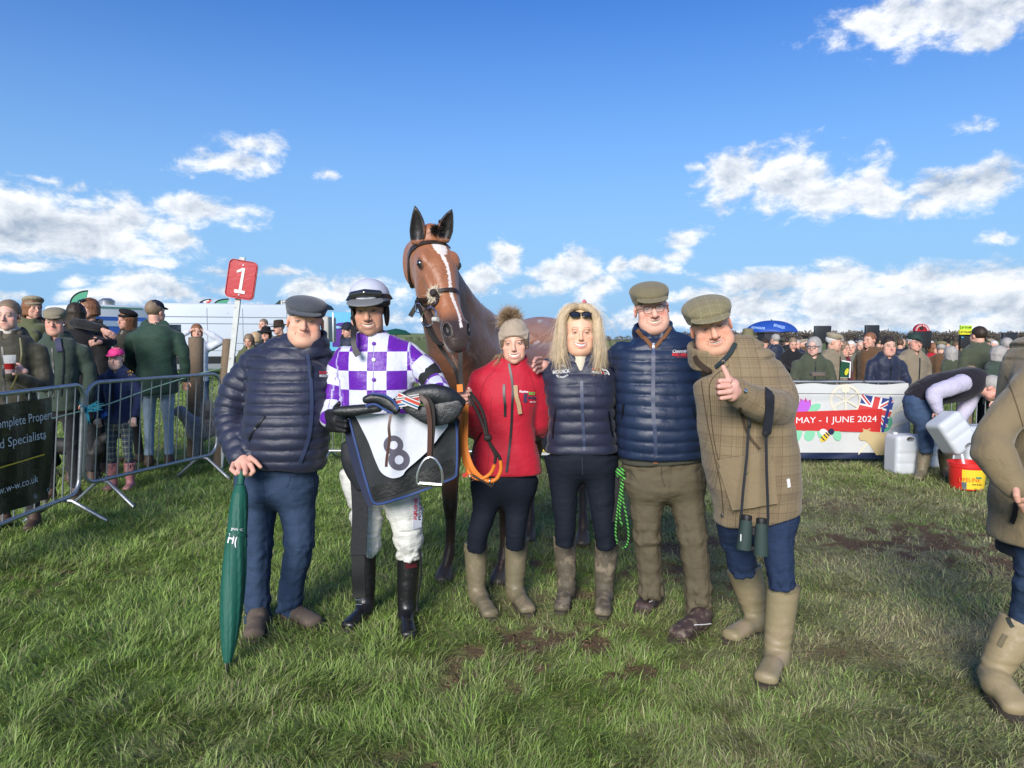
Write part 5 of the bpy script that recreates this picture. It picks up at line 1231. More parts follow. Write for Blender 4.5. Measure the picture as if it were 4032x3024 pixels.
steel = mat('polished_steel', (.62, .62, .62), rough=.18, metal=1.)
whitetx = mat('white_thread', (.75, .75, .75), rough=.7); redtx = mat('red_thread', (.62, .03, .03), rough=.7); greentx = mat('green_thread', (.12, .45, .08), rough=.7)

def seam(pts, w, bv, m, name, parent, off=.003, th=.004, **k):
    mb = MB(); strap_on(mb, bv, pts, w, off, th, **k)
    if mb.v: return mb.build(name, m, parent)

# ---------- man in grey cap with umbrella
D = 3.8; nk = tuple(P(1212, 1372, D + .02))
man1 = person('stout older man in grey flat cap and navy puffer jacket leaning on a green umbrella', G(1120, 2455),
    dict(c=P(1203, 1266, D - .02), rot=(12, 2, 5), s=1.04, hw=1.13, jaw=1.02, fat=.8, age=1., smile=.75, red=.5, browa=.35, brow=(.35, .27, .2), nose=1.2, slit=.0032, skin=(.72, .41, .29), nr=.068, lipa=.45, lip=(.45, .19, .16), iris=(.04, .045, .05)), nk,
    torso=torso_px(D, [(1205, 1375, .02, 66, .085), (1180, 1402, .02, 125, .11), (1155, 1450, .0, 158, .14), (1142, 1550, -.03, 163, .165), (1132, 1660, -.05, 166, .185), (1128, 1750, -.05, 164, .185), (1128, 1836, -.03, 150, .165)]),
    arms=[chain_px(D, [(1010, 1428, .02, 62), (945, 1520, .02, 66), (905, 1630, .0, 62), (916, 1715, -.08, 55), (944, 1800, -.17, 47)]),
          chain_px(D, [(1262, 1430, .04, 58), (1325, 1530, .16, 55), (1400, 1570, .30, 50), (1450, 1575, .32, 44)])],
    legs=[chain_px(D, [(1020, 1850, .0, 92), (1018, 1990, .0, 80), (1016, 2140, -.01, 64), (1012, 2290, .0, 57), (1016, 2442, .02, 54)]),
          chain_px(D, [(1160, 1850, .0, 92), (1170, 1990, .0, 80), (1178, 2140, -.01, 64), (1150, 2290, .02, 56), (1140, 2405, .04, 53)])],
    boots=[boot_px((1018, 2400), (1018, 2425), (1018, 2458), (996, 2535), (40, 38), .050, False), boot_px((1140, 2370), (1140, 2395), (1130, 2432), (1262, 2480), (40, 38), .050, False)],
    top=dict(m=puff, quilt=(.058, .011), hem=tuple(P(1128, 1832, D)), hemn=(-.08, 0, -1), fold=.003, name='puffer_jacket'), bottom=dict(m=denim, pelvis=([tuple(P(1082, 1830, D)), tuple(P(1086, 1905, D))], [.19, .205], [.15, .15]), fold=.012),
    boot=dict(m=suede, name='shoe'), collar=(.105, .100, .078, .055),
    hands=[([(P(945, 1792, D - .17), P(972, 1838, D - .23), .044, .036), (P(935, 1800, D - .17), P(945, 1832, D - .22), .036, .030)],
            [([P(922, 1822, D - .22), P(912, 1848, D - .27), P(930, 1866, D - .30)], .0125), ([P(945, 1832, D - .25), P(938, 1858, D - .29), P(952, 1874, D - .29)], .013),
             ([P(966, 1836, D - .26), P(966, 1864, D - .30), P(974, 1872, D - .28)], .013), ([P(988, 1830, D - .25), P(998, 1856, D - .28), P(988, 1868, D - .28)], .0125),
             ([P(985, 1800, D - .22), P(1008, 1818, D - .26), P(1026, 1838, D - .26)], .012)], (.60, .33, .25))],
    hair=dict(fn=cranium_hair(-.03, .003), col=(.42, .36, .28), name='hair'), hat=dict(fn=flat_cap(1.13, 3, 1.02), m=greyw, name='flat_cap'))
bvj = bvh_of(man1['top'])
seam([(1209, 1395), (1221, 1480), (1226, 1600), (1215, 1720), (1180, 1822)], .018, bvj, zipn, 'zip', man1['root'])
seam([(1224, 1440), (1226, 1486)], .008, bvj, zipm, 'zip_pull', man1['root'], off=.010)
seam([(1046, 1640), (1020, 1670), (990, 1712), (982, 1740)], .010, bvj, zipm, 'pocket_zip', man1['root'])
for nme, tx, x, y, w, mm, hp in (('embroidery', 'EQUINE', 1271, 1469, 28, redtx, 11), ('embroidery', 'PRODUCTS', 1274, 1480, 34, whitetx, 9), ('embroidery', 'UK LTD', 1302, 1483, 18, redtx, 9)):
    text_on(nme, tx, bvj, x, y, w, mm, man1['root'], hpx=hp, bold=.02)
mb = MB(); strap_on(mb, bvj, [(1284, 1462), (1291, 1468), (1286, 1475), (1294, 1478), (1306, 1470), (1309, 1484)], .006, .003, .002); mb.build('embroidery', whitetx, man1['root'])

# ---------- umbrella he leans on
ub = empty('umbrella', G(893, 2646), 'furled dark green golf umbrella with white letters standing on its tip', 'umbrella')
A_, B_ = P(951, 1856, 3.52), G(893, 2648)
def on_ax(t): return A_.lerp(B_, t)
grn = mat('umbrella_green', (.008, .085, .058), rough=.6, var=(14, .15), bump=(60, .002, 3), spec=.35)
mb = MB(); mb.tube([on_ax(0), on_ax(.03), on_ax(.06), on_ax(.072)], [.017, .019, .016, .019], 14); mb.build('handle', grn, ub)
mb = MB(); mb.tube([on_ax(.065), on_ax(1.0)], [.006, .005], 8); mb.build('shaft', steel, ub)
ax_ = np.array((B_ - A_).normalized()); u_ = np.cross(ax_, (0, 1, 0)); u_ /= np.linalg.norm(u_); w_ = np.cross(ax_, u_)
Vv, Ff = [], []; NS, NT_ = 64, 90
rp = [(0.075, .024), (.12, .038), (.2, .043), (.32, .044), (.38, .050), (.5, .056), (.62, .054), (.75, .046), (.88, .032), (.945, .020), (.955, .016)]
for i in range(NT_):
    t = .075 + (.955 - .075) * i / (NT_ - 1); r0 = np.interp(t, [a for a, _ in rp], [b for _, b in rp])
    for k in range(NS):
        a = 2 * math.pi * k / NS; tw = a + t * 1.5
        lobe = 1 + (.13 * (t > .1) * min(1, (t - .1) * 8)) * ((((tw * 8 / (2 * math.pi)) % 1.0)) - .5) * min(1, (1 - t) * 8)
        Vv.append(np.array(A_.lerp(B_, t)) + (u_ * math.cos(a) + w_ * math.sin(a)) * r0 * lobe)
Ff = np.array([[i * NS + k, (i + 1) * NS + k, (i + 1) * NS + (k + 1) % NS, i * NS + (k + 1) % NS] for i in range(NT_ - 1) for k in range(NS)])
can = mesh_np('canopy', np.array(Vv), Ff, grn, ub)
mb = MB(); mb.tube([on_ax(.33), on_ax(.345)], [.050, .051], 20, caps=False); mb.build('tie_strap', mat('umb_dark', (.005, .07, .048), rough=.6), ub)
mb = MB(); mb.tube([on_ax(.935), on_ax(.955), on_ax(1.0)], [.021, .010, .004], 10); mb.build('ferrule', mat('umb_tip', (.03, .04, .035), rough=.5), ub)
bvu = bvh_of(can)
text_on('lettering', 'H(', bvu, 917, 2128, 36, whitetx, ub, rot=12, hpx=52, bold=.02); text_on('lettering', 'JNIS·C', bvu, 932, 2086, 44, whitetx, ub, rot=5, hpx=12, bold=.01)

# ---------- jockey
D = 3.78; nk = tuple(P(1466, 1345, D + .01))
PU, WH = (.105, .006, .31), (.58, .60, .70)
silk = mat('silk', rough=.42, pattern=pat_check((*PU, 1), (*WH, 1), .1, .099), bump=(17, .022, 4), bump2=(60, .006, 3), spec=.4, sheen=.2)
silkp = mat('purple_silk', PU, rough=.42, bump=(40, .01, 3), spec=.4)
breech = mat('white_breeches', (.60, .60, .56), rough=.7, bump=(26, .016, 4, (1, 1, 1.8)), var=(7, .06), mud=(24, .70, .80, (.40, .34, .25)))
glovem = mat('black_glove', (.014, .014, .015), rough=.75, bump=(160, .001, 2), var=(30, .3))
jk = person('jockey in purple and white chequered silks and helmet carrying a saddle', G(1500, 2440),
    dict(c=P(1457, 1224, D - .02), rot=(2, 4, -3), s=1.09, hw=.93, jaw=.95, age=.8, smile=.8, open=.9, red=.35, stub=.35, brow=(.05, .035, .03), browt=1.2, browa=.9, nose=1.1, slit=.0034, skin=(.60, .33, .22), lipa=.5, nr=.060, iris=(.05, .05, .05), toothc=(.7, .66, .58)), nk,
    torso=torso_px(D, [(1466, 1350, .02, 62, .075), (1472, 1368, .02, 105, .09), (1480, 1405, .0, 138, .115), (1492, 1500, -.01, 138, .125), (1490, 1600, -.01, 130, .125), (1482, 1700, .0, 118, .12), (1480, 1800, .0, 118, .12)]),
    arms=[chain_px(D, [(1362, 1412, .0, 50), (1330, 1500, .0, 49), (1310, 1590, -.04, 44), (1296, 1648, -.13, 34)]),
          chain_px(D, [(1612, 1405, .0, 52), (1668, 1455, -.02, 52), (1706, 1505, -.06, 47), (1735, 1545, -.20, 38)])],
    legs=[chain_px(D, [(1428, 1850, .0, 84), (1442, 1980, -.01, 74), (1445, 2090, -.03, 60), (1448, 2166, .0, 48)]),
          chain_px(D, [(1545, 1850, .0, 84), (1585, 1980, -.01, 78), (1604, 2080, -.03, 66), (1612, 2190, .0, 50)])],
    boots=[boot_px((1434, 2150), (1440, 2375), (1448, 2418), (1356, 2492), (48, 33), .040), boot_px((1610, 2170), (1600, 2410), (1598, 2440), (1612, 2530), (47, 33), .040)],
    top=dict(m=silk, fold=.006, foldf=11, name='silks'), bottom=dict(m=breech, slim=.92, pelvis=([tuple(P(1486, 1800, D)), tuple(P(1486, 1880, D))], [.165, .18], [.13, .14]), fold=.012),
    boot=dict(m=leath, name='riding_boot', fold=.003), collar=(.080, .082, .05, 0),
    hands=[([(P(1300, 1640, D - .13), P(1330, 1655, D - .22), .040, .040), (P(1308, 1675, D - .16), P(1338, 1678, D - .22), .034, .034)],
            [([P(1335, 1632, D - .25), P(1362, 1636, D - .28), P(1378, 1640, D - .24)], .0135), ([P(1332, 1652, D - .26), P(1362, 1658, D - .29), P(1380, 1660, D - .24)], .0135),
             ([P(1334, 1672, D - .26), P(1362, 1678, D - .29), P(1378, 1678, D - .24)], .0135), ([P(1332, 1690, D - .25), P(1358, 1696, D - .27), P(1372, 1694, D - .24)], .0125),
             ([P(1310, 1632, D - .20), P(1322, 1604, D - .24), P(1334, 1590, D - .26)], .0135)], (.014, .014, .016))])
bvj = bvh_of(jk['top'])
seam([(1660, 1514), (1672, 1484), (1700, 1462), (1724, 1448)], .062, bvj, mat('armband', (.010, .012, .012), rough=.8), 'armband', jk['root'], off=.004, th=.002)
for y in (1353, 1418, 1495): 
    p, n = on(bvj, 1472, y, .004, D)
    mb = MB(); mb.lathe(p, [(.001, .006), (.009, .005), (.011, 0)], 14, n.to_track_quat('Z', 'Y').to_matrix()); mb.build('button', silkp if y != 1418 else whitetx, jk['root'])
seam([(1472, 1345), (1470, 1450), (1468, 1560)], .004, bvj, mat('placket', (.3, .25, .5), rough=.6), 'placket', jk['root'], off=.001, th=.001)
# collar of purple silk round the neck and helmet
C, M, s = jk['C'], jk['M'], jk['s']
local_obj('collar', lambda g: (g.chain([(0, .03, -.155), (0, .02, -.115)], [.080, .066], [.080, .066], k=.01, capr=.01), g.chain([(0, .03, -.2), (0, .01, -.08)], [.070, .058], [.070, .058], k=.004, mode='sub', capr=.02), g.ell((0, -.08, -.10), (.02, .04, .03), k=.01, mode='sub')), C, M, s, silkp, jk['root'], .004)
def helmet_shell(g):
    g.ell((0, .010, .066), (.099, .122, .090), k=.01); g.plane((0, .0, .040), (0, .0, -1), k=.004)
    g.ell((0, .0, -.0), (.080, .098, .075), k=.004, mode='sub'); g.ell((0, -.09, -.04), (.072, .09, .062), k=.008, mode='sub')
local_obj('helmet', helmet_shell, C, M, s, mat('helmet_cover', (.50, .52, .60), rough=.45, bump=(30, .004, 3), var=(9, .08)), jk['root'], .0032, it=2)
local_obj('helmet_peak', lambda g: (g.ell((0, -.115, .046), (.088, .060, .011), rotm(0, 20, 0), k=.01), g.ell((0, -.03, .016), (.078, .088, .05), k=.004, mode='sub')), C, M, s, mat('helmet_peak_grey', (.15, .155, .16), rough=.5), jk['root'], .0032)
local_obj('helmet_rim', lambda g: (g.chain([(0, .006, .024), (0, .004, .044)], [.0975, .0995], [.1185, .1215], k=.004, capr=.006), g.ell((0, -.02, -.01), (.086, .11, .07), k=.004, mode='sub')), C, M, s, mat('helmet_black', (.012, .012, .013), rough=.5), jk['root'], .0032)
local_obj('goggles', lambda g: (g.chain([(-.062, -.088, .080), (0, -.113, .086), (.062, -.088, .080)], [.017, .020, .017], k=.006), g.ell((0, -.085, .05), (.06, .03, .012), k=.004, mode='sub')), C, M, s, mat('goggle_lens', (.02, .018, .016), rough=.08, spec=.8, coat=1), jk['root'], .003)
mb = MB()
gpts = [Vector(C) + Vector(tuple(M @ (np.array((math.sin(a) * .103, .010 - math.cos(a) * .126, .082 - .010 * math.cos(a) - .02 * (1 - math.cos(a)))) * s))) for a in np.linspace(.45, 2 * math.pi - .45, 40)]
mb.ribbon(gpts, .024, [(p - Vector(C)).normalized() for p in gpts], .004); mb.build('goggle_strap', blackl, jk['root'])
for sx in (-1, 1): local_obj('ear_guard', lambda g: g.ell((sx * .079, .006, -.020), (.013, .034, .060), rotm(0, 0, sx * 4), k=.006), C, M, s, mat('helmet_black'), jk['root'], .0032)
mb = MB(); q = spline([(1393, 1285, 3.69), (1391, 1330, 3.64), (1397, 1370, 3.62), (1408, 1398, 3.61)], 5); mb.ribbon([P(*a) for a in q], .026, (0, -1, 0), .006)
mb.ribbon([P(1400, 1380, 3.605), P(1412, 1400, 3.60)], .032, (0, -1, 0), .012); mb.build('chin_strap', mat('helmet_black'), jk['root'])
# race whip tucked in the boot, sponsor patch
mb = MB(); mb.tube([P(*a) for a in spline([(1654, 2160, 3.72), (1658, 2250, 3.72), (1648, 2330, 3.72), (1642, 2405, 3.72)], 5)], [.006] * 15 + [.010], 8); mb.build('boot_lace', blackl, jk['root'])
bvt = bvh_of(jk['bottom'])
mb = MB(); strap_on(mb, bvt, [(1638, 1965), (1642, 2030), (1640, 2080)], .062, .003, .001); mb.build('patch', mat('patch_white', (.62, .64, .72), rough=.7), jk['root'])
text_on('lettering', 'EQUINE', bvt, 1633, 2006, 84, redtx, jk['root'], rot=-88, hpx=15, bold=.03, off=.008); text_on('lettering', 'PRODUCTS', bvt, 1650, 2004, 88, zipn, jk['root'], rot=-88, hpx=12, bold=.02, off=.008)
bvb = bvh_of(jk['boots'][1]); seam([(1610, 2178), (1616, 2205), (1618, 2236)], .062, bvb, mat('oxblood', (.07, .006, .01), rough=.5), 'boot_top', jk['root'], off=.003, th=.002)

# ---------- girl in red softshell
D = 3.98; nk = tuple(P(2024, 1436, D + .01))
gr = person('young woman in red softshell jacket and cream bobble hat holding the reins', G(2000, 2385),
    dict(c=P(2025, 1350, D - .02), rot=(-3, 2, -3), s=.98, hw=.90, jaw=.92, fem=1, smile=1.05, open=1.15, red=.35, brow=(.20, .13, .09), browt=.8, browa=.7, nose=.78, slit=.0032, lipa=.6, skin=(.72, .42, .31), nr=.046, lip=(.55, .22, .21), iris=(.04, .045, .05)), nk,
    torso=torso_px(D, [(2024, 1430, .02, 54, .07), (2018, 1452, .02, 88, .08), (2008, 1490, .0, 122, .10), (1995, 1560, -.01, 122, .118), (1990, 1640, -.01, 112, .115), (1988, 1720, .0, 120, .12), (1990, 1800, .0, 136, .135), (1993, 1870, .0, 142, .14)]),
    arms=[chain_px(D, [(1892, 1500, .0, 44), (1872, 1590, .02, 46), (1872, 1670, -.02, 44), (1858, 1650, -.15, 40), (1842, 1605, -.22, 34)]),
          chain_px(D, [(2108, 1500, .0, 44), (2128, 1600, .03, 42), (2126, 1680, .08, 39), (2160, 1706, .18, 33)])],
    legs=[chain_px(D, [(1926, 1880, .0, 76), (1908, 2010, -.01, 56), (1884, 2095, -.02, 48), (1876, 2160, .0, 42)]),
          chain_px(D, [(2046, 1880, .0, 76), (2036, 2010, -.01, 55), (2030, 2090, -.02, 47), (2028, 2150, .0, 42)])],
    boots=[boot_px((1874, 2132), (1876, 2330), (1882, 2372), (1942, 2448), (49, 35), .045), boot_px((2036, 2112), (2026, 2325), (2030, 2362), (2088, 2430), (49, 35), .045)],
    top=dict(m=redsoft, fold=.0045, foldf=10, hem=tuple(P(1993, 1862, D)), name='softshell_jacket'), bottom=dict(m=denim_dk, pelvis=([tuple(P(1986, 1850, D)), tuple(P(1986, 1900, D))], [.165, .17], [.12, .125]), fold=.003),
    boot=dict(m=wellyB, name='wellington_boot'), collar=(.078, .078, .045, .025),
    hands=[([(P(1850, 1570, D - .24), P(1836, 1562, D - .28), .032, .028), (P(1846, 1590, D - .23), P(1834, 1580, D - .28), .028, .026)],
            [([P(1838, 1543, D - .30), P(1816, 1545, D - .31), P(1806, 1556, D - .28)], .0098), ([P(1838, 1558, D - .31), P(1812, 1560, D - .32), P(1806, 1570, D - .28)], .0098),
             ([P(1838, 1573, D - .31), P(1814, 1576, D - .32), P(1810, 1584, D - .28)], .0095), ([P(1838, 1588, D - .30), P(1820, 1590, D - .31), P(1814, 1594, D - .28)], .0088),
             ([P(1850, 1560, D - .27), P(1852, 1540, D - .30), P(1846, 1530, D - .31)], .010)], (.60, .34, .27))],
    hair=dict(fn=cranium_hair(-.10, .006, .02), col=(.34, .23, .13), name='hair'),
    hat=dict(fn=beanie, m=mat('cream_knit', (.36, .29, .215), rough=.95, var=[(60, .15)], bump=(34, .012, 1, (1, 1, .12)), bump2=(150, .004, 2), sheen=.3), name='beanie'))
fur = mat('brown_fur', (.34, .235, .14), rough=.8, var=(120, .4))
fur_ball('pompom', P(2008, 1256, D - .0), .068, 3200, fur, gr['root'], seed=5, w=.0012)
bvj = bvh_of(gr['top'])
seam([(2004, 1432), (2018, 1520), (2016, 1600), (2010, 1720), (1994, 1860)], .013, bvj, zipm, 'zip', gr['root'])
seam([(1985, 1515), (1984, 1550), (1989, 1600), (1988, 1640)], .014, bvj, zipm, 'chest_zip', gr['root'], curve=False)
for L_ in ([(1896, 1700), (1868, 1760), (1856, 1812)], [(2104, 1738), (2122, 1770), (2133, 1818)]): seam(L_, .007, bvj, zipm, 'pocket_zip', gr['root'])
for L_ in ([(1950, 1455), (1910, 1500), (1893, 1560), (1890, 1620)], [(2084, 1462), (2098, 1510), (2110, 1560)], [(1935, 1560), (1930, 1700), (1920, 1855)]): seam(L_, .003, bvj, mat('red_seam', (.22, .006, .014), rough=.7), 'seam', gr['root'], off=.0005, th=.001)
for tx, x, y, w, mm, hp, ro in (('Equine', 2062, 1543, 34, whitetx, 11, 2), ('BIO', 2093, 1549, 24, greentx, 12, 2), ('enie', 2092, 1565, 34, zipn, 13, 2), ('g', 2067, 1568, 16, zipn, 36, 0)):
    text_on('embroidery', tx, bvj, x, y, w, mm, gr['root'], rot=ro, hpx=hp, bold=.035)
text_on('embroidery', '~ ~', bvj, 2096, 1582, 22, whitetx, gr['root'], hpx=6, bold=.08)
seam([(2028, 1520), (2032, 1560), (2040, 1590), (2046, 1628)], .022, bvj, mat('blonde_braid', (.40, .26, .14), rough=.6, bump=(90, .006, 2, (1, 1, .3))), 'braid', gr['root'], off=.004, th=.012)
# wisps and loose hair
wisps('loose_hair', gr['root'], [([P(1975, 1390, D - .02), P(1965, 1415, D - .05), P(1945, 1440, D - .07)], 1), ([P(1972, 1400, D - .02), P(1950, 1410, D), P(1928, 1450, D)], .6)], mat('mid_blonde', (.36, .25, .15), rough=.55), 45, .009)

# ---------- blonde woman
D = 3.98; nk = tuple(P(2284, 1412, D + .01)); blm = mat('blonde_strands', (.66, .53, .36), rough=.42, var=[(30, .4), (9, .3)], spec=.4)
bl = person('smiling woman with long blonde hair and sunglasses on her head in navy quilted gilet', G(2290, 2375),
    dict(c=P(2281, 1308, D - .02), rot=(0, 2, 0), s=1.0, hw=1.10, jaw=.92, fem=1, fat=.25, smile=1.15, open=1.15, red=.4, brow=(.22, .14, .08), browt=.9, browa=.65, nose=.80, slit=.0032, skin=(.78, .45, .31), nr=.048, lip=(.60, .18, .18), iris=(.03, .03, .03), toothc=(.85, .82, .78)), nk,
    torso=torso_px(D, [(2284, 1412, .02, 62, .075), (2284, 1432, .02, 112, .09), (2284, 1470, .0, 142, .11), (2286, 1560, -.02, 138, .135), (2290, 1640, -.02, 128, .125), (2290, 1710, -.01, 134, .13), (2290, 1790, .0, 144, .14)]),
    arms=[chain_px(D, [(2152, 1480, .02, 44), (2142, 1580, .06, 42), (2150, 1680, .12, 38), (2170, 1750, .16, 34)]),
          chain_px(D, [(2415, 1480, .02, 44), (2432, 1590, .05, 42), (2440, 1700, .08, 38), (2440, 1780, .06, 34)])],
    legs=[chain_px(D, [(2222, 1800, .0, 82), (2222, 1950, -.01, 62), (2226, 2060, -.02, 48), (2222, 2140, .0, 43)]),
          chain_px(D, [(2358, 1800, .0, 82), (2366, 1950, -.01, 62), (2376, 2060, -.02, 50), (2386, 2150, .0, 43)])],
    boots=[boot_px((2222, 2108), (2232, 2310), (2232, 2352), (2206, 2422), (46, 35), .045), boot_px((2390, 2124), (2378, 2320), (2380, 2362), (2372, 2452), (49, 35), .045)],
    top=dict(m=puff, quilt=(.066, .010), hem=tuple(P(2290, 1778, D)), fold=.003, name='quilted_gilet'), bottom=dict(m=denim_dk, pelvis=([tuple(P(2290, 1760, D)), tuple(P(2290, 1800, D))], [.170, .178], [.13, .135]), fold=.004),
    boot=dict(m=wellyC, name='wellington_boot', fold=.003), collar=(.092, .088, .055, .075),
    hair=dict(fn=lambda g: (cranium_hair(-.16, .012, .03)(g)), col=(.60, .45, .27), name='hair'))
bvj = bvh_of(bl['top'])
nkm = mat('cream_rib_knit', (.56, .50, .39), rough=.95, bump=(60, .006, 1, (1, 1, .05)), sheen=.3)
local_obj('roll_neck', lambda g: (g.chain([(0, .012, -.150), (0, .0, -.100)], [.066, .062], [.066, .060], k=.01, capr=.02), g.ell((0, -.045, -.20), (.040, .050, .075), k=.03)), bl['C'], bl['M'], bl['s'], nkm, bl['root'], .0035)
seam([(2290, 1500), (2292, 1600), (2298, 1700), (2300, 1776)], .018, bvj, zipn, 'zip', bl['root'])
for L_ in ([(2190, 1610), (2182, 1670), (2178, 1728)], [(2394, 1620), (2402, 1680), (2410, 1720)]): seam(L_, .010, bvj, zipm, 'pocket_zip', bl['root'])
text_on('embroidery', 'BIDDICK', bvj, 2211, 1463, 66, whitetx, bl['root'], rot=-5, hpx=13, bold=.01)
text_on('embroidery', 'BREAKING', bvj, 2211, 1441, 36, whitetx, bl['root'], rot=-3, hpx=7, bold=.01, arc=-40)
text_on('embroidery', 'PRE-TRAINING', bvj, 2214, 1486, 48, whitetx, bl['root'], rot=-3, hpx=7, bold=.01, arc=34)
for tx, x, y, w, mm, hp in (('EQUINE', 2346, 1455, 30, redtx, 9), ('PRODUCTS', 2350, 1466, 36, whitetx, 8), ('UK', 2373, 1468, 10, redtx, 9), ('LTD', 2385, 1471, 12, whitetx, 8)):
    text_on('embroidery', tx, bvj, x, y, w, mm, bl['root'], rot=4, hpx=hp, bold=.02)
mb = MB(); strap_on(mb, bvj, [(2368, 1452), (2376, 1458), (2384, 1457), (2394, 1468), (2397, 1478)], .006, .003, .002); mb.build('embroidery', whitetx, bl['root'])
gd = []; hg = Sdf(np.array(P(2290, 1330, D)) - (.26, .24, .27), np.array(P(2290, 1330, D)) + (.26, .2, .22), .005)
for k, (x0, x1, x2, x3, y3, dz) in enumerate([(2276, 2212, 2204, 2190, 1430, -.06), (2274, 2208, 2194, 2176, 1400, -.03), (2278, 2214, 2207, 2205, 1460, -.10), (2280, 2216, 2212, 2232, 1455, -.12), (2274, 2210, 2192, 2172, 1415, .0), (2270, 2218, 2202, 2184, 1440, .05), (2278, 2212, 2198, 2190, 1445, -.11),
                                        (2288, 2350, 2358, 2384, 1420, -.06), (2288, 2352, 2368, 2385, 1450, -.09), (2286, 2350, 2360, 2350, 1468, -.12), (2290, 2354, 2376, 2396, 1430, -.02), (2292, 2346, 2372, 2390, 1450, .04), (2288, 2352, 2364, 2365, 1465, -.11), (2286, 2348, 2358, 2338, 1460, -.13)]):
    pts = [P(x0, 1207, D - .04 + (.05 if k % 3 == 0 else 0)), P((x0 + x1) / 2, 1214, D - .075 + (.06 if k % 3 == 0 else 0)), P(x1, 1258, D - .07), P(x1 + (x2 - x1) * .5, 1325, D - .05 + dz * .4), P(x2, 1385, D - .02 + dz * .8), P(x3, y3, D + dz)]
    gd.append((pts, 1)); hg.chain([tuple(q) for q in sm_chain(pts, n=3)[0]], list(np.interp(np.linspace(0, 1, 16), [0, .3, .6, 1], [.008, .012, .014, .004])), k=.02)
    gd.append(([a_ + (b_ - a_) * .5 for a_, b_ in zip(pts, [P(q, r_, D - .04) for q, r_ in ((2282, 1205), (2282 + (x1 - 2282) * .6, 1206), (x1, 1240), (x1 + (x2 - x1) * .3, 1310), (x2, 1390), (x3, y3))])], .6))
V_, Q_ = hg.mesh(); V_ = smooth_mesh(V_, Q_, 2); V_ = V_ + normals(V_, Q_) * (.003 * vnoise(V_ * np.array((1, 1, .2)), 110, 3))[:, None]
mesh_np('hair_mass', V_, Q_, mat('blonde_mass', (.46, .35, .22), rough=.6, var=[(60, .35)], bump=(60, .012, 3, (1, 1, .12))), bl['root'])
wisps('long_hair', bl['root'], gd, blm, 210, .012, .0005, seed=4)
wisps('flyaway_hair', bl['root'], [([P(2300, 1210, D), P(2360, 1230, D), P(2400, 1300, D), P(2430, 1400, D)], 1), ([P(2260, 1210, D), P(2215, 1240, D), P(2190, 1330, D), P(2150, 1390, D)], 1)], blm, 26, .03, .0006, seed=9)
mb = MB(); mb.add(*(lambda v, f: (v, f))([P(2300, 1212, D - .03) + Vector(a) for a in ((-.012, 0, 0), (.014, 0, 0), (.02, 0, .03), (.004, 0, .048), (-.014, 0, .035))], [[0, 1, 2, 3, 4]]))
mb = MB(); mb.tube([P(2296, 1216, D - .02), P(2302, 1196, D - .02), P(2300, 1182, D - .01)], [.014, .016, .008], 10); mb.build('hair_clip', mat('pink_clip', (.5, .13, .15), rough=.5), bl['root'])
def glasses_on(parent, C, M, s, zc, y, w, hgt, m_l, m_f, tilt=0, name='glasses', frame=.0016, gap=.012, leg=True, solid=False):
    """two lenses, rims, bridge and temples in the head's frame"""
    def Wd(p): return Vector(tuple(np.array(C) + M @ (np.array(p) * s)))
    ct, st_ = math.cos(R(tilt)), math.sin(R(tilt)); root = parent; fr = MB(); le = MB()
    for sx in (-1, 1):
        ring = []
        for k in range(20):
            a = 2 * math.pi * k / 20; e = .72; cx = math.copysign(abs(math.cos(a)) ** e, math.cos(a)) * w / 2; cz = math.copysign(abs(math.sin(a)) ** e, math.sin(a)) * hgt / 2
            X = sx * (gap / 2 + w / 2) + cx; ring.append(Wd((X, y + abs(X) ** 2 * 3.0 + cz * st_, zc + cz * ct)))
        fr.tube(ring, frame * s, 6, closed=True); c0 = sum(ring, Vector()) / 20
        le.add([c0] + ring, [[0, 1 + k, 1 + (k + 1) % 20] for k in range(20)])
        xe = gap / 2 + w
        if leg: fr.tube([Wd((sx * xe, y + xe * xe * 3, zc + hgt * .25 * ct)), Wd((sx * .079, y + .045, zc + hgt * .2)), Wd((sx * .081, .0, zc + .002))], frame * s, 6)
    fr.tube([Wd((-gap / 2, y, zc + hgt * .15)), Wd((0, y - .002, zc + hgt * .25)), Wd((gap / 2, y, zc + hgt * .15))], frame * s * 1.2, 6)
    o = fr.build(name, m_f, root); l = le.build('lens', m_l, o); return o
dark_lens = mat('dark_lens', (.012, .014, .02), rough=.06, spec=.9, coat=1.); clear = mat('clear_lens', (.9, .9, .9), rough=.03, alpha=.12, spec=.8)
glasses_on(bl['root'], bl['C'], bl['M'], 1.0, .098, -.085, .050, .036, dark_lens, mat('black_frame', (.008, .008, .009), rough=.3), 40, 'sunglasses', .0032)

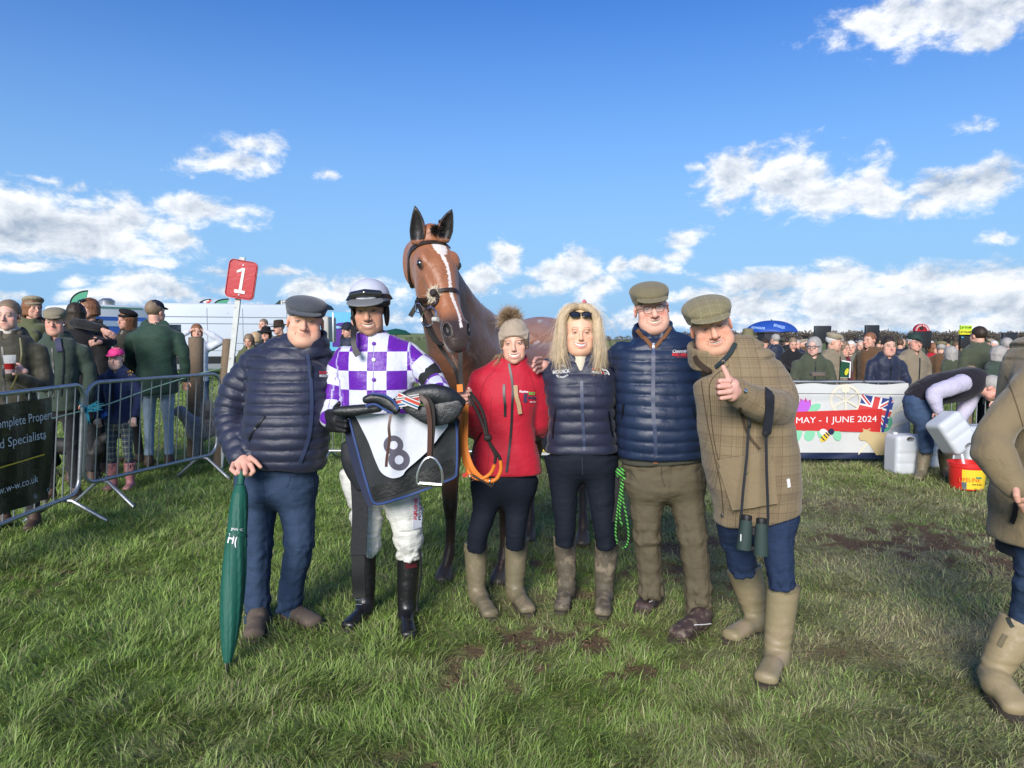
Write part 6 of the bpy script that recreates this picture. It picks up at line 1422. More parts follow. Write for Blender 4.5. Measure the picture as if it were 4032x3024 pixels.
# ---------- tall man with glasses
D = 3.86; nk = tuple(P(2574, 1330, D + .02))
tm = person('tall elderly man in glasses and olive flat cap, navy puffer jacket and brown trousers', G(2640, 2420),
    dict(c=P(2564, 1212, D - .02), rot=(-4, 4, -9), s=1.08, hw=1.06, jaw=1.02, fat=.6, age=1., smile=1.1, open=.95, red=.6, browa=.3, brow=(.45, .38, .32), nose=1.2, slit=.003, skin=(.75, .43, .33), nr=.062, lipa=.45, lip=(.45, .2, .18), iris=(.04, .04, .05), toothc=(.75, .68, .54)), nk,
    torso=torso_px(D, [(2574, 1335, .02, 66, .085), (2580, 1358, .02, 125, .11), (2590, 1400, .0, 170, .14), (2592, 1500, -.02, 168, .165), (2594, 1620, -.03, 164, .18), (2600, 1720, -.03, 167, .18), (2604, 1805, -.01, 170, .172)]),
    arms=[chain_px(D, [(2450, 1398, .04, 52), (2390, 1430, .17, 50), (2280, 1440, .24, 46), (2160, 1450, .20, 38)]),
          chain_px(D, [(2728, 1400, .05, 55), (2780, 1500, .16, 52), (2840, 1560, .26, 48)])],
    legs=[chain_px(D, [(2545, 1830, .0, 92), (2545, 1960, .0, 78), (2548, 2100, .01, 62), (2558, 2230, .05, 56), (2566, 2345, .06, 52)]),
          chain_px(D, [(2690, 1830, .0, 92), (2705, 1960, -.02, 78), (2728, 2120, -.05, 66), (2748, 2280, -.05, 60), (2752, 2430, -.04, 56)])],
    boots=[boot_px((2566, 2320), (2568, 2345), (2580, 2375), (2516, 2424), (40, 38), .052, False), boot_px((2752, 2410), (2752, 2435), (2770, 2466), (2646, 2536), (42, 40), .054, False)],
    top=dict(m=puff2, quilt=(.060, .010), hem=tuple(P(2604, 1797, D)), fold=.003, name='puffer_jacket'), bottom=dict(m=cordm, pelvis=([tuple(P(2614, 1815, D)), tuple(P(2616, 1885, D))], [.200, .21], [.155, .16]), fold=.014),
    boot=dict(m=mat('walking_shoe', (.055, .035, .033), rough=.6, mud=(26, .5, .65, (.17, .13, .095)), bump=(50, .003, 4)), name='shoe'), collar=(.105, .10, .075, .035),
    hands=[([(P(2170, 1452, D + .15), P(2140, 1440, D + .10), .036, .032)],
            [([P(2130, 1410, D + .08), P(2110, 1412, D + .02), P(2102, 1424, D - .02)], .0115), ([P(2128, 1426, D + .07), P(2106, 1430, D + .0), P(2098, 1442, D - .03)], .0118),
             ([P(2128, 1444, D + .07), P(2108, 1448, D + .0), P(2104, 1458, D - .03)], .0115), ([P(2134, 1460, D + .08), P(2118, 1464, D + .02), P(2114, 1468, D - .0)], .0105)], (.55, .30, .25))],
    hair=dict(fn=cranium_hair(-.035, .003), col=(.60, .56, .50)), hat=dict(fn=flat_cap(1.04, 3, 1.0), m=tweedg2, name='flat_cap'))
bvj = bvh_of(tm['top'])
seam([(2573, 1370), (2572, 1450), (2572, 1600), (2580, 1720), (2582, 1795)], .020, bvj, zipn, 'zip', tm['root'])
seam([(2512, 1300), (2540, 1335), (2572, 1372)], .022, bvj, mat('cord_brown', (.16, .07, .03), rough=.9), 'collar_lining', tm['root'], off=.004); seam([(2638, 1290), (2612, 1330), (2576, 1372)], .018, bvj, mat('cord_brown'), 'collar_lining', tm['root'], off=.004)
seam([(2572, 1355), (2573, 1400)], .010, bvj, steel, 'zip_pull', tm['root'], off=.010)
for L_ in ([(2458, 1590), (2450, 1650)], [(2728, 1600), (2744, 1660)]): seam(L_, .012, bvj, zipm, 'pocket_zip', tm['root'])
text_on('embroidery', 'Connolly\u2019s', bvj, 2681, 1386, 66, whitetx, tm['root'], rot=-1, hpx=16, bold=.012, shear=.35)
text_on('embroidery', 'RED MILLS', bvj, 2682, 1397, 72, redtx, tm['root'], rot=0, hpx=11, bold=.04); text_on('embroidery', 'LEADING THE FIELD', bvj, 2682, 1406, 40, redtx, tm['root'], hpx=4, bold=.0)
glasses_on(tm['root'], tm['C'], tm['M'], tm['s'], -.004, -.108, .043, .034, clear, mat('copper_frame', (.12, .05, .03), rough=.3, metal=.6), 5)
g_ = Sdf(np.array(P(2604, 1830, D)) - (.32, .3, .12), np.array(P(2604, 1830, D)) + (.32, .3, .12), .008)
g_.chain([tuple(P(2604, 1770, D - .005)), tuple(P(2606, 1812, D - .005))], [.222, .226], [.168, .168], k=.01, p=2.3, capr=.012); V_, Q_ = g_.mesh(); V_ = smooth_mesh(V_, Q_, 2)
fl = mesh_np('fleece_hem', V_, Q_, mat('olive_fleece', (.055, .055, .042), rough=.95, bump=(30, .01, 4)), tm['root']); seam([(2580, 1796), (2581, 1826)], .024, bvh_of(fl), mat('cord_brown'), 'hem_tab', tm['root'])
for b_, L_ in ((tm['boots'][0], [(2556, 2372), (2584, 2362)]), (tm['boots'][1], [(2732, 2463), (2796, 2454)])): seam(L_, .004, bvh_of(b_), whitetx, 'shoe_stripe', tm['root'])

# ---------- man giving a thumbs up
D = 3.36; nk = tuple(P(2815, 1405, D + .02)); handc = (.66, .36, .29)
th = person('man in brown checked tweed coat and flat cap giving a thumbs up in tan wellingtons', G(2960, 2560),
    dict(c=P(2798, 1284, D - .02), rot=(-10, 6, -15), s=1.07, hw=1.10, jaw=1.05, fat=1., age=1., smile=.95, open=.6, red=.6, browa=.75, brow=(.09, .06, .05), browt=1.2, nose=1.25, slit=.0032, skin=(.70, .38, .26), nr=.07, lipa=.45, lip=(.45, .16, .14), iris=(.04, .04, .04)), nk,
    torso=torso_px(D, [(2822, 1408, .02, 80, .095), (2860, 1432, .02, 140, .13), (2898, 1475, .0, 172, .155), (2916, 1560, -.02, 177, .18), (2936, 1700, -.03, 181, .195), (2962, 1850, -.02, 180, .195), (2978, 1960, .0, 170, .185), (2984, 2060, .0, 168, .18)]),
    arms=[chain_px(D, [(3000, 1458, .0, 64), (3056, 1530, -.04, 69), (3066, 1606, -.14, 67), (3000, 1592, -.27, 62), (2925, 1558, -.34, 53), (2900, 1545, -.36, 50)]),
          chain_px(D, [(2810, 1475, .10, 50), (2810, 1560, .2, 46), (2815, 1640, .2, 40)])],
    legs=[chain_px(D, [(2905, 2010, .05, 82), (2900, 2100, .05, 78), (2915, 2180, .06, 66), (2925, 2250, .08, 58)]),
          chain_px(D, [(3060, 2000, -.03, 84), (3060, 2120, -.08, 72), (3070, 2220, -.10, 64), (3080, 2310, -.10, 56)])],
    boots=[boot_px((2928, 2232), (2980, 2425), (2990, 2475), (2850, 2538), (70, 44), .050), boot_px((3086, 2292, .0), (3056, 2570), (3064, 2612), (3004, 2714), (64, 50), .050)],
    top=dict(m=coatm, fold=.009, foldf=8, hem=tuple(P(2981, 2034, D)), hemn=(.20, 0, -1), name='tweed_coat', p=2.3), bottom=dict(m=denim_mid, fold=.009, pelvis=([tuple(P(2975, 1960, D)), tuple(P(2980, 2030, D))], [.185, .18], [.14, .14])),
    boot=dict(m=wellyA, name='wellington_boot', fold=.004), collar=(.115, .112, .068, .075),
    hands=[([(P(2884, 1516, D - .40), P(2880, 1556, D - .40), .029, .028), (P(2902, 1545, D - .38), P(2870, 1534, D - .415), .030, .026)],
            [([P(2872, 1500, D - .43), P(2836, 1500, D - .44), P(2828, 1506, D - .415), P(2850, 1508, D - .405)], .0108), ([P(2872, 1521, D - .435), P(2832, 1522, D - .45), P(2824, 1527, D - .42), P(2848, 1528, D - .41)], .011),
             ([P(2872, 1543, D - .435), P(2834, 1546, D - .45), P(2828, 1550, D - .42), P(2850, 1550, D - .41)], .0108), ([P(2874, 1563, D - .425), P(2842, 1568, D - .44), P(2836, 1571, D - .415), P(2856, 1570, D - .41)], .010),
             ([P(2888, 1505, D - .41), P(2866, 1484, D - .425), P(2848, 1446, D - .425)], .0125)], handc)],
    hair=dict(fn=cranium_hair(-.045, .004), col=(.42, .38, .34)), hat=dict(fn=flat_cap(1.14, 4, 1.12), m=tweedg, name='flat_cap'))
bvj = bvh_of(th['top'])
dk = mat('tweed_seam', (.07, .05, .03), rough=.9)
for L_ in ([(2762, 1500), (2772, 1570), (2790, 1680), (2815, 1800), (2840, 1920), (2850, 2030)], [(2870, 1440), (2800, 1500), (2798, 1600), (2815, 1750), (2850, 1880)]): seam(L_, .004, bvj, dk, 'seam', th['root'], off=.001, th=.0015)
ckt = coatm
mb = MB(); strap_on(mb, bvj, [(2842, 1842), (2920, 1826), (3030, 1806)], .075, .006, .007, curve=False); mb.build('pocket_flap', ckt, th['root'])
mb = MB(); strap_on(mb, bvj, [(2862, 1925), (2930, 1915), (3050, 1896)], .20, .002, .010, curve=False); mb.build('pocket', ckt, th['root'])
for a, b in ((2939, 1859), (2851, 2026), (2852, 1430), (2929, 1540)):
    p, n = on(bvj, a, b, .012, D); mb = MB(); mb.lathe(p, [(.001, .005), (.007, .004), (.009, 0)], 14, n.to_track_quat('Z', 'Y').to_matrix()); mb.build('press_stud', steel, th['root'])
seam([(2914, 1600), (2940, 1700), (2990, 1768)], .012, bvj, dk, 'slant_pocket', th['root'], off=.002)
seam([(3100, 1885), (3104, 1918)], .016, bvj, whitetx, 'side_label', th['root'])
cord2 = mat('collar_cord', (.045, .028, .020), rough=.9); tart = mat('tartan_lining', (.012, .025, .030), rough=.8)
seam([(2740, 1400), (2752, 1424), (2776, 1446), (2802, 1462)], .024, bvj, cord2, 'collar_lining', th['root'], off=.006, th=.006)
seam([(2892, 1356), (2876, 1392), (2850, 1424), (2822, 1450)], .022, bvj, tart, 'collar_lining', th['root'], off=.006, th=.006)
local_obj('shirt_collar', lambda g: (g.chain([(0, .03, -.16), (0, .01, -.115)], [.080, .070], [.080, .068], k=.01, capr=.01), g.ell((0, -.09, -.11), (.018, .05, .04), k=.008, mode='sub')), th['C'], th['M'], th['s'], mat('pink_shirt', (.62, .45, .50), rough=.8, bump=(40, .004)), th['root'], .004)
for b_, x, y in ((th['boots'][1], 3042, 2330), (gr['boots'][0], 1897, 2167), (gr['boots'][1], 2050, 2150)):
    bb = bvh_of(b_); mb = MB(); strap_on(mb, bb, [(x + 13 * math.cos(a), y + 10 * math.sin(a)) for a in np.linspace(0, 2 * math.pi, 14)], .0025, .0012, .001); mb.build('badge', mat('boot_badge', (.30, .27, .2), rough=.5), b_.parent)
for b_, pts in ((th['boots'][1], [(3088, 2332), (3120, 2324), (3142, 2310)]), (gr['boots'][0], [(1822, 2160), (1850, 2164), (1868, 2166)])):
    mb = MB(); strap_on(mb, bvh_of(b_), pts, .026, .002, .004); mb.build('boot_strap', mat('boot_strap_tan', (.15, .125, .07), rough=.6), b_.parent)
for b_, L_, w_ in ((th['boots'][0], [(2858, 2233), (2925, 2244), (3000, 2225)], .008), (th['boots'][1], [(3012, 2292), (3075, 2302), (3146, 2286)], .008)):
    seam(L_, .010, bvh_of(b_), mat('boot_rim', (.09, .085, .055), rough=.5), 'boot_rim', b_.parent, off=.0, th=.004)

# ---------- man cut off by the right edge
D = 3.0; nk = tuple(P(4215, 1330, D))
rm = person('man in olive field coat and tan wellingtons walking by at the right edge', G(4080, 2760),
    dict(c=P(4250, 1190, D), rot=(60, 4, 0), s=1.05, hw=1.05, age=.5, smile=.2, skin=(.55, .3, .22), hairline=(.1, .07, .05), red=.5), nk,
    torso=torso_px(D, [(4215, 1335, .0, 80, .10), (4210, 1375, .0, 160, .14), (4190, 1440, .0, 205, .17), (4180, 1600, .0, 215, .19), (4180, 1800, .0, 220, .20), (4170, 1980, .0, 230, .205), (4165, 2120, .0, 235, .21)]),
    arms=[chain_px(D, [(4090, 1475, -.08, 74), (4002, 1600, -.14, 76), (3905, 1740, -.18, 74), (3945, 1840, -.24, 66), (3992, 1905, -.27, 56)]), chain_px(D, [(4330, 1450, .1, 75), (4400, 1600, .1, 72), (4420, 1780, .0, 60)])],
    legs=[chain_px(D, [(4110, 2080, .0, 110), (4090, 2250, -.02, 95), (4060, 2380, .02, 78), (4040, 2460, .04, 66)]), chain_px(D, [(4260, 2080, .0, 110), (4300, 2250, -.1, 92), (4320, 2420, -.1, 76), (4320, 2500, -.1, 66)])],
    boots=[boot_px((4018, 2445, .02), (3908, 2650, .02), (3898, 2745), (4040, 2852), (80, 54), .058, lift=.03), boot_px((4320, 2470), (4320, 2700), (4320, 2760), (4370, 2860), (70, 50), .052)],
    top=dict(m=mat('olive_field_coat', (.185, .140, .075), rough=.8, var=(8, .08), bump=(16, .03, 4), bump2=(300, .001, 2), sheen=.2), fold=.010, foldf=8, hem=tuple(P(4165, 2125, D)), hemn=(.12, 0, -1), name='field_coat'), bottom=dict(m=denim, fold=.008, pelvis=([tuple(P(4180, 2020, D)), tuple(P(4180, 2110, D))], [.2, .19], [.16, .16])),
    boot=dict(m=mat('sand_wellington', (.27, .215, .12), rough=.6, var=(12, .1), mud=(12, .52, .72, (.36, .29, .2)), bump=(60, .002, 3)), name='wellington_boot', fold=.004), collar=(.115, .115, .08, .03),
    hands=[([(P(4000, 1915, D - .28), P(4015, 1945, D - .28), .040, .036)], [([P(4010, 1950, D - .29), P(4020, 1985, D - .28), P(4030, 2010, D - .26)], .013), ([P(4025, 1950, D - .28), P(4036, 1985, D - .27), P(4044, 2010, D - .25)], .013), ([P(4038, 1948, D - .26), P(4050, 1980, D - .25), P(4055, 2000, D - .24)], .013), ([P(4050, 1945, D - .24), P(4062, 1975, D - .23), P(4066, 1995, D - .22)], .012), ([P(4000, 1920, D - .31), P(4002, 1950, D - .33), P(4008, 1972, D - .33)], .013)])])
bvj = bvh_of(rm['top'])
seam([(4010, 1975), (4004, 2020), (3992, 2060)], .022, bvj, zipm, 'pocket_zip', rm['root'], off=.008)
seam([(3962, 1480), (3998, 1580), (4030, 1690)], .004, bvj, mat('coat_seam', (.09, .065, .035), rough=.9), 'seam', rm['root'], off=.001, th=.0015)
g_ = Sdf(np.array(P(4050, 2150, D)) - (.35, .3, .25), np.array(P(4050, 2150, D)) + (.35, .3, .25), .01)
g_.chain([tuple(P(4170, 2060, D + .05)), tuple(P(4170, 2170, D + .05))], [.235, .238], [.19, .19], k=.01, capr=.02); V_, Q_ = g_.mesh(); mesh_np('coat_lining', V_, Q_, mat('coat_lining', (.012, .016, .03), rough=.8), rm['root'])
bb = bvh_of(rm['boots'][0]); seam([(3968, 2392), (3975, 2440), (3990, 2470)], .014, bb, mat('boot_buckle', (.03, .035, .03), rough=.5), 'boot_buckle', rm['root'], off=.004); seam([(3962, 2500), (3950, 2520), (3938, 2545)], .018, bb, mat('boot_strap_tan'), 'boot_strap', rm['root'])

# seams and flies of the trousers
for pr, m_, Ls in ((man1, 'jean_seam', ([(1138, 1840), (1140, 1890), (1128, 1920)], [(1036, 1900), (1048, 2050), (1056, 2250), (1060, 2430)], [(1234, 1870), (1232, 2050), (1222, 2250), (1182, 2400)])), (tm, 'cord_seam', ([(2605, 1830), (2606, 1880), (2618, 1915)], [(2760, 1850), (2772, 2000), (2786, 2200), (2794, 2420)], [(2480, 1850), (2500, 1880)])), (bl, 'dark_seam', ([(2292, 1800), (2294, 1870)], [(2310, 1930), (2330, 2040)])), (th, 'jean_seam', ([(3110, 2080), (3120, 2180), (3128, 2280)],))):
    bq = bvh_of(pr['bottom'])
    for L_ in Ls: seam(L_, .005, bq, mat(m_, {'jean_seam': (.015, .03, .07), 'cord_seam': (.05, .042, .028), 'dark_seam': (.02, .026, .045)}[m_], rough=.9), 'trouser_seam', pr['root'], off=.0005, th=.0015)
# ------------------------------------------------------------------ the horse
hroot = empty('horse', G(1900, 2262), 'bay racehorse with white blaze standing behind the group, head raised', 'horse')
yaw = R(-20 + 0); fx, fy = .47, -.883
L_ = np.array((.883, .47, 0)); tl = R(32)
A_ax = np.array((fx * math.sin(tl), fy * math.sin(tl), -math.cos(tl))); N_ax = np.array((fx * math.cos(tl), fy * math.cos(tl), math.sin(tl)))
POLL = np.array(P(1700, 934, 4.04)); HS = 1.14
HM = np.stack([L_, A_ax, N_ax], 1)          # local (l, a, n) -> world
def hw_(l, a, n): return tuple(POLL + HM @ (np.array((l, a, n)) * HS))
# head in its own frame
g = Sdf((-.17, -.32, -.33), (.17, .72, .16), .0045)
st = [(-.05, .060, -.070, .055), (.04, .080, -.055, .078), (.12, .096, -.045, .098), (.20, .098, -.048, .112), (.28, .078, -.045, .100), (.36, .062, -.035, .078), (.44, .056, -.022, .060), (.52, .061, -.012, .055), (.575, .060, -.016, .050), (.61, .046, -.022, .036)]
Ps, ws, ds = sm_chain([(0, a, n + .0) for a, w, n, d in st], [w for a, w, n, d in st], [d for a, w, n, d in st], n=3)
g.chain([tuple(p) for p in Ps], ws, ds, (1, 0, 0), k=.01, p=2.25, capr=.035)
g.ell((0, .20, -.115), (.058, .115, .075), k=.04); g.ell((0, .33, -.085), (.045, .12, .045), k=.03)
for sx in (-1, 1):
    g.ell((sx * .052, .235, -.120), (.030, .080, .070), k=.03)                # cheek
    g.ell((sx * .082, .150, .028), (.020, .036, .016), rotm(0, 0, sx * 12), k=.03)   # brow
    g.ell((sx * .103, .172, .004), (.018, .027, .021), k=.012, mode='sub')
    g.ell((sx * .092, .172, .004), (.0205, .027, .0205), k=.002)                 # eye ball
    g.ell((sx * .093, .156, .016), (.017, .026, .008), rotm(0, 0, sx * 35), k=.006)
    g.cap((sx * .070, .24, -.01), (sx * .058, .40, -.018), .012, .006, k=.02)  # face crest
    g.ell((sx * .040, .545, .010), (.030, .044, .030), k=.018)
    g.ell((sx * .054, .558, .024), (.018, .031, .022), rotm(0, 0, sx * 20), k=.006, mode='sub')
g.ell((0, .590, -.040), (.040, .038, .030), k=.02); g.ell((0, .575, -.080), (.034, .045, .026), k=.015)   # lips, chin
for sx in (-1, 1): g.cap((sx * .052, .50, -.062), (sx * .030, .605, -.062), .004, .003, k=.008, mode='sub')
g.ell((0, -.02, .005), (.05, .05, .05), k=.03)
# throat joins neck
g.chain([(0, .06, -.10), (0, .0, -.22)], [.075, .085], [.11, .13], (1, 0, 0), k=.05)
Vh, Qh = g.mesh(); Vh = smooth_mesh(Vh, Qh, 2, .4)
Vh = Vh + normals(Vh, Qh) * (.0016 * vnoise(Vh, 28, 3))[:, None]
l, a, n = Vh.T
BAY = np.array((.29, .108, .046)); BLK = np.array((.012, .010, .010))
c = np.tile(BAY, (len(Vh), 1)); c *= (1 + .12 * vnoise(Vh, 9, 4))[:, None]
def bl_(w, col): c[:] = c * (1 - w[:, None]) + np.array(col) * w[:, None]
bl_(np.clip((a - .455) / .07, 0, 1) * np.clip((n + .075) / .03, 0, 1) * .95, (.030, .022, .022))
bl_(np.clip((a - .40) / .1, 0, 1) * np.clip((-.03 - n) / .03, 0, 1) * .35, (.42, .26, .17))
mid = .004 * np.sin(a * 30); jag = .004 * vnoise(Vh, 160, 5)
star = (np.clip((l - .006) / .038, -2, 2) ** 2 + ((a - .105) / .055) ** 2) < 1 + jag * 120 - 8 * np.abs(l) * (a > .12)
strip = (np.abs(l - mid - .004 - .02 * a) < (.0085 + jag) * np.interp(a, [.1, .2, .35, .45, .56], [1.5, 1.0, 1.05, .75, .8])) & (a > .1) & (a < .555) & (n > .0)
c[star & (n > 0)] = (.72, .66, .62); c[strip] = (.72, .65, .61)
eyeb = ((((l - np.sign(l) * .091) / .0225) ** 2 + ((a - .172) / .027) ** 2 + ((n - .003) / .0215) ** 2) < 1.0) & (np.abs(l) > .098)
c[eyeb] = (.008, .006, .006)
rim = (((np.abs(l) - .098) / .022) ** 2 + ((a - .172) / .036) ** 2 + ((n - .003) / .026) ** 2 < 1.0) & ~eyeb; bl_(rim * .65, (.03, .02, .018))
nos = (((np.abs(l) - .054) / .019) ** 2 + ((a - .558) / .033) ** 2 + ((n - .022) / .024) ** 2) < 1.1; c[nos] = (.010, .007, .008)
wl = (a > .575) & (n < -.034); c[wl] = (.50, .44, .40)
bl_(((a > .535) & (n < -.082)) * .0, (.1, .1, .1))
headV = POLL + (HM @ (Vh * HS).T).T
# ears
earp = []
for (bx, by, tx, ty, sx) in ((1643, 962, 1634, 810, -1), (1744, 952, 1780, 824, 1)):
    b = np.array(P(bx, by, 4.0)); tp = np.array(P(tx, ty, 3.98)); ax = tp - b; Ln = np.linalg.norm(ax); ax /= Ln
    fr = np.array((.25 * sx + .15, -1, 0.)); fr -= ax * (fr @ ax); fr /= np.linalg.norm(fr); sd = np.cross(ax, fr)
    ge = Sdf(np.minimum(b, tp) - .08, np.maximum(b, tp) + .08, .003)
    ts = np.linspace(0, 1, 12); wd = np.interp(ts, [0, .12, .35, .6, .85, 1], [.032, .041, .047, .039, .021, .003]); bend = [-.008 * math.sin(t * 3.1) * sx for t in ts]
    pts = [tuple(b + ax * Ln * t + sd * bb) for t, bb in zip(ts, bend)]
    ge.chain(pts, list(wd), list(wd * .75), tuple(sd), k=.01, p=2, capr=.004)
    pts2 = [tuple(np.array(p) + fr * .022) for p in pts]; ge.chain(pts2[1:-1], list(wd[1:-1] * .80), list(wd[1:-1] * .75), tuple(sd), k=.004, mode='sub', p=2, capr=.004)
    Ve, Qe = ge.mesh(); Ve = smooth_mesh(Ve, Qe, 2, .4)
    rel = Ve - b; along = rel @ ax / Ln; ff = rel @ fr; ce = np.tile(BAY * .75, (len(Ve), 1))
    inn = ((normals(Ve, Qe) @ fr > -.1) & (along > .12) & (ff < .022)).astype(float) * (np.abs(rel @ sd) < .045); ce = ce * (1 - inn[:, None]) + np.array((.012, .010, .010)) * inn[:, None]
    tpm = np.clip((along - .72) / .15, 0, 1)[:, None]; ce = ce * (1 - tpm) + np.array((.014, .011, .010)) * tpm
    earp.append((Ve, Qe, ce))
# neck, trunk and legs
nb = np.array(hw_(0, .02, -.16))
g = Sdf((-.95, 3.55, -.02), (1.25, 6.6, 2.25), .016)
nk_side = (.80, .60, 0)
def cp(L, k=.09):
    pts = [np.array(P(*q[:3])) for q in L]; Ps, r = sm_chain(pts, [q[3] for q in L], n=3); g.chain([tuple(q) for q in Ps], r, k=k)
cp([(1720, 1010, 4.12, .085), (1765, 1110, 4.20, .085), (1850, 1225, 4.40, .085), (1945, 1308, 4.78, .10)])
cp([(1700, 1060, 4.08, .085), (1722, 1190, 4.14, .105), (1758, 1320, 4.26, .125), (1800, 1450, 4.44, .17), (1840, 1560, 4.62, .20)])
cp([(1742, 1180, 4.22, .10), (1800, 1300, 4.36, .13), (1870, 1400, 4.60, .17)])
ch = np.array(P(1865, 1560, 4.68)); axd = np.array((.62, .78, 0)); axd /= np.linalg.norm(axd)
sdv = (axd[1], -axd[0], 0)
tr = [(ch + axd * -.10 + (0, 0, .05), .19, .25), (ch + axd * .15, .26, .33), (ch + axd * .45 + (0, 0, -.02), .30, .345), (ch + axd * .80 + (0, 0, .0), .31, .34), (ch + axd * 1.05 + (0, 0, .06), .29, .32), (ch + axd * 1.30 + (0, 0, .09), .29, .31), (ch + axd * 1.50 + (0, 0, .04), .22, .24)]
Ps, ws, ds = sm_chain([tuple(s_[0]) for s_ in tr], [s_[1] for s_ in tr], [s_[2] for s_ in tr], n=3)
g.chain([tuple(p) for p in Ps], ws, ds, sdv, k=.10, p=2.1, capr=.12)
rump = np.array(P(2135, 1345, 5.75)); g.ell(rump + (0, 0, .0), (.28, .36, .20), rotm(-38, 0, 0), k=.08)
g.ell(np.array(P(1965, 1345, 4.95)), (.09, .24, .12), rotm(-38, 0, 0), k=.10)
legs = []
def leg(pts, rs, k=.04):
    Pl, wl = sm_chain(pts, rs, n=3); g.chain([tuple(p) for p in Pl], wl, k=k); legs.append(Pl)
h1 = np.array(G(1762, 2288)); h2 = np.array(G(1978, 2296)); h3 = np.array(G(2294, 2142)); h4 = np.array(G(2085, 2128))
for h, sx in ((h1, -1), (h2, 1)):
    sh = ch + (0, 0, -.12) + np.array(sdv) * (.15 * -sx) * -1 * 1.0
    sh = np.array((h[0] + .03 * -sx, h[1] + .10, ch[2] - .14))
    leg([sh, (h[0] + .0, h[1] + .10, .86), (h[0] + .01, h[1] + .07, .66), (h[0] + .015, h[1] + .06, .50), (h[0] + .015, h[1] + .07, .42), (h[0] + .012, h[1] + .07, .24), (h[0] + .008, h[1] + .065, .165), (h[0] - .01, h[1] + .03, .10), (h[0] - .015, h[1] + .02, .06)], [.13, .095, .062, .052, .042, .030, .038, .034, .040])
    g.ell((h[0] + .015, h[1] + .045, .47), (.045, .042, .055), k=.02)
    g.cap((h[0] - .018, h[1] + .03, .055), (h[0] - .03, h[1] - .02, .012), .050, .058, k=.01)
for h, sx in ((h3, 1), (h4, -1)):
    leg([(h[0] - .02, h[1] + .05, 1.15), (h[0] + .0, h[1] - .10, .92), (h[0] + .01, h[1] + .02, .68), (h[0] + .015, h[1] + .16, .55), (h[0] + .015, h[1] + .15, .46), (h[0] + .01, h[1] + .08, .26), (h[0] + .01, h[1] + .05, .165), (h[0], h[1] + .02, .10), (h[0], h[1] + .01, .06)], [.20, .15, .085, .055, .046, .034, .042, .036, .042])
    g.cap((h[0], h[1] + .01, .055), (h[0] - .01, h[1] - .03, .012), .050, .058, k=.01)
g.op(g.lo, g.lo + g.h * g.n, lambda x, y, z: -(z - .0) + 0 * x + 0 * y, .004, 'int')
Vb, Qb = g.mesh(); Vb = smooth_mesh(Vb, Qb, 2, .45)
Nb = normals(Vb, Qb)
Vb = Vb + Nb * (.006 * vnoise(Vb * np.array((1, 1, .8)), 9, 5) + .003 * vnoise(Vb * np.array((1.5, 1.5, .7)), 26, 6))[:, None]
cb = np.tile(np.array((.215, .088, .046)), (len(Vb), 1)) * (1 + .25 * vnoise(Vb, 5, 6))[:, None]
x, y, z = Vb.T
w = np.clip((.62 - z) / .12, 0, 1)[:, None]; cb = cb * (1 - w) + np.array((.035, .018, .012)) * w
w = (np.clip((.10 - z) / .03, 0, 1))[:, None]; cb = cb * (1 - w) + np.array((.05, .042, .036)) * w
w = (np.clip((z - 1.42) / .2, 0, 1) * np.clip(.5 + vnoise(Vb * np.array((1, 1, .6)), 13, 8), 0, 1) * .55)[:, None]; cb = cb * (1 - w) + np.array((.26, .23, .24)) * w   # sweat and foam, with the wet coat's grey sheen painted into the colour
foam = ((z > 1.38) & (vnoise(Vb * np.array((1, 1, .45)), 24, 9) > .62)); cb[foam] = cb[foam] * .5 + np.array((.5, .48, .47)) * .5
w = (np.clip(1 - np.abs((Vb - nb) @ np.array((0, 0, 1))) / .35, 0, 1) * (y < 4.35))[:, None] * .6; cb = cb * (1 - w) + BAY * .8 * w
Vall, Qall, Call = join([(headV, Qh, c), (Vb, Qb, cb)] + earp)
hm = mat('horse_coat', attr='Col', rough=.44, spec=.5, bump=(20, .022, 5, (1, 1, .6)), bump2=(160, .0015, 2), var=[(12, .12), (180, .15)], sheen=.15)
hbody = mesh_np('body', Vall, Qall, hm, hroot, True, col=Call)
bvhead = bvh_of(mesh_np('t', headV, Qh, hm)); bpy.data.objects.remove(bpy.data.objects['t'])
# eye shine
for sx in (-1, 1):
    mb = MB(); mb.lathe(hw_(sx * .0945, .172, .0055), [(.002, .0240), (.012, .021), (.0195, .012), (.0235, 0)], 18, Vector(tuple(HM @ np.array((sx * .92, -.05, .32)))).to_track_quat('Z', 'Y').to_matrix()); mb.build('eye', mat('horse_eye', (.006, .004, .004), rough=.04, spec=1., coat=1.), hroot)
# mane, forelock
mane = mat('mane', (.020, .014, .012), rough=.7, var=(90, .4))
fur_ball('forelock', hw_(.0, .010, .070), .034, 1100, mane, hroot, seed=2, sq=(1.1, .8, .8), w=.0014); fur_ball('forelock_knot', hw_(.02, -.012, .098), .016, 500, mane, hroot, seed=3, w=.0018)
mg = []
for t in np.linspace(0, 1, 34):
    px, py = np.interp(t, [0, .35, .7, 1], [1796, 1846, 1910, 1968]), np.interp(t, [0, .35, .7, 1], [1158, 1188, 1236, 1268]); dd = np.interp(t, [0, .35, .7, 1], [4.22, 4.36, 4.58, 4.82])
    b = P(px, py + 6, dd); mg.append(([b, b + Vector((.010, .01, .018)), b + Vector((.03, .01, .022))], 1))
wisps('mane', hroot, mg, mane, 22, .006, .0011, seed=8)
wisps('whiskers', hroot, [([Vector(hw_(.03, .60, -.05)), Vector(hw_(.07, .62, -.06)), Vector(hw_(.10, .63, -.09))], 1), ([Vector(hw_(0, .60, -.09)), Vector(hw_(.02, .66, -.11)), Vector(hw_(.03, .69, -.14))], .8)], mat('whisker', (.35, .3, .26), rough=.6), 26, .016, .0004, seed=12)
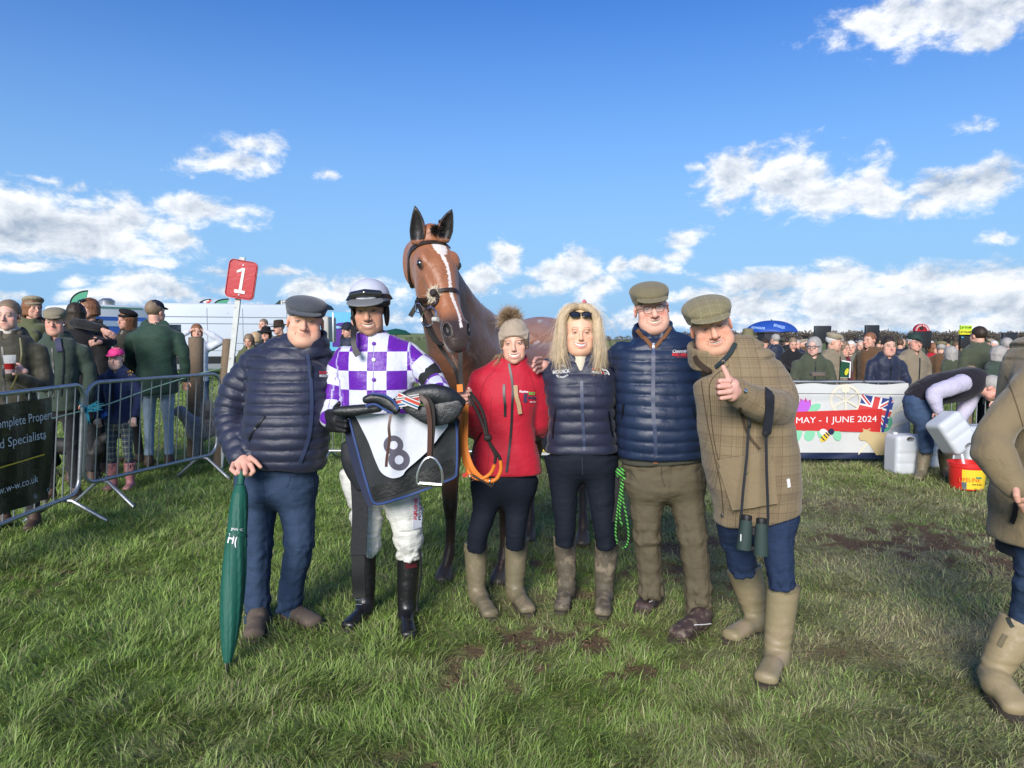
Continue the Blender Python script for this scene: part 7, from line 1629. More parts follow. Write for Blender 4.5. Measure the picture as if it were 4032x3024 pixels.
mb = MB(); wisps('tail', hroot, [([np.array(ch + axd * 1.58 + (0, 0, .12)), np.array(ch + axd * 1.68 + (0, 0, -.1)), np.array(ch + axd * 1.66 + (0, 0, -.6))], 1)], mane, 160, .03, .004, seed=6)

# bridle: its own thing, worn by the horse
bridle = empty('bridle', hw_(0, .3, .1), 'dark brown leather bridle with sheepskin noseband pad on the bay horse', 'bridle')
lea = mat('brown_leather', (.030, .020, .016), rough=.38, var=(40, .25), spec=.5); lead = mat('dark_leather', (.014, .011, .010), rough=.62, spec=.3)
def hstrap(nm, L, w, off=.004, m=lea, th=.005):
    mb = MB(); strap_on(mb, bvhead, L, w, off, th)
    if mb.v: mb.build(nm, m, bridle)
hstrap('browband', [(1611, 1010), (1625, 982), (1660, 962), (1710, 956), (1752, 964), (1768, 980)], .030)
hstrap('cheek_strap', [(1611, 1012), (1612, 1060), (1616, 1100), (1628, 1145), (1644, 1180)], .020)
hstrap('cheek_strap', [(1806, 1090), (1808, 1130), (1809, 1155)], .018)
hstrap('noseband', [(1650, 1172), (1672, 1196), (1700, 1204), (1722, 1190), (1728, 1165), (1718, 1148)], .020, .010)
hstrap('noseband', [(1718, 1150), (1752, 1146), (1784, 1146), (1800, 1160)], .020, .012)
hstrap('noseband', [(1716, 1150), (1704, 1166), (1686, 1176), (1650, 1176)], .018, .012)
fur_ball('sheepskin_pad', on(bvhead, 1716, 1162, .004)[0], .040, 2200, mat('sheepskin', (.75, .66, .52), rough=.9, var=(120, .2)), bridle, seed=7, sq=(1.0, .55, 1.05), w=.0016)
mb = MB(); p_, n_ = on(bvhead, 1718, 1158, .030); mb.lathe(p_, [(.001, .012), (.017, .010), (.022, 0)], 10, n_.to_track_quat('Z', 'Y').to_matrix()); mb.build('noseband_disc', lea, bridle)
def px_line(L, n=6): return [P(*a) for a in spline(L, n)]
dH = 3.86
mb = MB(); mb.ribbon(px_line([(1644, 1180, 3.90), (1640, 1205, 3.86), (1626, 1228, 3.85), (1616, 1246, 3.85)]), .026, (-.3, -1, 0), .005); mb.build('strap_end', lead, bridle)
mb = MB(); mb.tube(px_line([(1636, 1196, 3.845), (1655, 1198, 3.84), (1654, 1228, 3.84), (1638, 1226, 3.845), (1636, 1196, 3.845)]), .003, 6); mb.build('buckle', steel, bridle)
ring = [P(1688 + 27 * math.cos(a) - 8 * math.sin(a), 1247 + 37 * math.sin(a), 3.74 - .03 * math.cos(a)) for a in np.linspace(0, 2 * math.pi, 30, endpoint=False)]
mb = MB(); mb.tube(ring, .0048, 8, closed=True); mb.build('bit_ring', steel, bridle)
mb = MB(); mb.tube([P(1706, 1257, 3.72), P(1724, 1258, 3.70)], [.013, .012], 12); mb.build('bit', mat('rubber_bit', (.5, .48, .44), rough=.5), bridle)
mb = MB(); mb.ribbon(px_line([(1648, 1195, 3.86), (1664, 1240, 3.80), (1684, 1290, 3.76), (1712, 1340, 3.74), (1740, 1354, 3.72)]), .020, (-.4, -1, 0), .006); mb.build('chin_strap', lead, bridle)
for L in ([(1695, 1285, 3.75), (1712, 1320, 3.72), (1732, 1352, 3.71), (1745, 1358, 3.70)],):
    mb = MB(); mb.tube(px_line(L), .007, 8); mb.build('chain', lead, bridle)
# reins and the lead the girl holds
reins = empty('reins', P(1830, 1565, 3.66), 'black and orange reins hanging in a loop from the young woman\'s hand', 'reins')
ora = mat('orange_rubber', (.62, .17, .015), rough=.6, bump=(220, .001, 2)); 
def rib(nm, L, w, m, n=(0, -1, 0), th=.005):
    mb = MB(); mb.ribbon(px_line(L), w, n, th); mb.build(nm, m, reins)
def tub(nm, L, r, m, n=6):
    mb = MB(); mb.tube(px_line(L, n), r, 8); mb.build(nm, m, reins)
rib('rein', [(1690, 1300, 3.78), (1740, 1375, 3.80), (1790, 1450, 3.78), (1806, 1500, 3.70), (1812, 1540, 3.64)], .022, lead)
rib('rein', [(1813, 1362, 3.74), (1812, 1420, 3.72), (1814, 1480, 3.68), (1822, 1540, 3.64)], .024, lead)
rib('rein_grip', [(1810, 1515, 3.65), (1812, 1545, 3.63)], .030, ora)
rib('rein_grip', [(1830, 1590, 3.63), (1826, 1660, 3.62), (1824, 1740, 3.62), (1832, 1820, 3.62), (1870, 1870, 3.62), (1900, 1888, 3.62)], .026, ora)
rib('rein_grip', [(1838, 1594, 3.62), (1836, 1680, 3.61), (1836, 1760, 3.61), (1856, 1830, 3.60), (1890, 1875, 3.60), (1925, 1890, 3.60)], .020, ora)
tub('rein_loop', [(1848, 1560, 3.63), (1880, 1620, 3.60), (1905, 1680, 3.58), (1916, 1720, 3.57), (1938, 1760, 3.57), (1966, 1800, 3.57), (1970, 1815, 3.57)], .009, lead)
tub('rein_loop', [(1852, 1545, 3.64), (1885, 1590, 3.60), (1906, 1640, 3.58), (1918, 1700, 3.57), (1928, 1745, 3.57), (1950, 1790, 3.57), (1948, 1825, 3.57)], .008, lead)
tub('rein_loop', [(1970, 1812, 3.57), (1972, 1850, 3.57), (1955, 1885, 3.57), (1925, 1895, 3.58), (1895, 1880, 3.59)], .0095, ora)
tub('rein_loop', [(1948, 1830, 3.57), (1930, 1865, 3.58), (1895, 1885, 3.58), (1862, 1878, 3.59), (1840, 1850, 3.60)], .0095, ora)
mb = MB(); mb.box(P(1921, 1724, 3.565), (.040, .03, .032), bev=.010); mb.build('keeper', lead, reins)
for (x, y) in ((1858, 1880), (1935, 1898)):
    mb = MB(); mb.tube([P(x + 8 * math.cos(a), y + 14 * math.sin(a), 3.57 + .01 * math.cos(a)) for a in np.linspace(0, 2 * math.pi, 18, endpoint=False)], .0028, 6, closed=True); mb.build('ring', steel, reins)
tub('tail_strap', [(1862, 1872, 3.58), (1895, 1892, 3.57), (1938, 1918, 3.57)], .006, lead)
# ------------------------------------------------------------------ saddle, number cloth, surcingle held by the jockey
sad = empty('saddle', P(1560, 1600, 3.45), 'small black racing saddle carried over the jockey\'s arm above the number cloth', 'saddle')
sle = mat('saddle_leather', (.012, .014, .017), rough=.42, var=(30, .3), bump=(60, .004, 4), bump2=(220, .001, 2), spec=.5)
def soft(name, parent, m, D, items, h=.006, fold=.002, k=.012):
    """flattened form from px stations: (px, py, dd, r across px, r depth m)"""
    al = np.array([list(P(a[0], a[1], D + a[2])) for ch in items for a in ch]); g = Sdf(al.min(0) - .16, al.max(0) + .16, h)
    for ch in items:
        pts = [tuple(P(a[0], a[1], D + a[2])) for a in ch]; w = [a[3] * D / FPX for a in ch]; d = [a[4] for a in ch]
        Ps, w, d = sm_chain(pts, w, d, n=3); t0 = Ps[-1] - Ps[0]; side = np.cross(t0, (0, 1, 0))
        g.chain([tuple(q) for q in Ps], w, d, tuple(side / np.linalg.norm(side)), k=k, p=2.2, capr=.02)
    V, Q = g.mesh(); V = smooth_mesh(V, Q, 2, .4)
    if fold: V = V + normals(V, Q) * (fold * vnoise(V, 30, 3))[:, None]
    return mesh_np(name, V, Q, m, parent)
soft('seat', sad, sle, 3.44, [[(1560, 1588, .0, 22, .025), (1620, 1560, .0, 30, .035), (1700, 1552, .0, 42, .045), (1770, 1572, .0, 42, .035), (1818, 1588, .02, 22, .02)]])
soft('flap', sad, sle, 3.40, [[(1590, 1602, .0, 12, .008), (1640, 1622, .0, 26, .008), (1700, 1634, .0, 44, .009), (1765, 1622, .0, 44, .009), (1814, 1590, .0, 22, .007)]], h=.005)
soft('flap', sad, sle, 3.50, [[(1770, 1650, .0, 30, .010), (1785, 1690, .02, 20, .010), (1740, 1725, .02, 10, .008)]], h=.005)
soft('pad', sad, sle, 3.42, [[(1318, 1618, .0, 14, .022), (1350, 1618, .0, 21, .028), (1420, 1614, .0, 22, .03), (1490, 1606, .0, 18, .025)]])
soft('pommel', sad, sle, 3.40, [[(1442, 1575, .0, 16, .018), (1480, 1568, .0, 22, .020), (1530, 1590, .0, 24, .022), (1562, 1618, -.01, 18, .016)]])
blp = mat('blue_piping', (.02, .05, .17), rough=.6)
mb = MB(); mb.tube([P(*a) for a in spline([(1440, 1600, 3.375), (1475, 1592, 3.37), (1510, 1610, 3.37), (1545, 1628, 3.37)], 5)], .006, 8); mb.tube([P(*a) for a in spline([(1460, 1550, 3.37), (1510, 1556, 3.37), (1550, 1580, 3.37), (1568, 1612, 3.36)], 5)], .006, 8); mb.build('piping', blp, sad)
def stripes(t, c, oc):
    s = t.node('ShaderNodeSeparateXYZ', None, {0: t.node('ShaderNodeAttribute', {'attribute_name': 'uv3'}).outputs['Vector']}).outputs[1]
    c = t.mix(lines(t, s, .052, .014, .0), (.55, .55, .52), (.45, .06, .04)); c = t.mix(lines(t, s, .052, .008, .3), c, (.03, .12, .26)); return t.mix(lines(t, s, .052, .004, .72), c, (.03, .03, .05))
wg = mat('striped_girth', rough=.8, pattern=stripes)
for (a, b, w) in (((1560, 1585, 3.385), (1652, 1570, 3.375), .048), ((1566, 1558, 3.39), (1650, 1596, 3.36), .042)):
    A1, B1 = np.array(P(*a)), np.array(P(*b)); t_ = (B1 - A1) / np.linalg.norm(B1 - A1); up = np.cross(t_, (0, 1, 0)); up /= np.linalg.norm(up); V, Q, U = [], [], []
    for i in range(12):
        q = A1 + (B1 - A1) * i / 11; bul = -.012 * math.sin(math.pi * i / 11)
        for j in range(6): V.append(q + up * (j / 5 - .5) * w + np.array((0, bul, 0))); U.append((i * .01, j / 5 * w, 0))
    for i in range(11):
        for j in range(5): Q.append([i * 6 + j, (i + 1) * 6 + j, (i + 1) * 6 + j + 1, i * 6 + j + 1])
    mesh_np('girth', np.array(V), np.array(Q), wg, sad, uv3=np.array(U))
mb = MB(); mb.ribbon([P(*a) for a in spline([(1652, 1560, 3.35), (1680, 1590, 3.34), (1692, 1660, 3.34), (1692, 1740, 3.34), (1690, 1800, 3.34)], 6)], .022, (0, -1, 0), .005); mb.build('stirrup_leather', mat('tan_strap', (.06, .022, .014), rough=.4), sad)
mb = MB(); mb.ribbon([P(*a) for a in spline([(1668, 1556, 3.36), (1698, 1590, 3.355), (1706, 1660, 3.35), (1702, 1740, 3.35), (1696, 1802, 3.35)], 6)], .020, (0, -1, 0), .005); mb.build('stirrup_leather', lead, sad)
mb = MB(); mb.ribbon([P(*a) for a in spline([(1540, 1630, 3.37), (1532, 1680, 3.36), (1534, 1730, 3.36), (1524, 1800, 3.36), (1521, 1838, 3.36)], 6)], .013, (0, -1, 0), .005); mb.build('girth_strap', mat('tan_strap'), sad)
mb = MB()
st = [P(*a) for a in spline([(1694, 1800, 3.33), (1672, 1812, 3.33), (1650, 1850, 3.33), (1643, 1895, 3.33), (1650, 1906, 3.33), (1690, 1912, 3.33), (1732, 1912, 3.33), (1742, 1900, 3.33), (1738, 1850, 3.33), (1716, 1812, 3.33), (1694, 1800, 3.33)], 6)]
mb.tube(st, .0072, 8); mb.tube([P(1652, 1903, 3.33), P(1738, 1910, 3.33)], .011, 8); mb.build('stirrup', mat('aluminium', (.55, .55, .54), rough=.32, metal=1.), sad)

def sheet(name, parent, m, outline, D, th=.006, wave=.01, n=46, bulge=0., **k):
    """cloth hanging in the air: outline in px, filled with a fine grid, gently waved, with thickness"""
    import mathutils
    xs = [a[0] for a in outline]; ys = [a[1] for a in outline]; x0, x1, y0, y1 = min(xs), max(xs), min(ys), max(ys)
    bm = bmesh.new(); vs = [bm.verts.new((a[0], -a[1], 0)) for a in outline]; f = bm.faces.new(vs)
    step = (x1 - x0) / n; 
    for i in range(1, n): bmesh.ops.bisect_plane(bm, geom=bm.verts[:] + bm.edges[:] + bm.faces[:], plane_co=(x0 + step * i, 0, 0), plane_no=(1, 0, 0))
    for i in range(1, int((y1 - y0) / step)): bmesh.ops.bisect_plane(bm, geom=bm.verts[:] + bm.edges[:] + bm.faces[:], plane_co=(0, -(y0 + step * i), 0), plane_no=(0, 1, 0))
    bm.verts.ensure_lookup_table(); bm.verts.index_update()
    pp = np.array([(v.co.x, -v.co.y) for v in bm.verts]); fs = [[v.index for v in f.verts] for f in bm.faces]; bm.free()
    W = np.array([list(P(a[0], a[1], D)) for a in pp]); u = (pp[:, 0] - x0) / (x1 - x0); v = (pp[:, 1] - y0) / (y1 - y0)
    wv = wave * (np.sin(u * 9 + v * 3) * .5 + .5 * np.sin(u * 4.3 - v * 5 + 1) + .25 * np.sin(u * 23 + v * 9)) * (.3 + v) - bulge * np.sin(np.pi * u) * np.sin(np.pi * np.clip(v, 0, 1))
    W[:, 1] += wv; n0 = len(W); W2 = W.copy(); W2[:, 1] += th
    from collections import Counter
    ec = Counter(); 
    for q in fs:
        for i in range(len(q)): ec[(q[i], q[(i + 1) % len(q)])] += 1
    sidef = [[b, a, a + n0, b + n0] for (a, b) in ec if (b, a) not in ec]
    o = mesh_np(name, np.concatenate([W, W2]), fs + [[i + n0 for i in q[::-1]] for q in fs] + sidef, m, parent, True, **k); o.data.set_sharp_from_angle(angle=R(40)); return o
pad = empty('saddle_pad', P(1600, 1800, 3.50), 'black saddle cloth edged in blue hanging under the racing saddle', 'saddle cloth')
padm = mat('black_pad', (.018, .021, .024), rough=.75, var=(20, .2), bump=(22, .010, 4), bump2=(300, .001, 2), mud=(9, .55, .8, (.05, .05, .05)))
out = [(1372, 1640), (1480, 1630), (1640, 1630), (1796, 1640), (1805, 1700), (1806, 1780), (1804, 1856), (1796, 1880), (1740, 1905), (1640, 1946), (1560, 1972), (1490, 1990), (1468, 1982), (1455, 1960), (1440, 1900), (1410, 1790), (1390, 1710)]
so = spline([(a, b, 0) for a, b in out + out[:1]], 3)[:-1]
sp = sheet('cloth', pad, padm, [(a[0], a[1]) for a in so], 3.50, .014, .010)
bvp = bvh_of(sp)
mb = MB(); strap_on(mb, bvp, [(1376, 1650), (1392, 1712), (1414, 1795), (1444, 1900), (1460, 1955), (1474, 1978), (1500, 1982), (1570, 1962), (1650, 1936), (1740, 1900), (1790, 1878), (1798, 1852), (1800, 1780), (1799, 1700), (1793, 1650)], .010, .0, .006); mb.build('piping', blp, pad)
mb = MB(); strap_on(mb, bvp, [(1468, 1945), (1560, 1915), (1700, 1870), (1790, 1830)], .07, .001, .004); mb.build('band', mat('pad_band', (.008, .009, .010), rough=.45, bump=(50, .004)), pad)
mb = MB(); mb.ribbon([P(*a) for a in spline([(1372, 1660, 3.55), (1390, 1760, 3.56), (1425, 1880, 3.56), (1470, 1990, 3.54)], 5)], .05, (0, -1, 0), .01); mb.build('lining', mat('pad_lining', (.014, .02, .05), rough=.8), pad)
soft('weight_pad', pad, mat('pad_dark', (.012, .014, .018), rough=.7, bump=(30, .006)), 3.60, [[(1372, 1750, .0, 30, .03), (1385, 1810, .0, 42, .04), (1400, 1870, .0, 34, .03), (1415, 1920, .0, 16, .02)]], h=.008)
nc = empty('number_cloth', P(1560, 1760, 3.47), 'white number cloth with a large grey 8 over the black saddle cloth', 'number cloth')
out = [(1396, 1634), (1520, 1628), (1660, 1634), (1764, 1660), (1730, 1720), (1690, 1770), (1640, 1816), (1600, 1850), (1585, 1872), (1560, 1882), (1535, 1880), (1502, 1860), (1482, 1820), (1450, 1740), (1420, 1680)]
so = spline([(a, b, 0) for a, b in out + out[:1]], 3)[:-1]
ncs = sheet('cloth', nc, mat('white_cotton', (.56, .58, .65), rough=.85, bump=(16, .012, 4), mud=(22, .64, .78, (.40, .33, .25)), var=(40, .05)), [(a[0], a[1]) for a in so], 3.475, .004, .006)
bvn = bvh_of(ncs)
# the 8 as two rings
def ring_on(bv, cx, cy, ro, ri, asp=1., n=40, rot=0.):
    V, F = [], []
    for i in range(n):
        a = 2 * math.pi * i / n
        for r in (ro, (ro + ri) / 2, ri):
            X, Y = r * math.cos(a) * asp, r * math.sin(a); c_, s_ = math.cos(rot), math.sin(rot)
            p, nn = on(bv, cx + X * c_ - Y * s_, cy + X * s_ + Y * c_, .0035, 3.46); V.append(p[:])
    for i in range(n):
        j = (i + 1) % n
        for q in (0, 1): F.append([i * 3 + q, j * 3 + q, j * 3 + q + 1, i * 3 + q + 1])
    return V, F
mb = MB(); mb.add(*ring_on(bvn, 1549, 1752, 38, 17, 1.02)); mb.add(*[(v, f) for v, f in [ring_on(bvn, 1571, 1810, 42, 18, 1.0)]][0]); o8 = mb.build('number', mat('grey_print', (.085, .08, .11), rough=.8, var=(60, .15)), nc, smooth=False)
# long black girth strap hanging in front of the jockey's leg, with buckle
gir = empty('girth', P(1412, 2000, 3.55), 'long black elastic girth with steel buckle dangling down the jockey\'s leg', 'girth')
mb = MB(); mb.ribbon([P(*a) for a in spline([(1400, 1800, 3.60), (1412, 1900, 3.60), (1418, 2020, 3.60), (1414, 2120, 3.60), (1412, 2195, 3.60)], 6)], .080, (0, -1, 0), .008); mb.build('webbing', mat('girth_black', (.012, .013, .016), rough=.7, var=(30, .3), bump=(40, .004, 4)), gir)
mb = MB(); mb.ribbon([P(*a) for a in spline([(1412, 2185, 3.59), (1412, 2260, 3.59), (1415, 2320, 3.60), (1414, 2352, 3.60)], 6)], .066, (0, -1, 0), .012); mb.build('leather_end', mat('black_strap'), gir)
mb = MB(); mb.tube([P(x, y, 3.58) for x, y in ((1400, 2362), (1424, 2362), (1424, 2380), (1400, 2380))], .0028, 6, closed=True); mb.tube([P(1412, 2350, 3.58), P(1412, 2378, 3.575)], .0024, 6); mb.build('buckle', steel, gir)

# ------------------------------------------------------------------ binoculars and strap
bi = empty('binoculars', P(2964, 2110, 3.06), 'green and black binoculars hanging by a black strap from the thumbs-up man\'s arm', 'binoculars')
armor = mat('binocular_green', (.022, .042, .037), rough=.75, bump=(300, .0008, 2)); rub = mat('binocular_black', (.010, .011, .012), rough=.5)
dB = 3.02
for (x0, y0, x1, y1) in ((2940, 2040, 2928, 2165), (2998, 2052, 2996, 2188)):
    A1, B1 = P(x0, y0, dB), P(x1, y1, dB - .02); q = [A1.lerp(B1, t) for t in (0, .06, .12, .3, .6, .9, 1.0)]
    mb = MB(); mb.tube(q, [.020, .021, .0245, .026, .029, .031, .030], 24); mb.build('barrel', armor, bi)
    mb = MB(); mb.tube([A1 + (A1 - B1).normalized() * .014, A1 + (A1 - B1).normalized() * .012, A1, A1.lerp(B1, .08)], [.016, .0215, .0225, .0215], 24); mb.build('eyecup', rub, bi)
    mb = MB(); M_ = (A1 - B1).normalized().to_track_quat('Z', 'Y').to_matrix(); mb.lathe(A1 + (A1 - B1).normalized() * .0145, [(.001, .001), (.012, .0005), (.013, 0)], 20, M_); mb.build('eyepiece_lens', dark_lens, bi)
mb = MB(); mb.box(P(2967, 2100, dB), (.032, .02, .018), bev=.005); mb.box(P(2962, 2160, dB - .01), (.034, .022, .020), bev=.005); mb.tube([P(2967, 2075, dB), P(2966, 2102, dB)], [.014, .015], 18); mb.tube([P(2950, 2080, dB), P(2944, 2168, dB)], .006, 8); mb.tube([P(2984, 2086, dB), P(2980, 2172, dB)], .006, 8); mb.build('hinge', rub, bi)
mb = MB(); mb.box(P(2917, 2117, dB - .035), (.004, .002, .030), bev=.0005); mb.build('mark', whitetx, bi)
nyl = mat('nylon_strap', (.010, .011, .016), rough=.55, bump=(400, .0006, 1))
mb = MB(); mb.ribbon([P(*a) for a in spline([(3024, 1536, 3.02), (3030, 1560, 2.98), (3028, 1620, 3.0), (3020, 1690, 3.02), (3016, 1708, 3.03)], 6)], .038, (.1, -1, 0), .006); mb.build('strap_pad', mat('neoprene', (.012, .014, .022), rough=.9), bi)
mb = MB(); mb.ribbon([P(*a) for a in ((3016, 1715, 3.03), (3018, 1850, 3.03), (3022, 1960, 3.03), (3024, 2040, 3.03), (3020, 2090, 3.03))], .012, (0, -1, 0), .002); mb.build('strap', nyl, bi)
mb = MB(); mb.ribbon([P(*a) for a in ((2950, 1640, 3.08), (2940, 1800, 3.06), (2926, 1930, 3.05), (2918, 2030, 3.05), (2912, 2090, 3.04))], .012, (0, -1, 0), .002); mb.build('strap', nyl, bi)
for p_ in ((3016, 1702, 3.02), (2950, 1672, 3.07), (2918, 2040, 3.04)):
    mb = MB(); mb.box(P(*p_), (.026 if p_[0] > 3000 else .016, .008, .034 if p_[0] > 3000 else .026), bev=.003); mb.build('clip', rub, bi)

# green rope lead hanging between the blonde woman and the tall man
rp = empty('lead_rope', P(2450, 2000, 3.9), 'bright green and black plaited lead rope dangling between the blonde woman and tall man', 'rope')
def ropepat(t, c, oc):
    s = t.node('ShaderNodeSeparateXYZ', None, {0: oc}); return t.mix(lines(t, t.m('ADD', s.outputs[2], t.m('MULTIPLY', s.outputs[0], .8)), .020, .010), (.09, .40, .06), (.01, .012, .012))
rm_ = mat('green_rope', rough=.8, pattern=ropepat)
for L in ([(2470, 1660, 3.9), (2462, 1760, 3.88), (2450, 1880, 3.86), (2430, 2020, 3.86), (2424, 2100, 3.87), (2432, 2140, 3.88)], [(2450, 1890, 3.86), (2452, 1960, 3.86), (2468, 2040, 3.86), (2475, 2110, 3.87), (2466, 2150, 3.88), (2450, 2156, 3.88)], [(2455, 1900, 3.86), (2446, 1960, 3.85), (2440, 2030, 3.85), (2450, 2070, 3.85)]):
    mb = MB(); mb.tube([P(*a) for a in spline(L, 8)], .0058, 8); mb.build('strand', rm_, rp)
mb = MB(); mb.box(P(2442, 1860, 3.85), (.05, .04, .05), bev=.015); mb.box(P(2458, 1885, 3.85), (.03, .03, .03), bev=.01); mb.build('knot', rm_, rp)
mb = MB(); mb.ribbon([P(2430, 1880, 3.9), P(2428, 1980, 3.9), P(2418, 2055, 3.9)], .022, (0, -1, 0), .006); mb.build('clip_strap', blackl, rp)
# ------------------------------------------------------------------ spectators
def cloth(name, c, rough=.85, **k): return mat(name, c, rough=rough, var=[(9, .15), (60, .08)], bump=(13, .03, 4), sheen=.15, spec=.2, **k)
wax = cloth('olive_wax_cotton', (.040, .038, .026), .6); grn_c = cloth('dark_green_coat', (.022, .052, .036), .65); grn2 = cloth('loden_green', (.058, .068, .044)); navy_c = cloth('navy_coat', (.016, .022, .046), .5); blk_c = cloth('black_coat', (.012, .012, .014)); brn = cloth('rust_brown_coat', (.10, .055, .028))
twd = mat('grey_green_tweed', (.12, .125, .10), rough=.95, var=[(260, .3)], pattern=pat_plaid(.05, (.06, .07, .05), (.16, .15, .1), .003)); tan_c = cloth('tan_wax_jacket', (.20, .165, .115), .75); vest = cloth('green_fleece_vest', (.042, .062, .048), .95); red_c = cloth('red_coat', (.35, .012, .02)); mar = cloth('maroon_knit', (.12, .012, .028)); ppl = cloth('plum_coat', (.10, .06, .11)); jeans_l = mat('light_denim', (.24, .32, .42), rough=.85, var=[(7, .2)], bump=(16, .02, 4)); jeans_d = mat('blue_jeans', (.035, .065, .13), rough=.85, var=[(6, .2)], bump=(16, .02, 4)); drk = cloth('dark_trousers', (.02, .021, .025)); bluec = cloth('royal_blue_coat', (.02, .05, .17)); grey_c = cloth('grey_jacket', (.10, .11, .115)); teal = cloth('sage_knit', (.12, .19, .17)); fieldg = cloth('field_green_parka', (.085, .095, .045)); whs = cloth('pale_shirt', (.55, .58, .66))
tb = mat('brown_boot_leather', (.06, .035, .025), rough=.6)
CAPM = {'olive': mat('cap_olive', (.17, .15, .085), rough=.95, var=[(200, .25)]), 'check': mat('cap_check', (.27, .23, .16), rough=.95, var=[(200, .2)], pattern=pat_plaid(.04, (.14, .12, .08), (.4, .36, .28), .003)), 'navy': mat('cap_navy', (.010, .013, .028), rough=.8), 'pink': mat('cap_pink', (.75, .045, .22), rough=.7), 'dgreen': mat('cap_dark_green', (.018, .04, .032), rough=.8), 'brown': mat('felt_brown', (.035, .022, .016), rough=.95), 'black': mat('felt_black', (.010, .010, .011), rough=.95), 'beige': mat('cap_beige', (.22, .19, .13), rough=.95, var=[(200, .25)])}
HAIRC = {'grey': (.32, .30, .28), 'white': (.55, .53, .50), 'brown': (.10, .060, .035), 'dark': (.030, .020, .014), 'blonde': (.42, .29, .16), 'auburn': (.20, .09, .045), 'mouse': (.20, .145, .095)}
def pix(v):
    X, Y, Z = v[0], v[1], v[2] - CAMH; f = Y * CT - Z * ST; return (2016 + FPX * X / f, 1512 - FPX * (Z * CT + Y * ST) / f)
def bystander(label, px, py, d, yaw=0, top=navy_c, bottom=drk, hair='brown', hstyle='short', hat=None, hatm=None, wide=1., s=1., pose='down', lean=0., res=None, skin=SKIN, smile=.3, pitch=3, roll=0, fem=0, quilt_=None, face={}, legs=True, bootm=None, arm_pts=None, hands_pts=None, coat_len=.0, group='spectators behind the barriers', extra_hat=1., body_yaw=None, hscale=1., scarf=None, bootspec=None, foot_z=0., tall=None):
    by = R(yaw if body_yaw is None else body_yaw); C = P(px, py, d); H = tall or (C.z + .12 * s - foot_z); k = H / 1.75; c_, s_ = math.cos(by), math.sin(by)
    res = res or (1.7 if d < 7.7 else 2.3 if d < 11 else 3.2)
    fwd = Vector((s_, -c_, 0)); rt = Vector((c_, s_, 0))                # facing, and image-right when facing the camera
    O = Vector((C.x, C.y, foot_z)) - fwd * (lean * .5 + .02)
    def L(x, f, z): return tuple(O + rt * (x * k) + fwd * (f * k + lean * max(0, (z / 1.75 - .5)) * 1.0) + Vector((0, 0, z * k)))
    nk_ = tuple((Vector(L(0, -.01, 1.47)) * .55 + (C - Vector((0, 0, .20 * s))) * .45)); sh = .185 * wide
    torso = ([nk_, L(0, -.015, 1.475), L(0, -.01, 1.405), L(0, 0, 1.22), L(0, .01, 1.08), L(0, .0, .96), L(0, .0, .84 - coat_len)], [.070 * k, .125 * wide * k, .165 * wide * k, .165 * wide * k, .155 * wide * k, .165 * wide * k, .172 * wide * k], [.08 * k, .095 * k, .125 * k * wide, .135 * k * wide, .13 * k * wide, .135 * k * wide, .14 * k * wide])
    ar = .056 * k * (.6 + .4 * wide)
    A = {'down': lambda q: ([L(q * sh, -.01, 1.37), L(q * (sh + .055), -.02, 1.15), L(q * (sh + .04), .06, .93)], [ar * 1.12, ar, ar * .8]),
         'pocket': lambda q: ([L(q * sh, -.01, 1.37), L(q * (sh + .09), -.05, 1.12), L(q * (sh - .02), .12, .95)], [ar * 1.12, ar, ar * .8]),
         'front': lambda q: ([L(q * sh, .0, 1.36), L(q * (sh + .05), .10, 1.10), L(q * .05, .28, 1.03)], [ar * 1.12, ar, ar * .8]),
         'hold': lambda q: ([L(q * sh, .0, 1.36), L(q * (sh + .05), .04, 1.10), L(q * .08, .26, 1.20)], [ar * 1.12, ar, ar * .78]),
         'head': lambda q: ([L(q * sh, .0, 1.38), L(q * (sh + .17), .06, 1.48), L(q * .11, .06, 1.63)], [ar * 1.1, ar, ar * .75])}
    ps = pose if isinstance(pose, (list, tuple)) else (pose, pose)
    arms = arm_pts or [A[ps[0]](-1), A[ps[1]](1)]
    lg = [([L(q * .085, 0, .90), L(q * .095, .02, .50), L(q * .10, -.01, .34 if bootspec else .12)], [.088 * k * wide, .062 * k, .05 * k]) for q in (-1, 1)] if legs else []
    bt = [{'top': L(q * .10, -.01, .34 if bootspec else .16), 'ankle': L(q * .10, -.01, .09), 'heel': L(q * .10, -.05, 0), 'toe': L(q * .12, .19, 0), 'r': ((.074 if bootspec else .056) * k, .046 * k), 'fw': .040, 'shaft': bool(bootspec)} for q in (-1, 1)] if legs and d < 10.5 else []
    hs = []
    for (pts, r) in arms:
        w_, e_ = Vector(pts[-1]), Vector(pts[-2]); dr = (w_ - e_).normalized(); nn = Vector((0, 0, 1)) if abs(dr.z) < .7 else fwd
        pm, fs = gen_hand(w_ + dr * .02, dr, nn, None, .92 * s, .55); hs.append((pm, fs, skin))
    if hands_pts is not None: hs = hands_pts
    hd = dict(c=C, rot=(yaw, pitch, roll), s=s, hw=.97 if fem else 1.03, jaw=.94 if fem else 1.02, fem=fem, smile=smile, skin=skin, nr=.048 if fem else .058, brow=tuple(np.array(HAIRC[hair]) * .6), red=.4, nose=.85 if fem else 1.05, slit=.0032); hd.update(face)
    hc = HAIRC[hair]; hp = None
    if hstyle == 'short': hp = dict(fn=cranium_hair(-.05, .006, -.006 if not hat else .006), col=hc, noise=.0028, nf=95)
    elif hstyle == 'bob': hp = dict(fn=bob_hair(.075), col=hc, noise=.005)
    elif hstyle == 'long': hp = dict(fn=bob_hair(.17), col=hc, noise=.006)
    elif hstyle == 'back': hp = dict(fn=cranium_hair(-.06, .010, .03), col=hc)
    ht = None
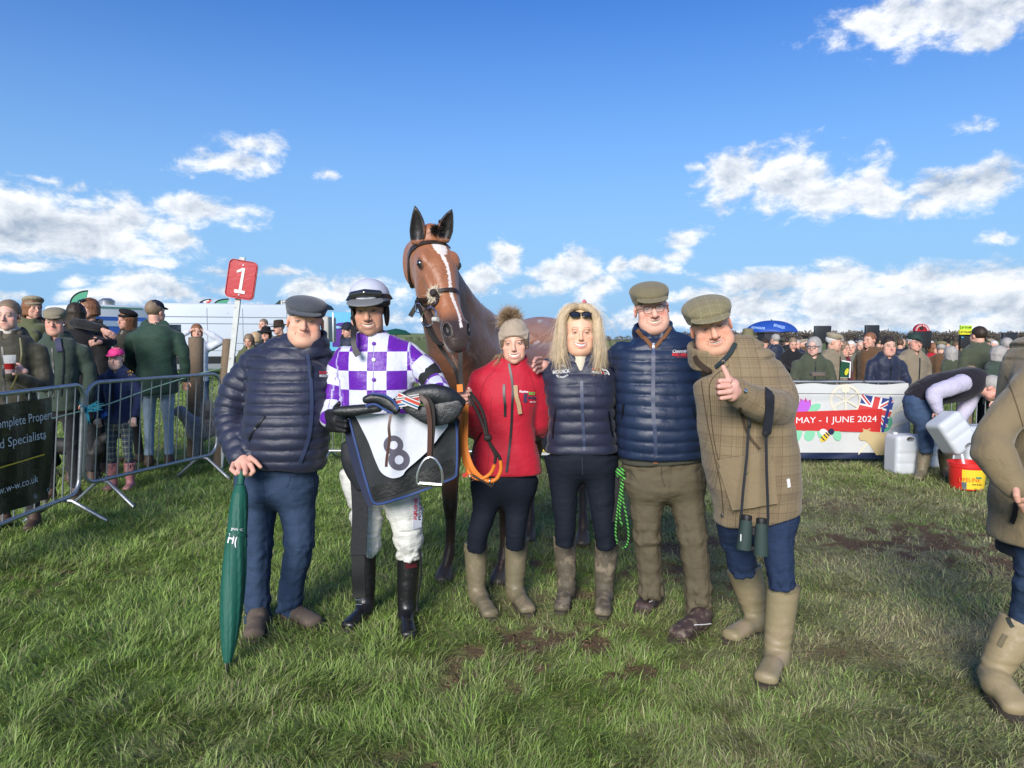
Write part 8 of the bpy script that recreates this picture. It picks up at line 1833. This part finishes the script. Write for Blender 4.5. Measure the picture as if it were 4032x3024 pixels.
    if hat: ht = dict(fn=(lambda g: HATS[hat](g)) if hat != 'flat' else flat_cap(1.04 * extra_hat, 2), m=CAPM[hatm])
    tp = dict(m=top, fold=.009, foldf=10, front=tuple(fwd), hem=L(0, 0, .82 - coat_len), name='jacket')
    if quilt_: tp['quilt'] = quilt_
    o = person(label, tuple(O), hd, nk_, torso=torso, arms=arms, legs=lg, boots=bt, top=tp, bottom=dict(m=bottom, fold=.008, pelvis=([L(0, 0, .93), L(0, 0, .86)], [.15 * k * wide, .15 * k * wide], [.11 * k, .11 * k])) if legs else None, boot=dict(m=bootm or tb), hands=hs, hair=hp, hat=ht, res=res, collar=(.080 * k, .082 * k, .075, .03), group=group)
    o['L'] = L
    if abs((yaw if body_yaw is None else body_yaw)) < 45 and d < 11 and fem < 2:
        bv_ = bvh_of(o['top']); zp = [pix(L(.004 * math.sin(i), .15, 1.40 - .09 * i)) for i in range(6)]; mb = MB(); strap_on(mb, bv_, zp, .016, .001, .003)
        if mb.v: mb.build('zip', zipm, o['root'])
    return o
SK2 = (.68, .38, .28)
# left group
p = bystander('fair haired woman with tied-back hair at the left edge holding a plastic cup', 34, 1242, 5.75, 14, top=wax, hair='mouse', hstyle='back', fem=1, skin=(.64, .38, .30), smile=.1, wide=.98, pose=('down', 'hold'),
    arm_pts=None, hands_pts=[gen_hand(P(98, 1462, 5.42), (-1, -.1, .05), (0, -1, .2), None, .95, .85) + ((.62, .36, .30),)], lean=.0)
local_obj('roll_neck', lambda g: g.chain([(0, .012, -.165), (0, .0, -.115)], [.070, .066], [.072, .064], k=.01, capr=.03), p['C'], p['M'], 1.0, cloth('ivory_neck', (.55, .50, .45)), p['root'], .005)
local_obj('scarf', lambda g: (g.chain([(-.07, -.02, -.15), (0, -.055, -.185), (.07, -.02, -.15), (.03, .06, -.15), (-.05, .06, -.15), (-.07, -.02, -.15)], [.034, .038, .034, .03, .03, .034], k=.01)), p['C'], p['M'], 1.0, cloth('olive_scarf', (.10, .085, .06)), p['root'], .006)
mb = MB(); mb.tube([P(*a) for a in spline([(78, 1330, 5.52), (84, 1400, 5.5), (72, 1460, 5.5), (50, 1520, 5.5), (40, 1540, 5.55)], 6)], .006, 6); mb.build('bag_chain', mat('gold_chain', (.5, .38, .16), rough=.3, metal=.9), p['root'])
cup = empty('drink_cup', P(38, 1460, 5.33), 'clear plastic cup half full of red drink in the woman\'s hand', 'cup')
mb = MB(); mb.lathe(P(40, 1470, 5.33), [(.030, 0), (.031, .001), (.042, .135), (.044, .138), (.041, .135), (.029, .003), (.001, .003)], 24); mb.build('glass', mat('clear_plastic', (.8, .8, .8), rough=.1, alpha=.28, spec=.6), cup)
mb = MB(); mb.lathe(P(40, 1470, 5.33), [(.001, .004), (.0305, .005), (.0385, .075), (.001, .076)], 24); mb.build('drink', mat('red_drink', (.22, .008, .014), rough=.1, spec=.6), cup)
p = bystander('older man in beige flat cap, navy tie and dark green fleece gilet', 218, 1268, 6.75, 18, top=vest, hair='mouse', hat='flat', hatm='beige', skin=(.60, .33, .25), smile=.0, pose='down', face=dict(age=1, fat=.3, red=.55), wide=1.05)
bvj = bvh_of(p['top']); mb = MB(); strap_on(mb, bvj, [(228, 1334), (232, 1360), (236, 1384)], .05, .006, .01); mb.build('tie', mat('navy_tie', (.01, .014, .06), rough=.6), p['root']); seam([(248, 1372), (250, 1450), (240, 1560)], .014, bvj, zipm, 'zip', p['root'])
p = bystander('person in baker boy hat and green fur-hooded parka with a hand to the ear', 128, 1212, 7.9, 60, top=fieldg, hair='auburn', hstyle='bob', hat='beret', hatm='check', fem=1, pose=('down', 'head'), wide=1.12, body_yaw=130)
local_obj('fur_hood', lambda g: g.chain([(-.11, .03, -.14), (-.06, .12, -.12), (.06, .12, -.12), (.11, .03, -.14), (.06, -.04, -.17), (-.06, -.04, -.17), (-.11, .03, -.14)], [.045] * 7, k=.02), p['C'], p['M'], 1.0, mat('hood_fur', (.16, .10, .06), rough=.95, bump=(60, .02, 4)), p['root'], .008, noise=.01, nf=90)
bystander('dark haired person in black coat being hugged, back to the camera', 302, 1238, 7.6, 185, top=blk_c, hair='dark', hstyle='long', fem=1, pose='down', wide=1.08, coat_len=.2)
p = bystander('laughing woman with sunglasses on her head hugging the dark haired person', 350, 1216, 8.1, -25, top=blk_c, hair='auburn', hstyle='bob', fem=1, smile=.9, face=dict(open=.4), wide=1.0, roll=-8, arm_pts=[([P(325, 1300, 7.9), P(300, 1275, 7.45), P(385, 1290, 7.35), P(410, 1298, 7.35)], [.055, .055, .045, .036]), ([P(385, 1300, 8.0), P(440, 1345, 7.6), P(385, 1345, 7.3)], [.055, .05, .04])],
    hands_pts=[gen_hand(P(405, 1298, 7.33), (1, 0, -.6), (0, -1, .2), None, .95, .3) + (SK2,), gen_hand(P(395, 1347, 7.28), (-1, 0, -.1), (0, -1, .2), None, .95, .3) + (SK2,)])
glasses_on(p['root'], p['C'], p['M'], 1.0, .094, -.085, .05, .034, dark_lens, mat('black_frame'), 40, 'sunglasses', .004)
p = bystander('woman in black beret and fur-collared jacket beside the green-coated man', 500, 1258, 8.8, -28, top=wax, hair='auburn', hstyle='long', hat='beret', hatm='black', fem=1, smile=.1, roll=8, pose='pocket')
local_obj('fur_collar', lambda g: g.chain([(-.09, .03, -.15), (0, -.05, -.19), (.09, .03, -.15)], [.045] * 3, k=.02), p['C'], p['M'], 1.0, mat('grey_fur', (.20, .18, .165), rough=.95, bump=(60, .02, 4)), p['root'], .008, noise=.01, nf=90)
bystander('tall man in dark green coat and navy cap with his back turned, pale jeans', 612, 1228, 8.1, 165, top=grn_c, bottom=jeans_l, hair='mouse', hstyle='back', hat='ball', hatm='navy', pose=('down', 'front'), wide=1.22, coat_len=.06, body_yaw=190, foot_z=.10, s=1.05, extra_hat=1)
p = bystander('girl in pink cap, navy quilted gilet, tartan trousers and pink boots', 458, 1412, 7.25, 6, top=cloth('child_navy', (.018, .030, .085)), bottom=mat('tartan', (.07, .09, .11), rough=.9, pattern=pat_plaid(.06, (.30, .32, .24), (.01, .02, .06), .010, f1=.6, f2=.8)), hair='blonde', hstyle='back', hat='ball', hatm='pink', fem=1, s=.88, skin=(.72, .47, .39), smile=.5, wide=.92, quilt_=(.05, .006), bootm=mat('pink_boot', (.40, .16, .17), rough=.5, mud=(12, .5, .7, (.2, .15, .1))), bootspec=True, res=1.6, face=dict(red=.25, nose=.65, fat=.4), group=None)
bvj = bvh_of(p['top']); text_on('emblem', '*', bvj, 512, 1470, 26, mat('gold_print', (.5, .32, .06), rough=.6), p['root'], hpx=26, bold=.03, fallback=7.1)
bvc = bvh_of(p['hat']); mb = MB(); strap_on(mb, bvc, [(458 + 14 * math.cos(a), 1366 + 9 * math.sin(a)) for a in np.linspace(0, 2 * math.pi, 12)], .012, .002, .002); mb.build('cap_badge', mat('peach_print', (.75, .25, .22), rough=.6), p['root'])
for L_ in ([(398, 1640), (412, 1636), (424, 1626)], [(560, 1616), (574, 1618), (588, 1618)]): seam(L_, .05, bvj, mat('sleeve_blue', (.07, .20, .65), rough=.7), 'sleeve_band', p['root'], off=.004)
p = bystander('woman in grey gilet and pale shirt with both hands on her head', 775, 1305, 11.5, 25, top=whs, bottom=jeans_d, hair='auburn', hstyle='bob', fem=1, pose='head', wide=.95)
# small group behind the grey cap
for lb, x, y, d, kw in (('sunglasses-on-head man behind the big black hat', 1037, 1278, 15, dict(hair='mouse', top=grey_c, yaw=-20)), ('smiling dark haired woman in a wide black hat', 1048, 1314, 13, dict(hair='dark', hstyle='bob', hat='bighat', hatm='black', fem=1, smile=.9, top=blk_c, face=dict(open=.4))),
                         ('man in a brown trilby next to the wide black hat', 1098, 1292, 13.5, dict(hair='grey', hat='brim', hatm='brown', top=brn, yaw=-50)), ('long haired girl looking down beside the van', 980, 1340, 13.5, dict(hair='mouse', hstyle='long', fem=1, pitch=20, top=fieldg)), ('fair woman in profile beside the wide black hat', 1003, 1330, 14.5, dict(hair='blonde', hstyle='bob', fem=1, yaw=-60, top=grey_c)),
                         ('man in navy beanie behind the jockey\'s left ear guard', 1368, 1300, 12.5, dict(hair='dark', hat='beanie', hatm='navy', top=navy_c, yaw=-50, pitch=18)), ('person in grey beanie behind the jockey', 1398, 1260, 14.5, dict(hair='dark', hat='beanie', hatm='black', top=blk_c))):
    bystander(lb, x, y, d, group='distant racegoers behind the group', legs=False, **kw)
# right group, along the banner
def at(lb, x, y, d, **k): return bystander(lb, x, y, d, **k)
p = at('grey haired woman in black glasses and dark green coat leaning on the banner', 3205, 1364, 9.15, yaw=-38, top=grn2, hair='grey', hstyle='bob', fem=1, pose='front', skin=(.60, .36, .29), wide=1.12, body_yaw=-8, lean=.12, face=dict(age=.6))
glasses_on(p['root'], p['C'], p['M'], 1.0, -.004, -.106, .042, .032, clear, mat('black_frame'), 0, 'glasses', .003)
bx = empty('snack_box', P(3218, 1470, 8.75), 'clear plastic snack box held by the woman in glasses', 'box'); mb = MB(); mb.box(P(3218, 1472, 8.72), (.17, .10, .05), None, .008); mb.build('box', mat('clear_box', (.15, .13, .12), rough=.15, alpha=.6), bx); mb = MB(); mb.box(P(3218, 1476, 8.72), (.14, .08, .03), None, .01); mb.build('food', mat('snack', (.35, .2, .12), rough=.8, var=(60, .5)), bx)
p = at('elderly man in pale checked flat cap beside the woman in glasses', 3284, 1346, 10.2, yaw=60, top=tan_c, hair='white', hat='flat', hatm='check', face=dict(age=1, fat=.3), wide=1.0, body_yaw=20)
at('white haired man in grey tweed coat behind the racecard', 3350, 1368, 12.5, yaw=-25, top=twd, hair='white', wide=1.1, legs=False)
rc = empty('racecard', P(3328, 1452, 8.9), 'green racecard booklet held up over the banner', 'booklet'); mb = MB(); mb.poly([P(a, b, 8.9) for a, b in ((3312, 1422), (3347, 1428), (3343, 1486), (3306, 1484))], .006, (0, 1, 0)); mb.build('cover', mat('card_green', (.012, .06, .03), rough=.4), rc); mb = MB(); mb.poly([P(a, b, 8.885) for a, b in elp(3334, 1464, 7, 14, 20)], .003, (0, 1, 0)); mb.build('cover_picture', mat('daffodil', (.55, .5, .03), rough=.5, var=(60, .5)), rc); mb = MB(); mb.poly([P(a, b, 8.91) for a, b in ((3316, 1418), (3351, 1424), (3348, 1488), (3310, 1487))], .004, (0, 1, 0)); mb.build('pages', wh, rc)
at('person in maroon sleeve half hidden by the racecard', 3318, 1374, 10.4, yaw=30, top=mar, hair='mouse', hstyle='bob', fem=1, legs=False, hscale=.9)
at('man in rust brown coat turned to the left behind the navy-coated man', 3424, 1340, 10.8, yaw=-62, top=brn, hair='auburn', smile=.6, wide=1.08, face=dict(red=.7))
at('man in navy padded coat with arms folded on the banner', 3498, 1362, 9.15, yaw=-4, top=navy_c, hair='dark', pose='front', wide=1.12, lean=.10, skin=(.60, .34, .26), face=dict(fat=.3, red=.5))
at('older man in dark green cap and tan waxed jacket behind the banner', 3600, 1348, 9.5, yaw=6, top=tan_c, hair='white', hat='ball', hatm='dgreen', wide=1.12, face=dict(age=1, red=.6), skin=(.58, .32, .24), pose='pocket', coat_len=.05)
at('dark haired man in green tweed with his back turned under the yellow sign', 3852, 1322, 9.9, yaw=190, top=grn2, hair='dark', hstyle='back', wide=1.2, s=1.05)
at('grey bobbed woman in green gilet with maroon sleeves near the right edge', 3938, 1398, 9.3, yaw=42, top=vest, hair='grey', hstyle='bob', fem=1, smile=.8, body_yaw=25, wide=1.08)
at('grey haired person in plum coat behind the grey bobbed woman', 3962, 1362, 10.8, yaw=160, top=ppl, hair='grey', hstyle='back', legs=False)
at('bald man in white shirt at the far right', 4005, 1388, 13, yaw=-50, top=whs, hair='white', hstyle=None, legs=False)
at('silver haired man in navy jacket turned away behind the tweed coat', 3052, 1338, 15, yaw=200, top=navy_c, hair='grey', hstyle='back', legs=False)
p = at('young man in dark jacket looking at his phone', 3122, 1352, 14.5, yaw=-5, pitch=22, top=blk_c, hair='mouse', pose=('front', 'hold'))
at('woman in red coat with fur-trimmed hood in the crowd', 3678, 1372, 15, yaw=30, top=red_c, hair='auburn', hstyle='bob', fem=1, hat='bighat' if False else None, legs=False)
at('long grey haired woman in olive coat seen from behind', 3740, 1392, 11.5, yaw=200, top=grn2, hair='grey', hstyle='long', fem=1, legs=False)
at('man in flat cap and tweed waistcoat in the crowd', 3706, 1372, 13.5, yaw=150, top=brn, hair='grey', hat='flat', hatm='olive', legs=False)
at('person in olive hat half hidden behind the tweed shoulder', 2944, 1336, 10.5, yaw=0, top=navy_c, hair='mouse', hat='brim', hatm='olive', legs=False)
at('child in royal blue coat leaning on the barrier beside the tweed coat', 3112, 1520, 9.0, yaw=30, top=bluec, hair='brown', fem=1, s=.85, pose='front', lean=.05)
k = 0; rgc = random.Random(4); desc = ['in a flat cap', 'bareheaded', 'in a dark coat', 'with fair hair', 'in a green coat', 'in a brown jacket']
far = [(3078, 1350, 21, 'flat', 'olive', 'grn'), (3100, 1346, 24, None, None, 'blk'), (3140, 1356, 18, None, None, 'navy'), (3160, 1352, 22, 'flat', 'check', 'brn'), (3172, 1340, 25, 'brim', 'black', 'blk'), (3312, 1350, 20, None, None, 'red'), (3300, 1362, 17, 'beanie', 'black', 'blk'), (3372, 1348, 22, 'beanie', 'navy', 'navy'), (3388, 1360, 16, None, None, 'grn'), (3460, 1352, 20, 'flat', 'brown', 'brn'),
       (3545, 1356, 17, None, None, 'navy'), (3556, 1348, 22, None, None, 'blk'), (3650, 1352, 20, 'flat', 'olive', 'grn'), (3664, 1362, 17, None, None, 'blk'), (3726, 1356, 20, 'brim', 'black', 'navy'), (3768, 1364, 17, None, None, 'grn'), (3900, 1352, 20, 'flat', 'check', 'brn'), (3914, 1362, 16, None, None, 'blk'), (3976, 1352, 20, None, None, 'navy'), (4022, 1358, 18, 'flat', 'olive', 'brn'), (4030, 1346, 24, None, None, 'blk'), (2985, 1350, 22, None, None, 'brn'), (3012, 1354, 18, 'flat', 'brown', 'blk')]
cm = dict(grn=grn2, blk=blk_c, navy=navy_c, brn=brn, red=red_c); words = {'grn': 'green', 'blk': 'black', 'navy': 'navy', 'brn': 'brown', 'red': 'red'}
for x, y, d, hh, hm_, cc in far:
    near_ = 'at the very right edge' if x == 4030 else 'beside the bald man in white' if x in (4022,) else 'under the blue umbrella' if x < 3180 else 'left of the man in rust brown' if x < 3400 else 'between the rust coat and the green cap' if x < 3580 else 'below the red half-round sign' if x < 3700 else 'left of the yellow sign' if x < 3800 else 'near the far right board'
    o = at('far racegoer in %s coat %s %s' % (words[cc], {'flat': 'and flat cap', 'brim': 'and dark hat', 'beanie': 'and beanie', None: 'without a hat'}[hh], near_), x, y, d, yaw=rgc.uniform(-80, 200), top=cm[cc], hair=rgc.choice(['grey', 'brown', 'mouse', 'dark', 'white']), hat=hh, hatm=hm_, legs=False, res=4.5, group='far racegoers on the right')
# ------------------------------------------------------------------ man pouring water, cans, bucket
D = 7.9; nk = tuple(P(3868, 1492, D - .02))
pm = person('man in dark gilet and checked shirt bending to pour water from a white can', G(3650, 1880),
    dict(c=P(3903, 1526, D - .12), rot=(60, 42, 0), s=1.08, hw=1.0, smile=.1, age=.6, skin=(.60, .31, .24), red=.6, nr=.06), nk,
    torso=torso_px(D, [(3872, 1490, .0, 30, .08), (3852, 1492, .0, 48, .13), (3815, 1504, .0, 62, .17), (3760, 1520, .0, 62, .18), (3700, 1532, .0, 56, .18), (3645, 1556, .0, 54, .18), (3612, 1585, .02, 54, .17)]),
    arms=[], legs=[chain_px(D, [(3618, 1600, -.04, 44), (3644, 1700, -.06, 33), (3648, 1780, -.05, 27)]), chain_px(D, [(3640, 1600, .10, 42), (3726, 1700, .12, 32), (3722, 1780, .10, 28)])],
    boots=[boot_px((3644, 1772), (3628, 1860), (3628, 1878), (3604, 1902), (28, 18), .045), boot_px((3722, 1772, -.1), (3722, 1850), (3722, 1868), (3740, 1890), (28, 18), .045)],
    top=dict(m=cloth('black_fleece', (.014, .012, .018), .95), fold=.006, side=(0, 1, 0), name='gilet'), bottom=dict(m=jeans_d, fold=.010, pelvis=([tuple(P(3606, 1585, D)), tuple(P(3615, 1620, D))], [.13, .14], [.14, .14])), boot=dict(m=wellyB, name='wellington_boot'), hair=dict(fn=cranium_hair(-.06, .006, .018), col=HAIRC['grey']), res=1.8,
    hands=[gen_hand(P(3695, 1612, D - .28), (.15, -.1, -1), (-.4, -.9, .1), None, 1.0, .5) + ((.62, .34, .28),), gen_hand(P(3770, 1690, D + .05), (-.3, -.2, -1), (0, -1, 0), None, 1.0, .6) + ((.62, .34, .28),)])
slv = mat('checked_shirt', (.52, .50, .60), rough=.8, pattern=pat_plaid(.016, (.22, .18, .35), (.3, .2, .32), .0022, attr=None), bump=(20, .03, 3))
for L_ in ([(3786, 1508, -.14, 36), (3735, 1528, -.22, 34), (3680, 1548, -.27, 31), (3684, 1590, -.28, 24), (3694, 1616, -.28, 18)], [(3830, 1530, .10, 36), (3808, 1600, .10, 29), (3780, 1650, .06, 23), (3772, 1680, .05, 18)]):
    pts, r = chain_px(D, L_); Ps, r2 = sm_chain(pts, r); g = Sdf(Ps.min(0) - .2, Ps.max(0) + .2, .011); g.chain([tuple(q) for q in Ps], r2, k=.01); V, Q = g.mesh(); V = smooth_mesh(V, Q, 1); V = V + normals(V, Q) * (.008 * vnoise(V, 18, 3))[:, None]; mesh_np('sleeve', V, Q, slv, pm['root'])
canm = mat('white_jerrycan', (.50, .53, .56), rough=.45, spec=.5, mud=(14, .64, .80, (.36, .32, .28)), var=(5, .08))
def back(x, y, dy): v = G(x, y); q = v.x * (v.y + dy) / v.y; return Vector((q, v.y + dy, 0))
def jerry(label, c, size, rot, group='white plastic water cans', m=canm):
    M_ = Euler(rot).to_matrix(); t = empty('water_can', c, label, 'water can', group); w, dp, h = size
    g = Sdf((-w * .7, -dp * .8, -h * .65), (w * .7, dp * .8, h * .7), .009)
    def fn(x, y, z):
        q = [np.abs(x) - (w / 2 - .05), np.abs(y) - (dp / 2 - .05), np.abs(z) - (h / 2 - .05)]; return np.sqrt(np.maximum(q[0], 0) ** 2 + np.maximum(q[1], 0) ** 2 + np.maximum(q[2], 0) ** 2) - .05
    g.op((-w / 2, -dp / 2, -h / 2), (w / 2, dp / 2, h / 2), fn, .0)
    g.ell((0, 0, h * .40), (w * .16, dp * .9, h * .06), k=.01, mode='sub'); g.cap((-w * .18, 0, h * .47), (w * .18, 0, h * .47), .018, .018, k=.02)
    for z in (-.2, .05): g.cap((-w * .6, -dp * .56, h * z), (w * .6, -dp * .56, h * z), .02, .02, k=.02, mode='sub')
    V, Q = g.mesh(); V = smooth_mesh(V, Q, 2); V = (np.array(M_) @ V.T).T + np.array(c); mesh_np('can', V, Q, m, t)
    mb = MB(); mb.lathe(Vector(c) + M_ @ Vector((-w * .32, 0, h * .5 - .004)), [(.026, 0), (.028, .022), (.020, .028), (.001, .029)], 16, M_); mb.build('cap', mat('cap_white', (.6, .6, .6), rough=.5), t); return t
c0 = back(3554, 1872, .15); jerry('scuffed white water can standing left of the pouring man', (c0.x, c0.y, .225), (.33, .28, .46), (0, 0, .05))
c0 = back(3684, 1862, .4); jerry('bluish water can standing between the man\'s boots', (c0.x, c0.y, .24), (.34, .26, .48), (0, 0, 0))
c0 = back(3835, 1862, .35); jerry('bluish water can standing behind the red bucket', (c0.x, c0.y, .26), (.40, .3, .52), (0, 0, .1))
cc = P(3746, 1704, 7.42); jerry('white water can tipped over the bucket in the man\'s hands', cc, (.30, .27, .40), (R(6), R(146), R(8)))
bk = empty('bucket', G(3804, 1940), 'red tub with yellow feed label catching the poured water', 'bucket')
b0 = back(3804, 1932, .12); rb_ = .172
mb = MB(); mb.lathe(b0, [(.001, .004), (rb_ * .86, .004), (rb_ * .88, .012), (rb_, .235), (rb_ * 1.05, .238), (rb_ * 1.05, .262), (rb_ * 1.08, .264), (rb_ * 1.08, .278), (rb_ * .98, .278), (rb_ * .96, .24), (rb_ * .84, .02), (.001, .018)], 48); mb.build('tub', mat('red_plastic', (.62, .022, .02), rough=.4, spec=.5, var=(9, .08)), bk)
V, Q = [], []
for i in range(25):
    a = R(-47 + 104 * i / 24); 
    for j in range(6): z = .018 + .20 * j / 5; r = rb_ * (.885 + .115 * z / .235) + .0025; V.append((b0.x + r * math.sin(a), b0.y - r * math.cos(a), z))
for i in range(24):
    for j in range(5): b = i * 6 + j; Q.append([b, b + 6, b + 7, b + 1])
lb_ = mesh_np('label', np.array(V), np.array(Q), mat('label_yellow', (.75, .52, .03), rough=.5), bk); bvl = bvh_of(lb_)
text_on('lettering', 'LIFELINE', bvl, 3818, 1890, 84, mat('orange_print', (.65, .10, .02), rough=.5), bk, rot=2, hpx=16, bold=.01, off=.003, fallback=7.2); text_on('lettering', 'lamb & kid', bvl, 3846, 1908, 36, blk, bk, rot=2, hpx=7, bold=.02, off=.003, fallback=7.2)
mb = MB(); strap_on(mb, bvl, [(3778, 1912), (3790, 1912), (3806, 1913)], .075, .002, .001, curve=False); mb.build('label_picture', mat('label_photo', (.10, .14, .15), rough=.5, var=(60, .6)), bk); mb = MB(); strap_on(mb, bvl, [(3842, 1882), (3864, 1883)], .02, .002, .001, curve=False); mb.build('label_picture', mat('label_green', (.05, .25, .12), rough=.5), bk)
mb = MB(); mb.lathe(b0 + Vector((0, 0, .15)), [(.001, 0), (rb_ * .92, 0)], 32); mb.build('water', mat('water', (.10, .12, .12), rough=.05, spec=.8), bk)
ws_ = empty('water_stream', P(3795, 1820, 7.3), 'stream of water falling from the tipped can into the red bucket', 'water')
mb = MB(); mb.tube([P(3780, 1768, 7.38), P(3788, 1795, 7.35), P(3795, 1828, 7.32), Vector((P(3799, 1850, 7.3)[0], 7.3, .16))], [.022, .016, .013, .016], 12); mb.build('stream', mat('running_water', (.75, .82, .88), rough=.05, alpha=.55, spec=.9), ws_)
og = empty('marker', G(1850, 1880), 'small orange plastic marker on the grass behind the saddle cloth', 'marker'); mb = MB(); mb.lathe(G(1852, 1874), [(.10, 0), (.10, .02), (.055, .03), (.03, .22), (.001, .225)], 20); mb.build('cone', mat('orange_plastic', (.75, .06, .03), rough=.5), og)
# ------------------------------------------------------------------ dogs
def dog(label, base, length, h, yaw, m, col, pitch_neck=.5, head_low=0., res=.012):
    """a standing dog: deep chest, tucked belly, jointed legs"""
    t = empty('dog', base, label, 'dog'); Mz = np.array(Matrix.Rotation(yaw, 3, 'Z')); b = np.array(base)
    W = lambda x, y, z: tuple(b + Mz @ np.array((x, y, z)))
    L = length; g = Sdf(b - (L, L, .02), b + (L, L, h * 1.6), res)
    Ps, w_, d_ = sm_chain([W(-L * .42, 0, h * .80), W(-L * .2, 0, h * .78), W(.0, 0, h * .74), W(L * .22, 0, h * .70), W(L * .36, 0, h * .78)], [h * .12, h * .14, h * .16, h * .19, h * .15], [h * .15, h * .17, h * .20, h * .26, h * .20]); g.chain([tuple(p) for p in Ps], w_, d_, tuple(Mz @ np.array((0, 1, 0))), k=.03)
    g.chain([W(L * .34, 0, h * .82), W(L * .48, 0, h * (1.05 - head_low))], [h * .15, h * .11], k=.04); hx, hz = L * .52, h * (1.10 - head_low)
    g.ell(W(hx, 0, hz), (h * .12, h * .11, h * .11), None, k=.03); g.cap(W(hx + .02, 0, hz - .01), W(hx + h * .22, 0, hz - .04), h * .075, h * .045, k=.02)
    for s_ in (-1, 1):
        g.ell(W(hx - .02, s_ * h * .11, hz - .03), (h * .05, h * .03, h * .10), k=.015)
        g.chain([W(L * .28, s_ * h * .13, h * .6), W(L * .26, s_ * h * .14, h * .42), W(L * .28, s_ * h * .14, h * .10), W(L * .29, s_ * h * .14, .03)], [h * .09, h * .06, h * .04, h * .045], k=.03); g.ell(W(L * .32, s_ * h * .14, .025), (h * .08, h * .055, .03), k=.02)
        g.chain([W(-L * .36, s_ * h * .12, h * .66), W(-L * .28, s_ * h * .14, h * .42), W(-L * .44, s_ * h * .14, h * .26), W(-L * .40, s_ * h * .14, .03)], [h * .14, h * .09, h * .045, h * .045], k=.03); g.ell(W(-L * .37, s_ * h * .14, .025), (h * .08, h * .055, .03), k=.02)
    g.chain([W(-L * .46, 0, h * .80), W(-L * .62, 0, h * .66), W(-L * .72, 0, h * .70)], [h * .05, h * .045, h * .02], k=.02)
    V, Q = g.mesh(); V = smooth_mesh(V, Q, 2); V = V + normals(V, Q) * (.004 * vnoise(V, 50, 3))[:, None]; mesh_np('body', V, Q, m, t, col=np.tile(np.array(col), (len(V), 1))); return t, W
dog('black dog standing behind the left barrier', tuple(G(300, 1900)), .72, .52, R(15), mat('black_dog_fur', attr='Col', rough=.6, bump=(120, .006, 3)), (.012, .012, .013), head_low=.1)
t, W = dog('shaggy grey dog half hidden by the man in the grey cap', tuple(P(840, 1835, 8.9) * Vector((1, 1, 0))), .70, .60, R(200), mat('grey_dog_fur', attr='Col', rough=.9, bump=(90, .012, 4), var=(50, .3)), (.26, .26, .27))
fur_ball('shaggy_coat', P(822, 1640, 8.6), .17, 2600, mat('grey_dog_hair', (.32, .32, .33), rough=.9, var=(40, .4)), t, seed=21, sq=(.6, .6, 1.3), w=.0014)
print('BUILD SECONDS', round(time.time() - T00, 1))
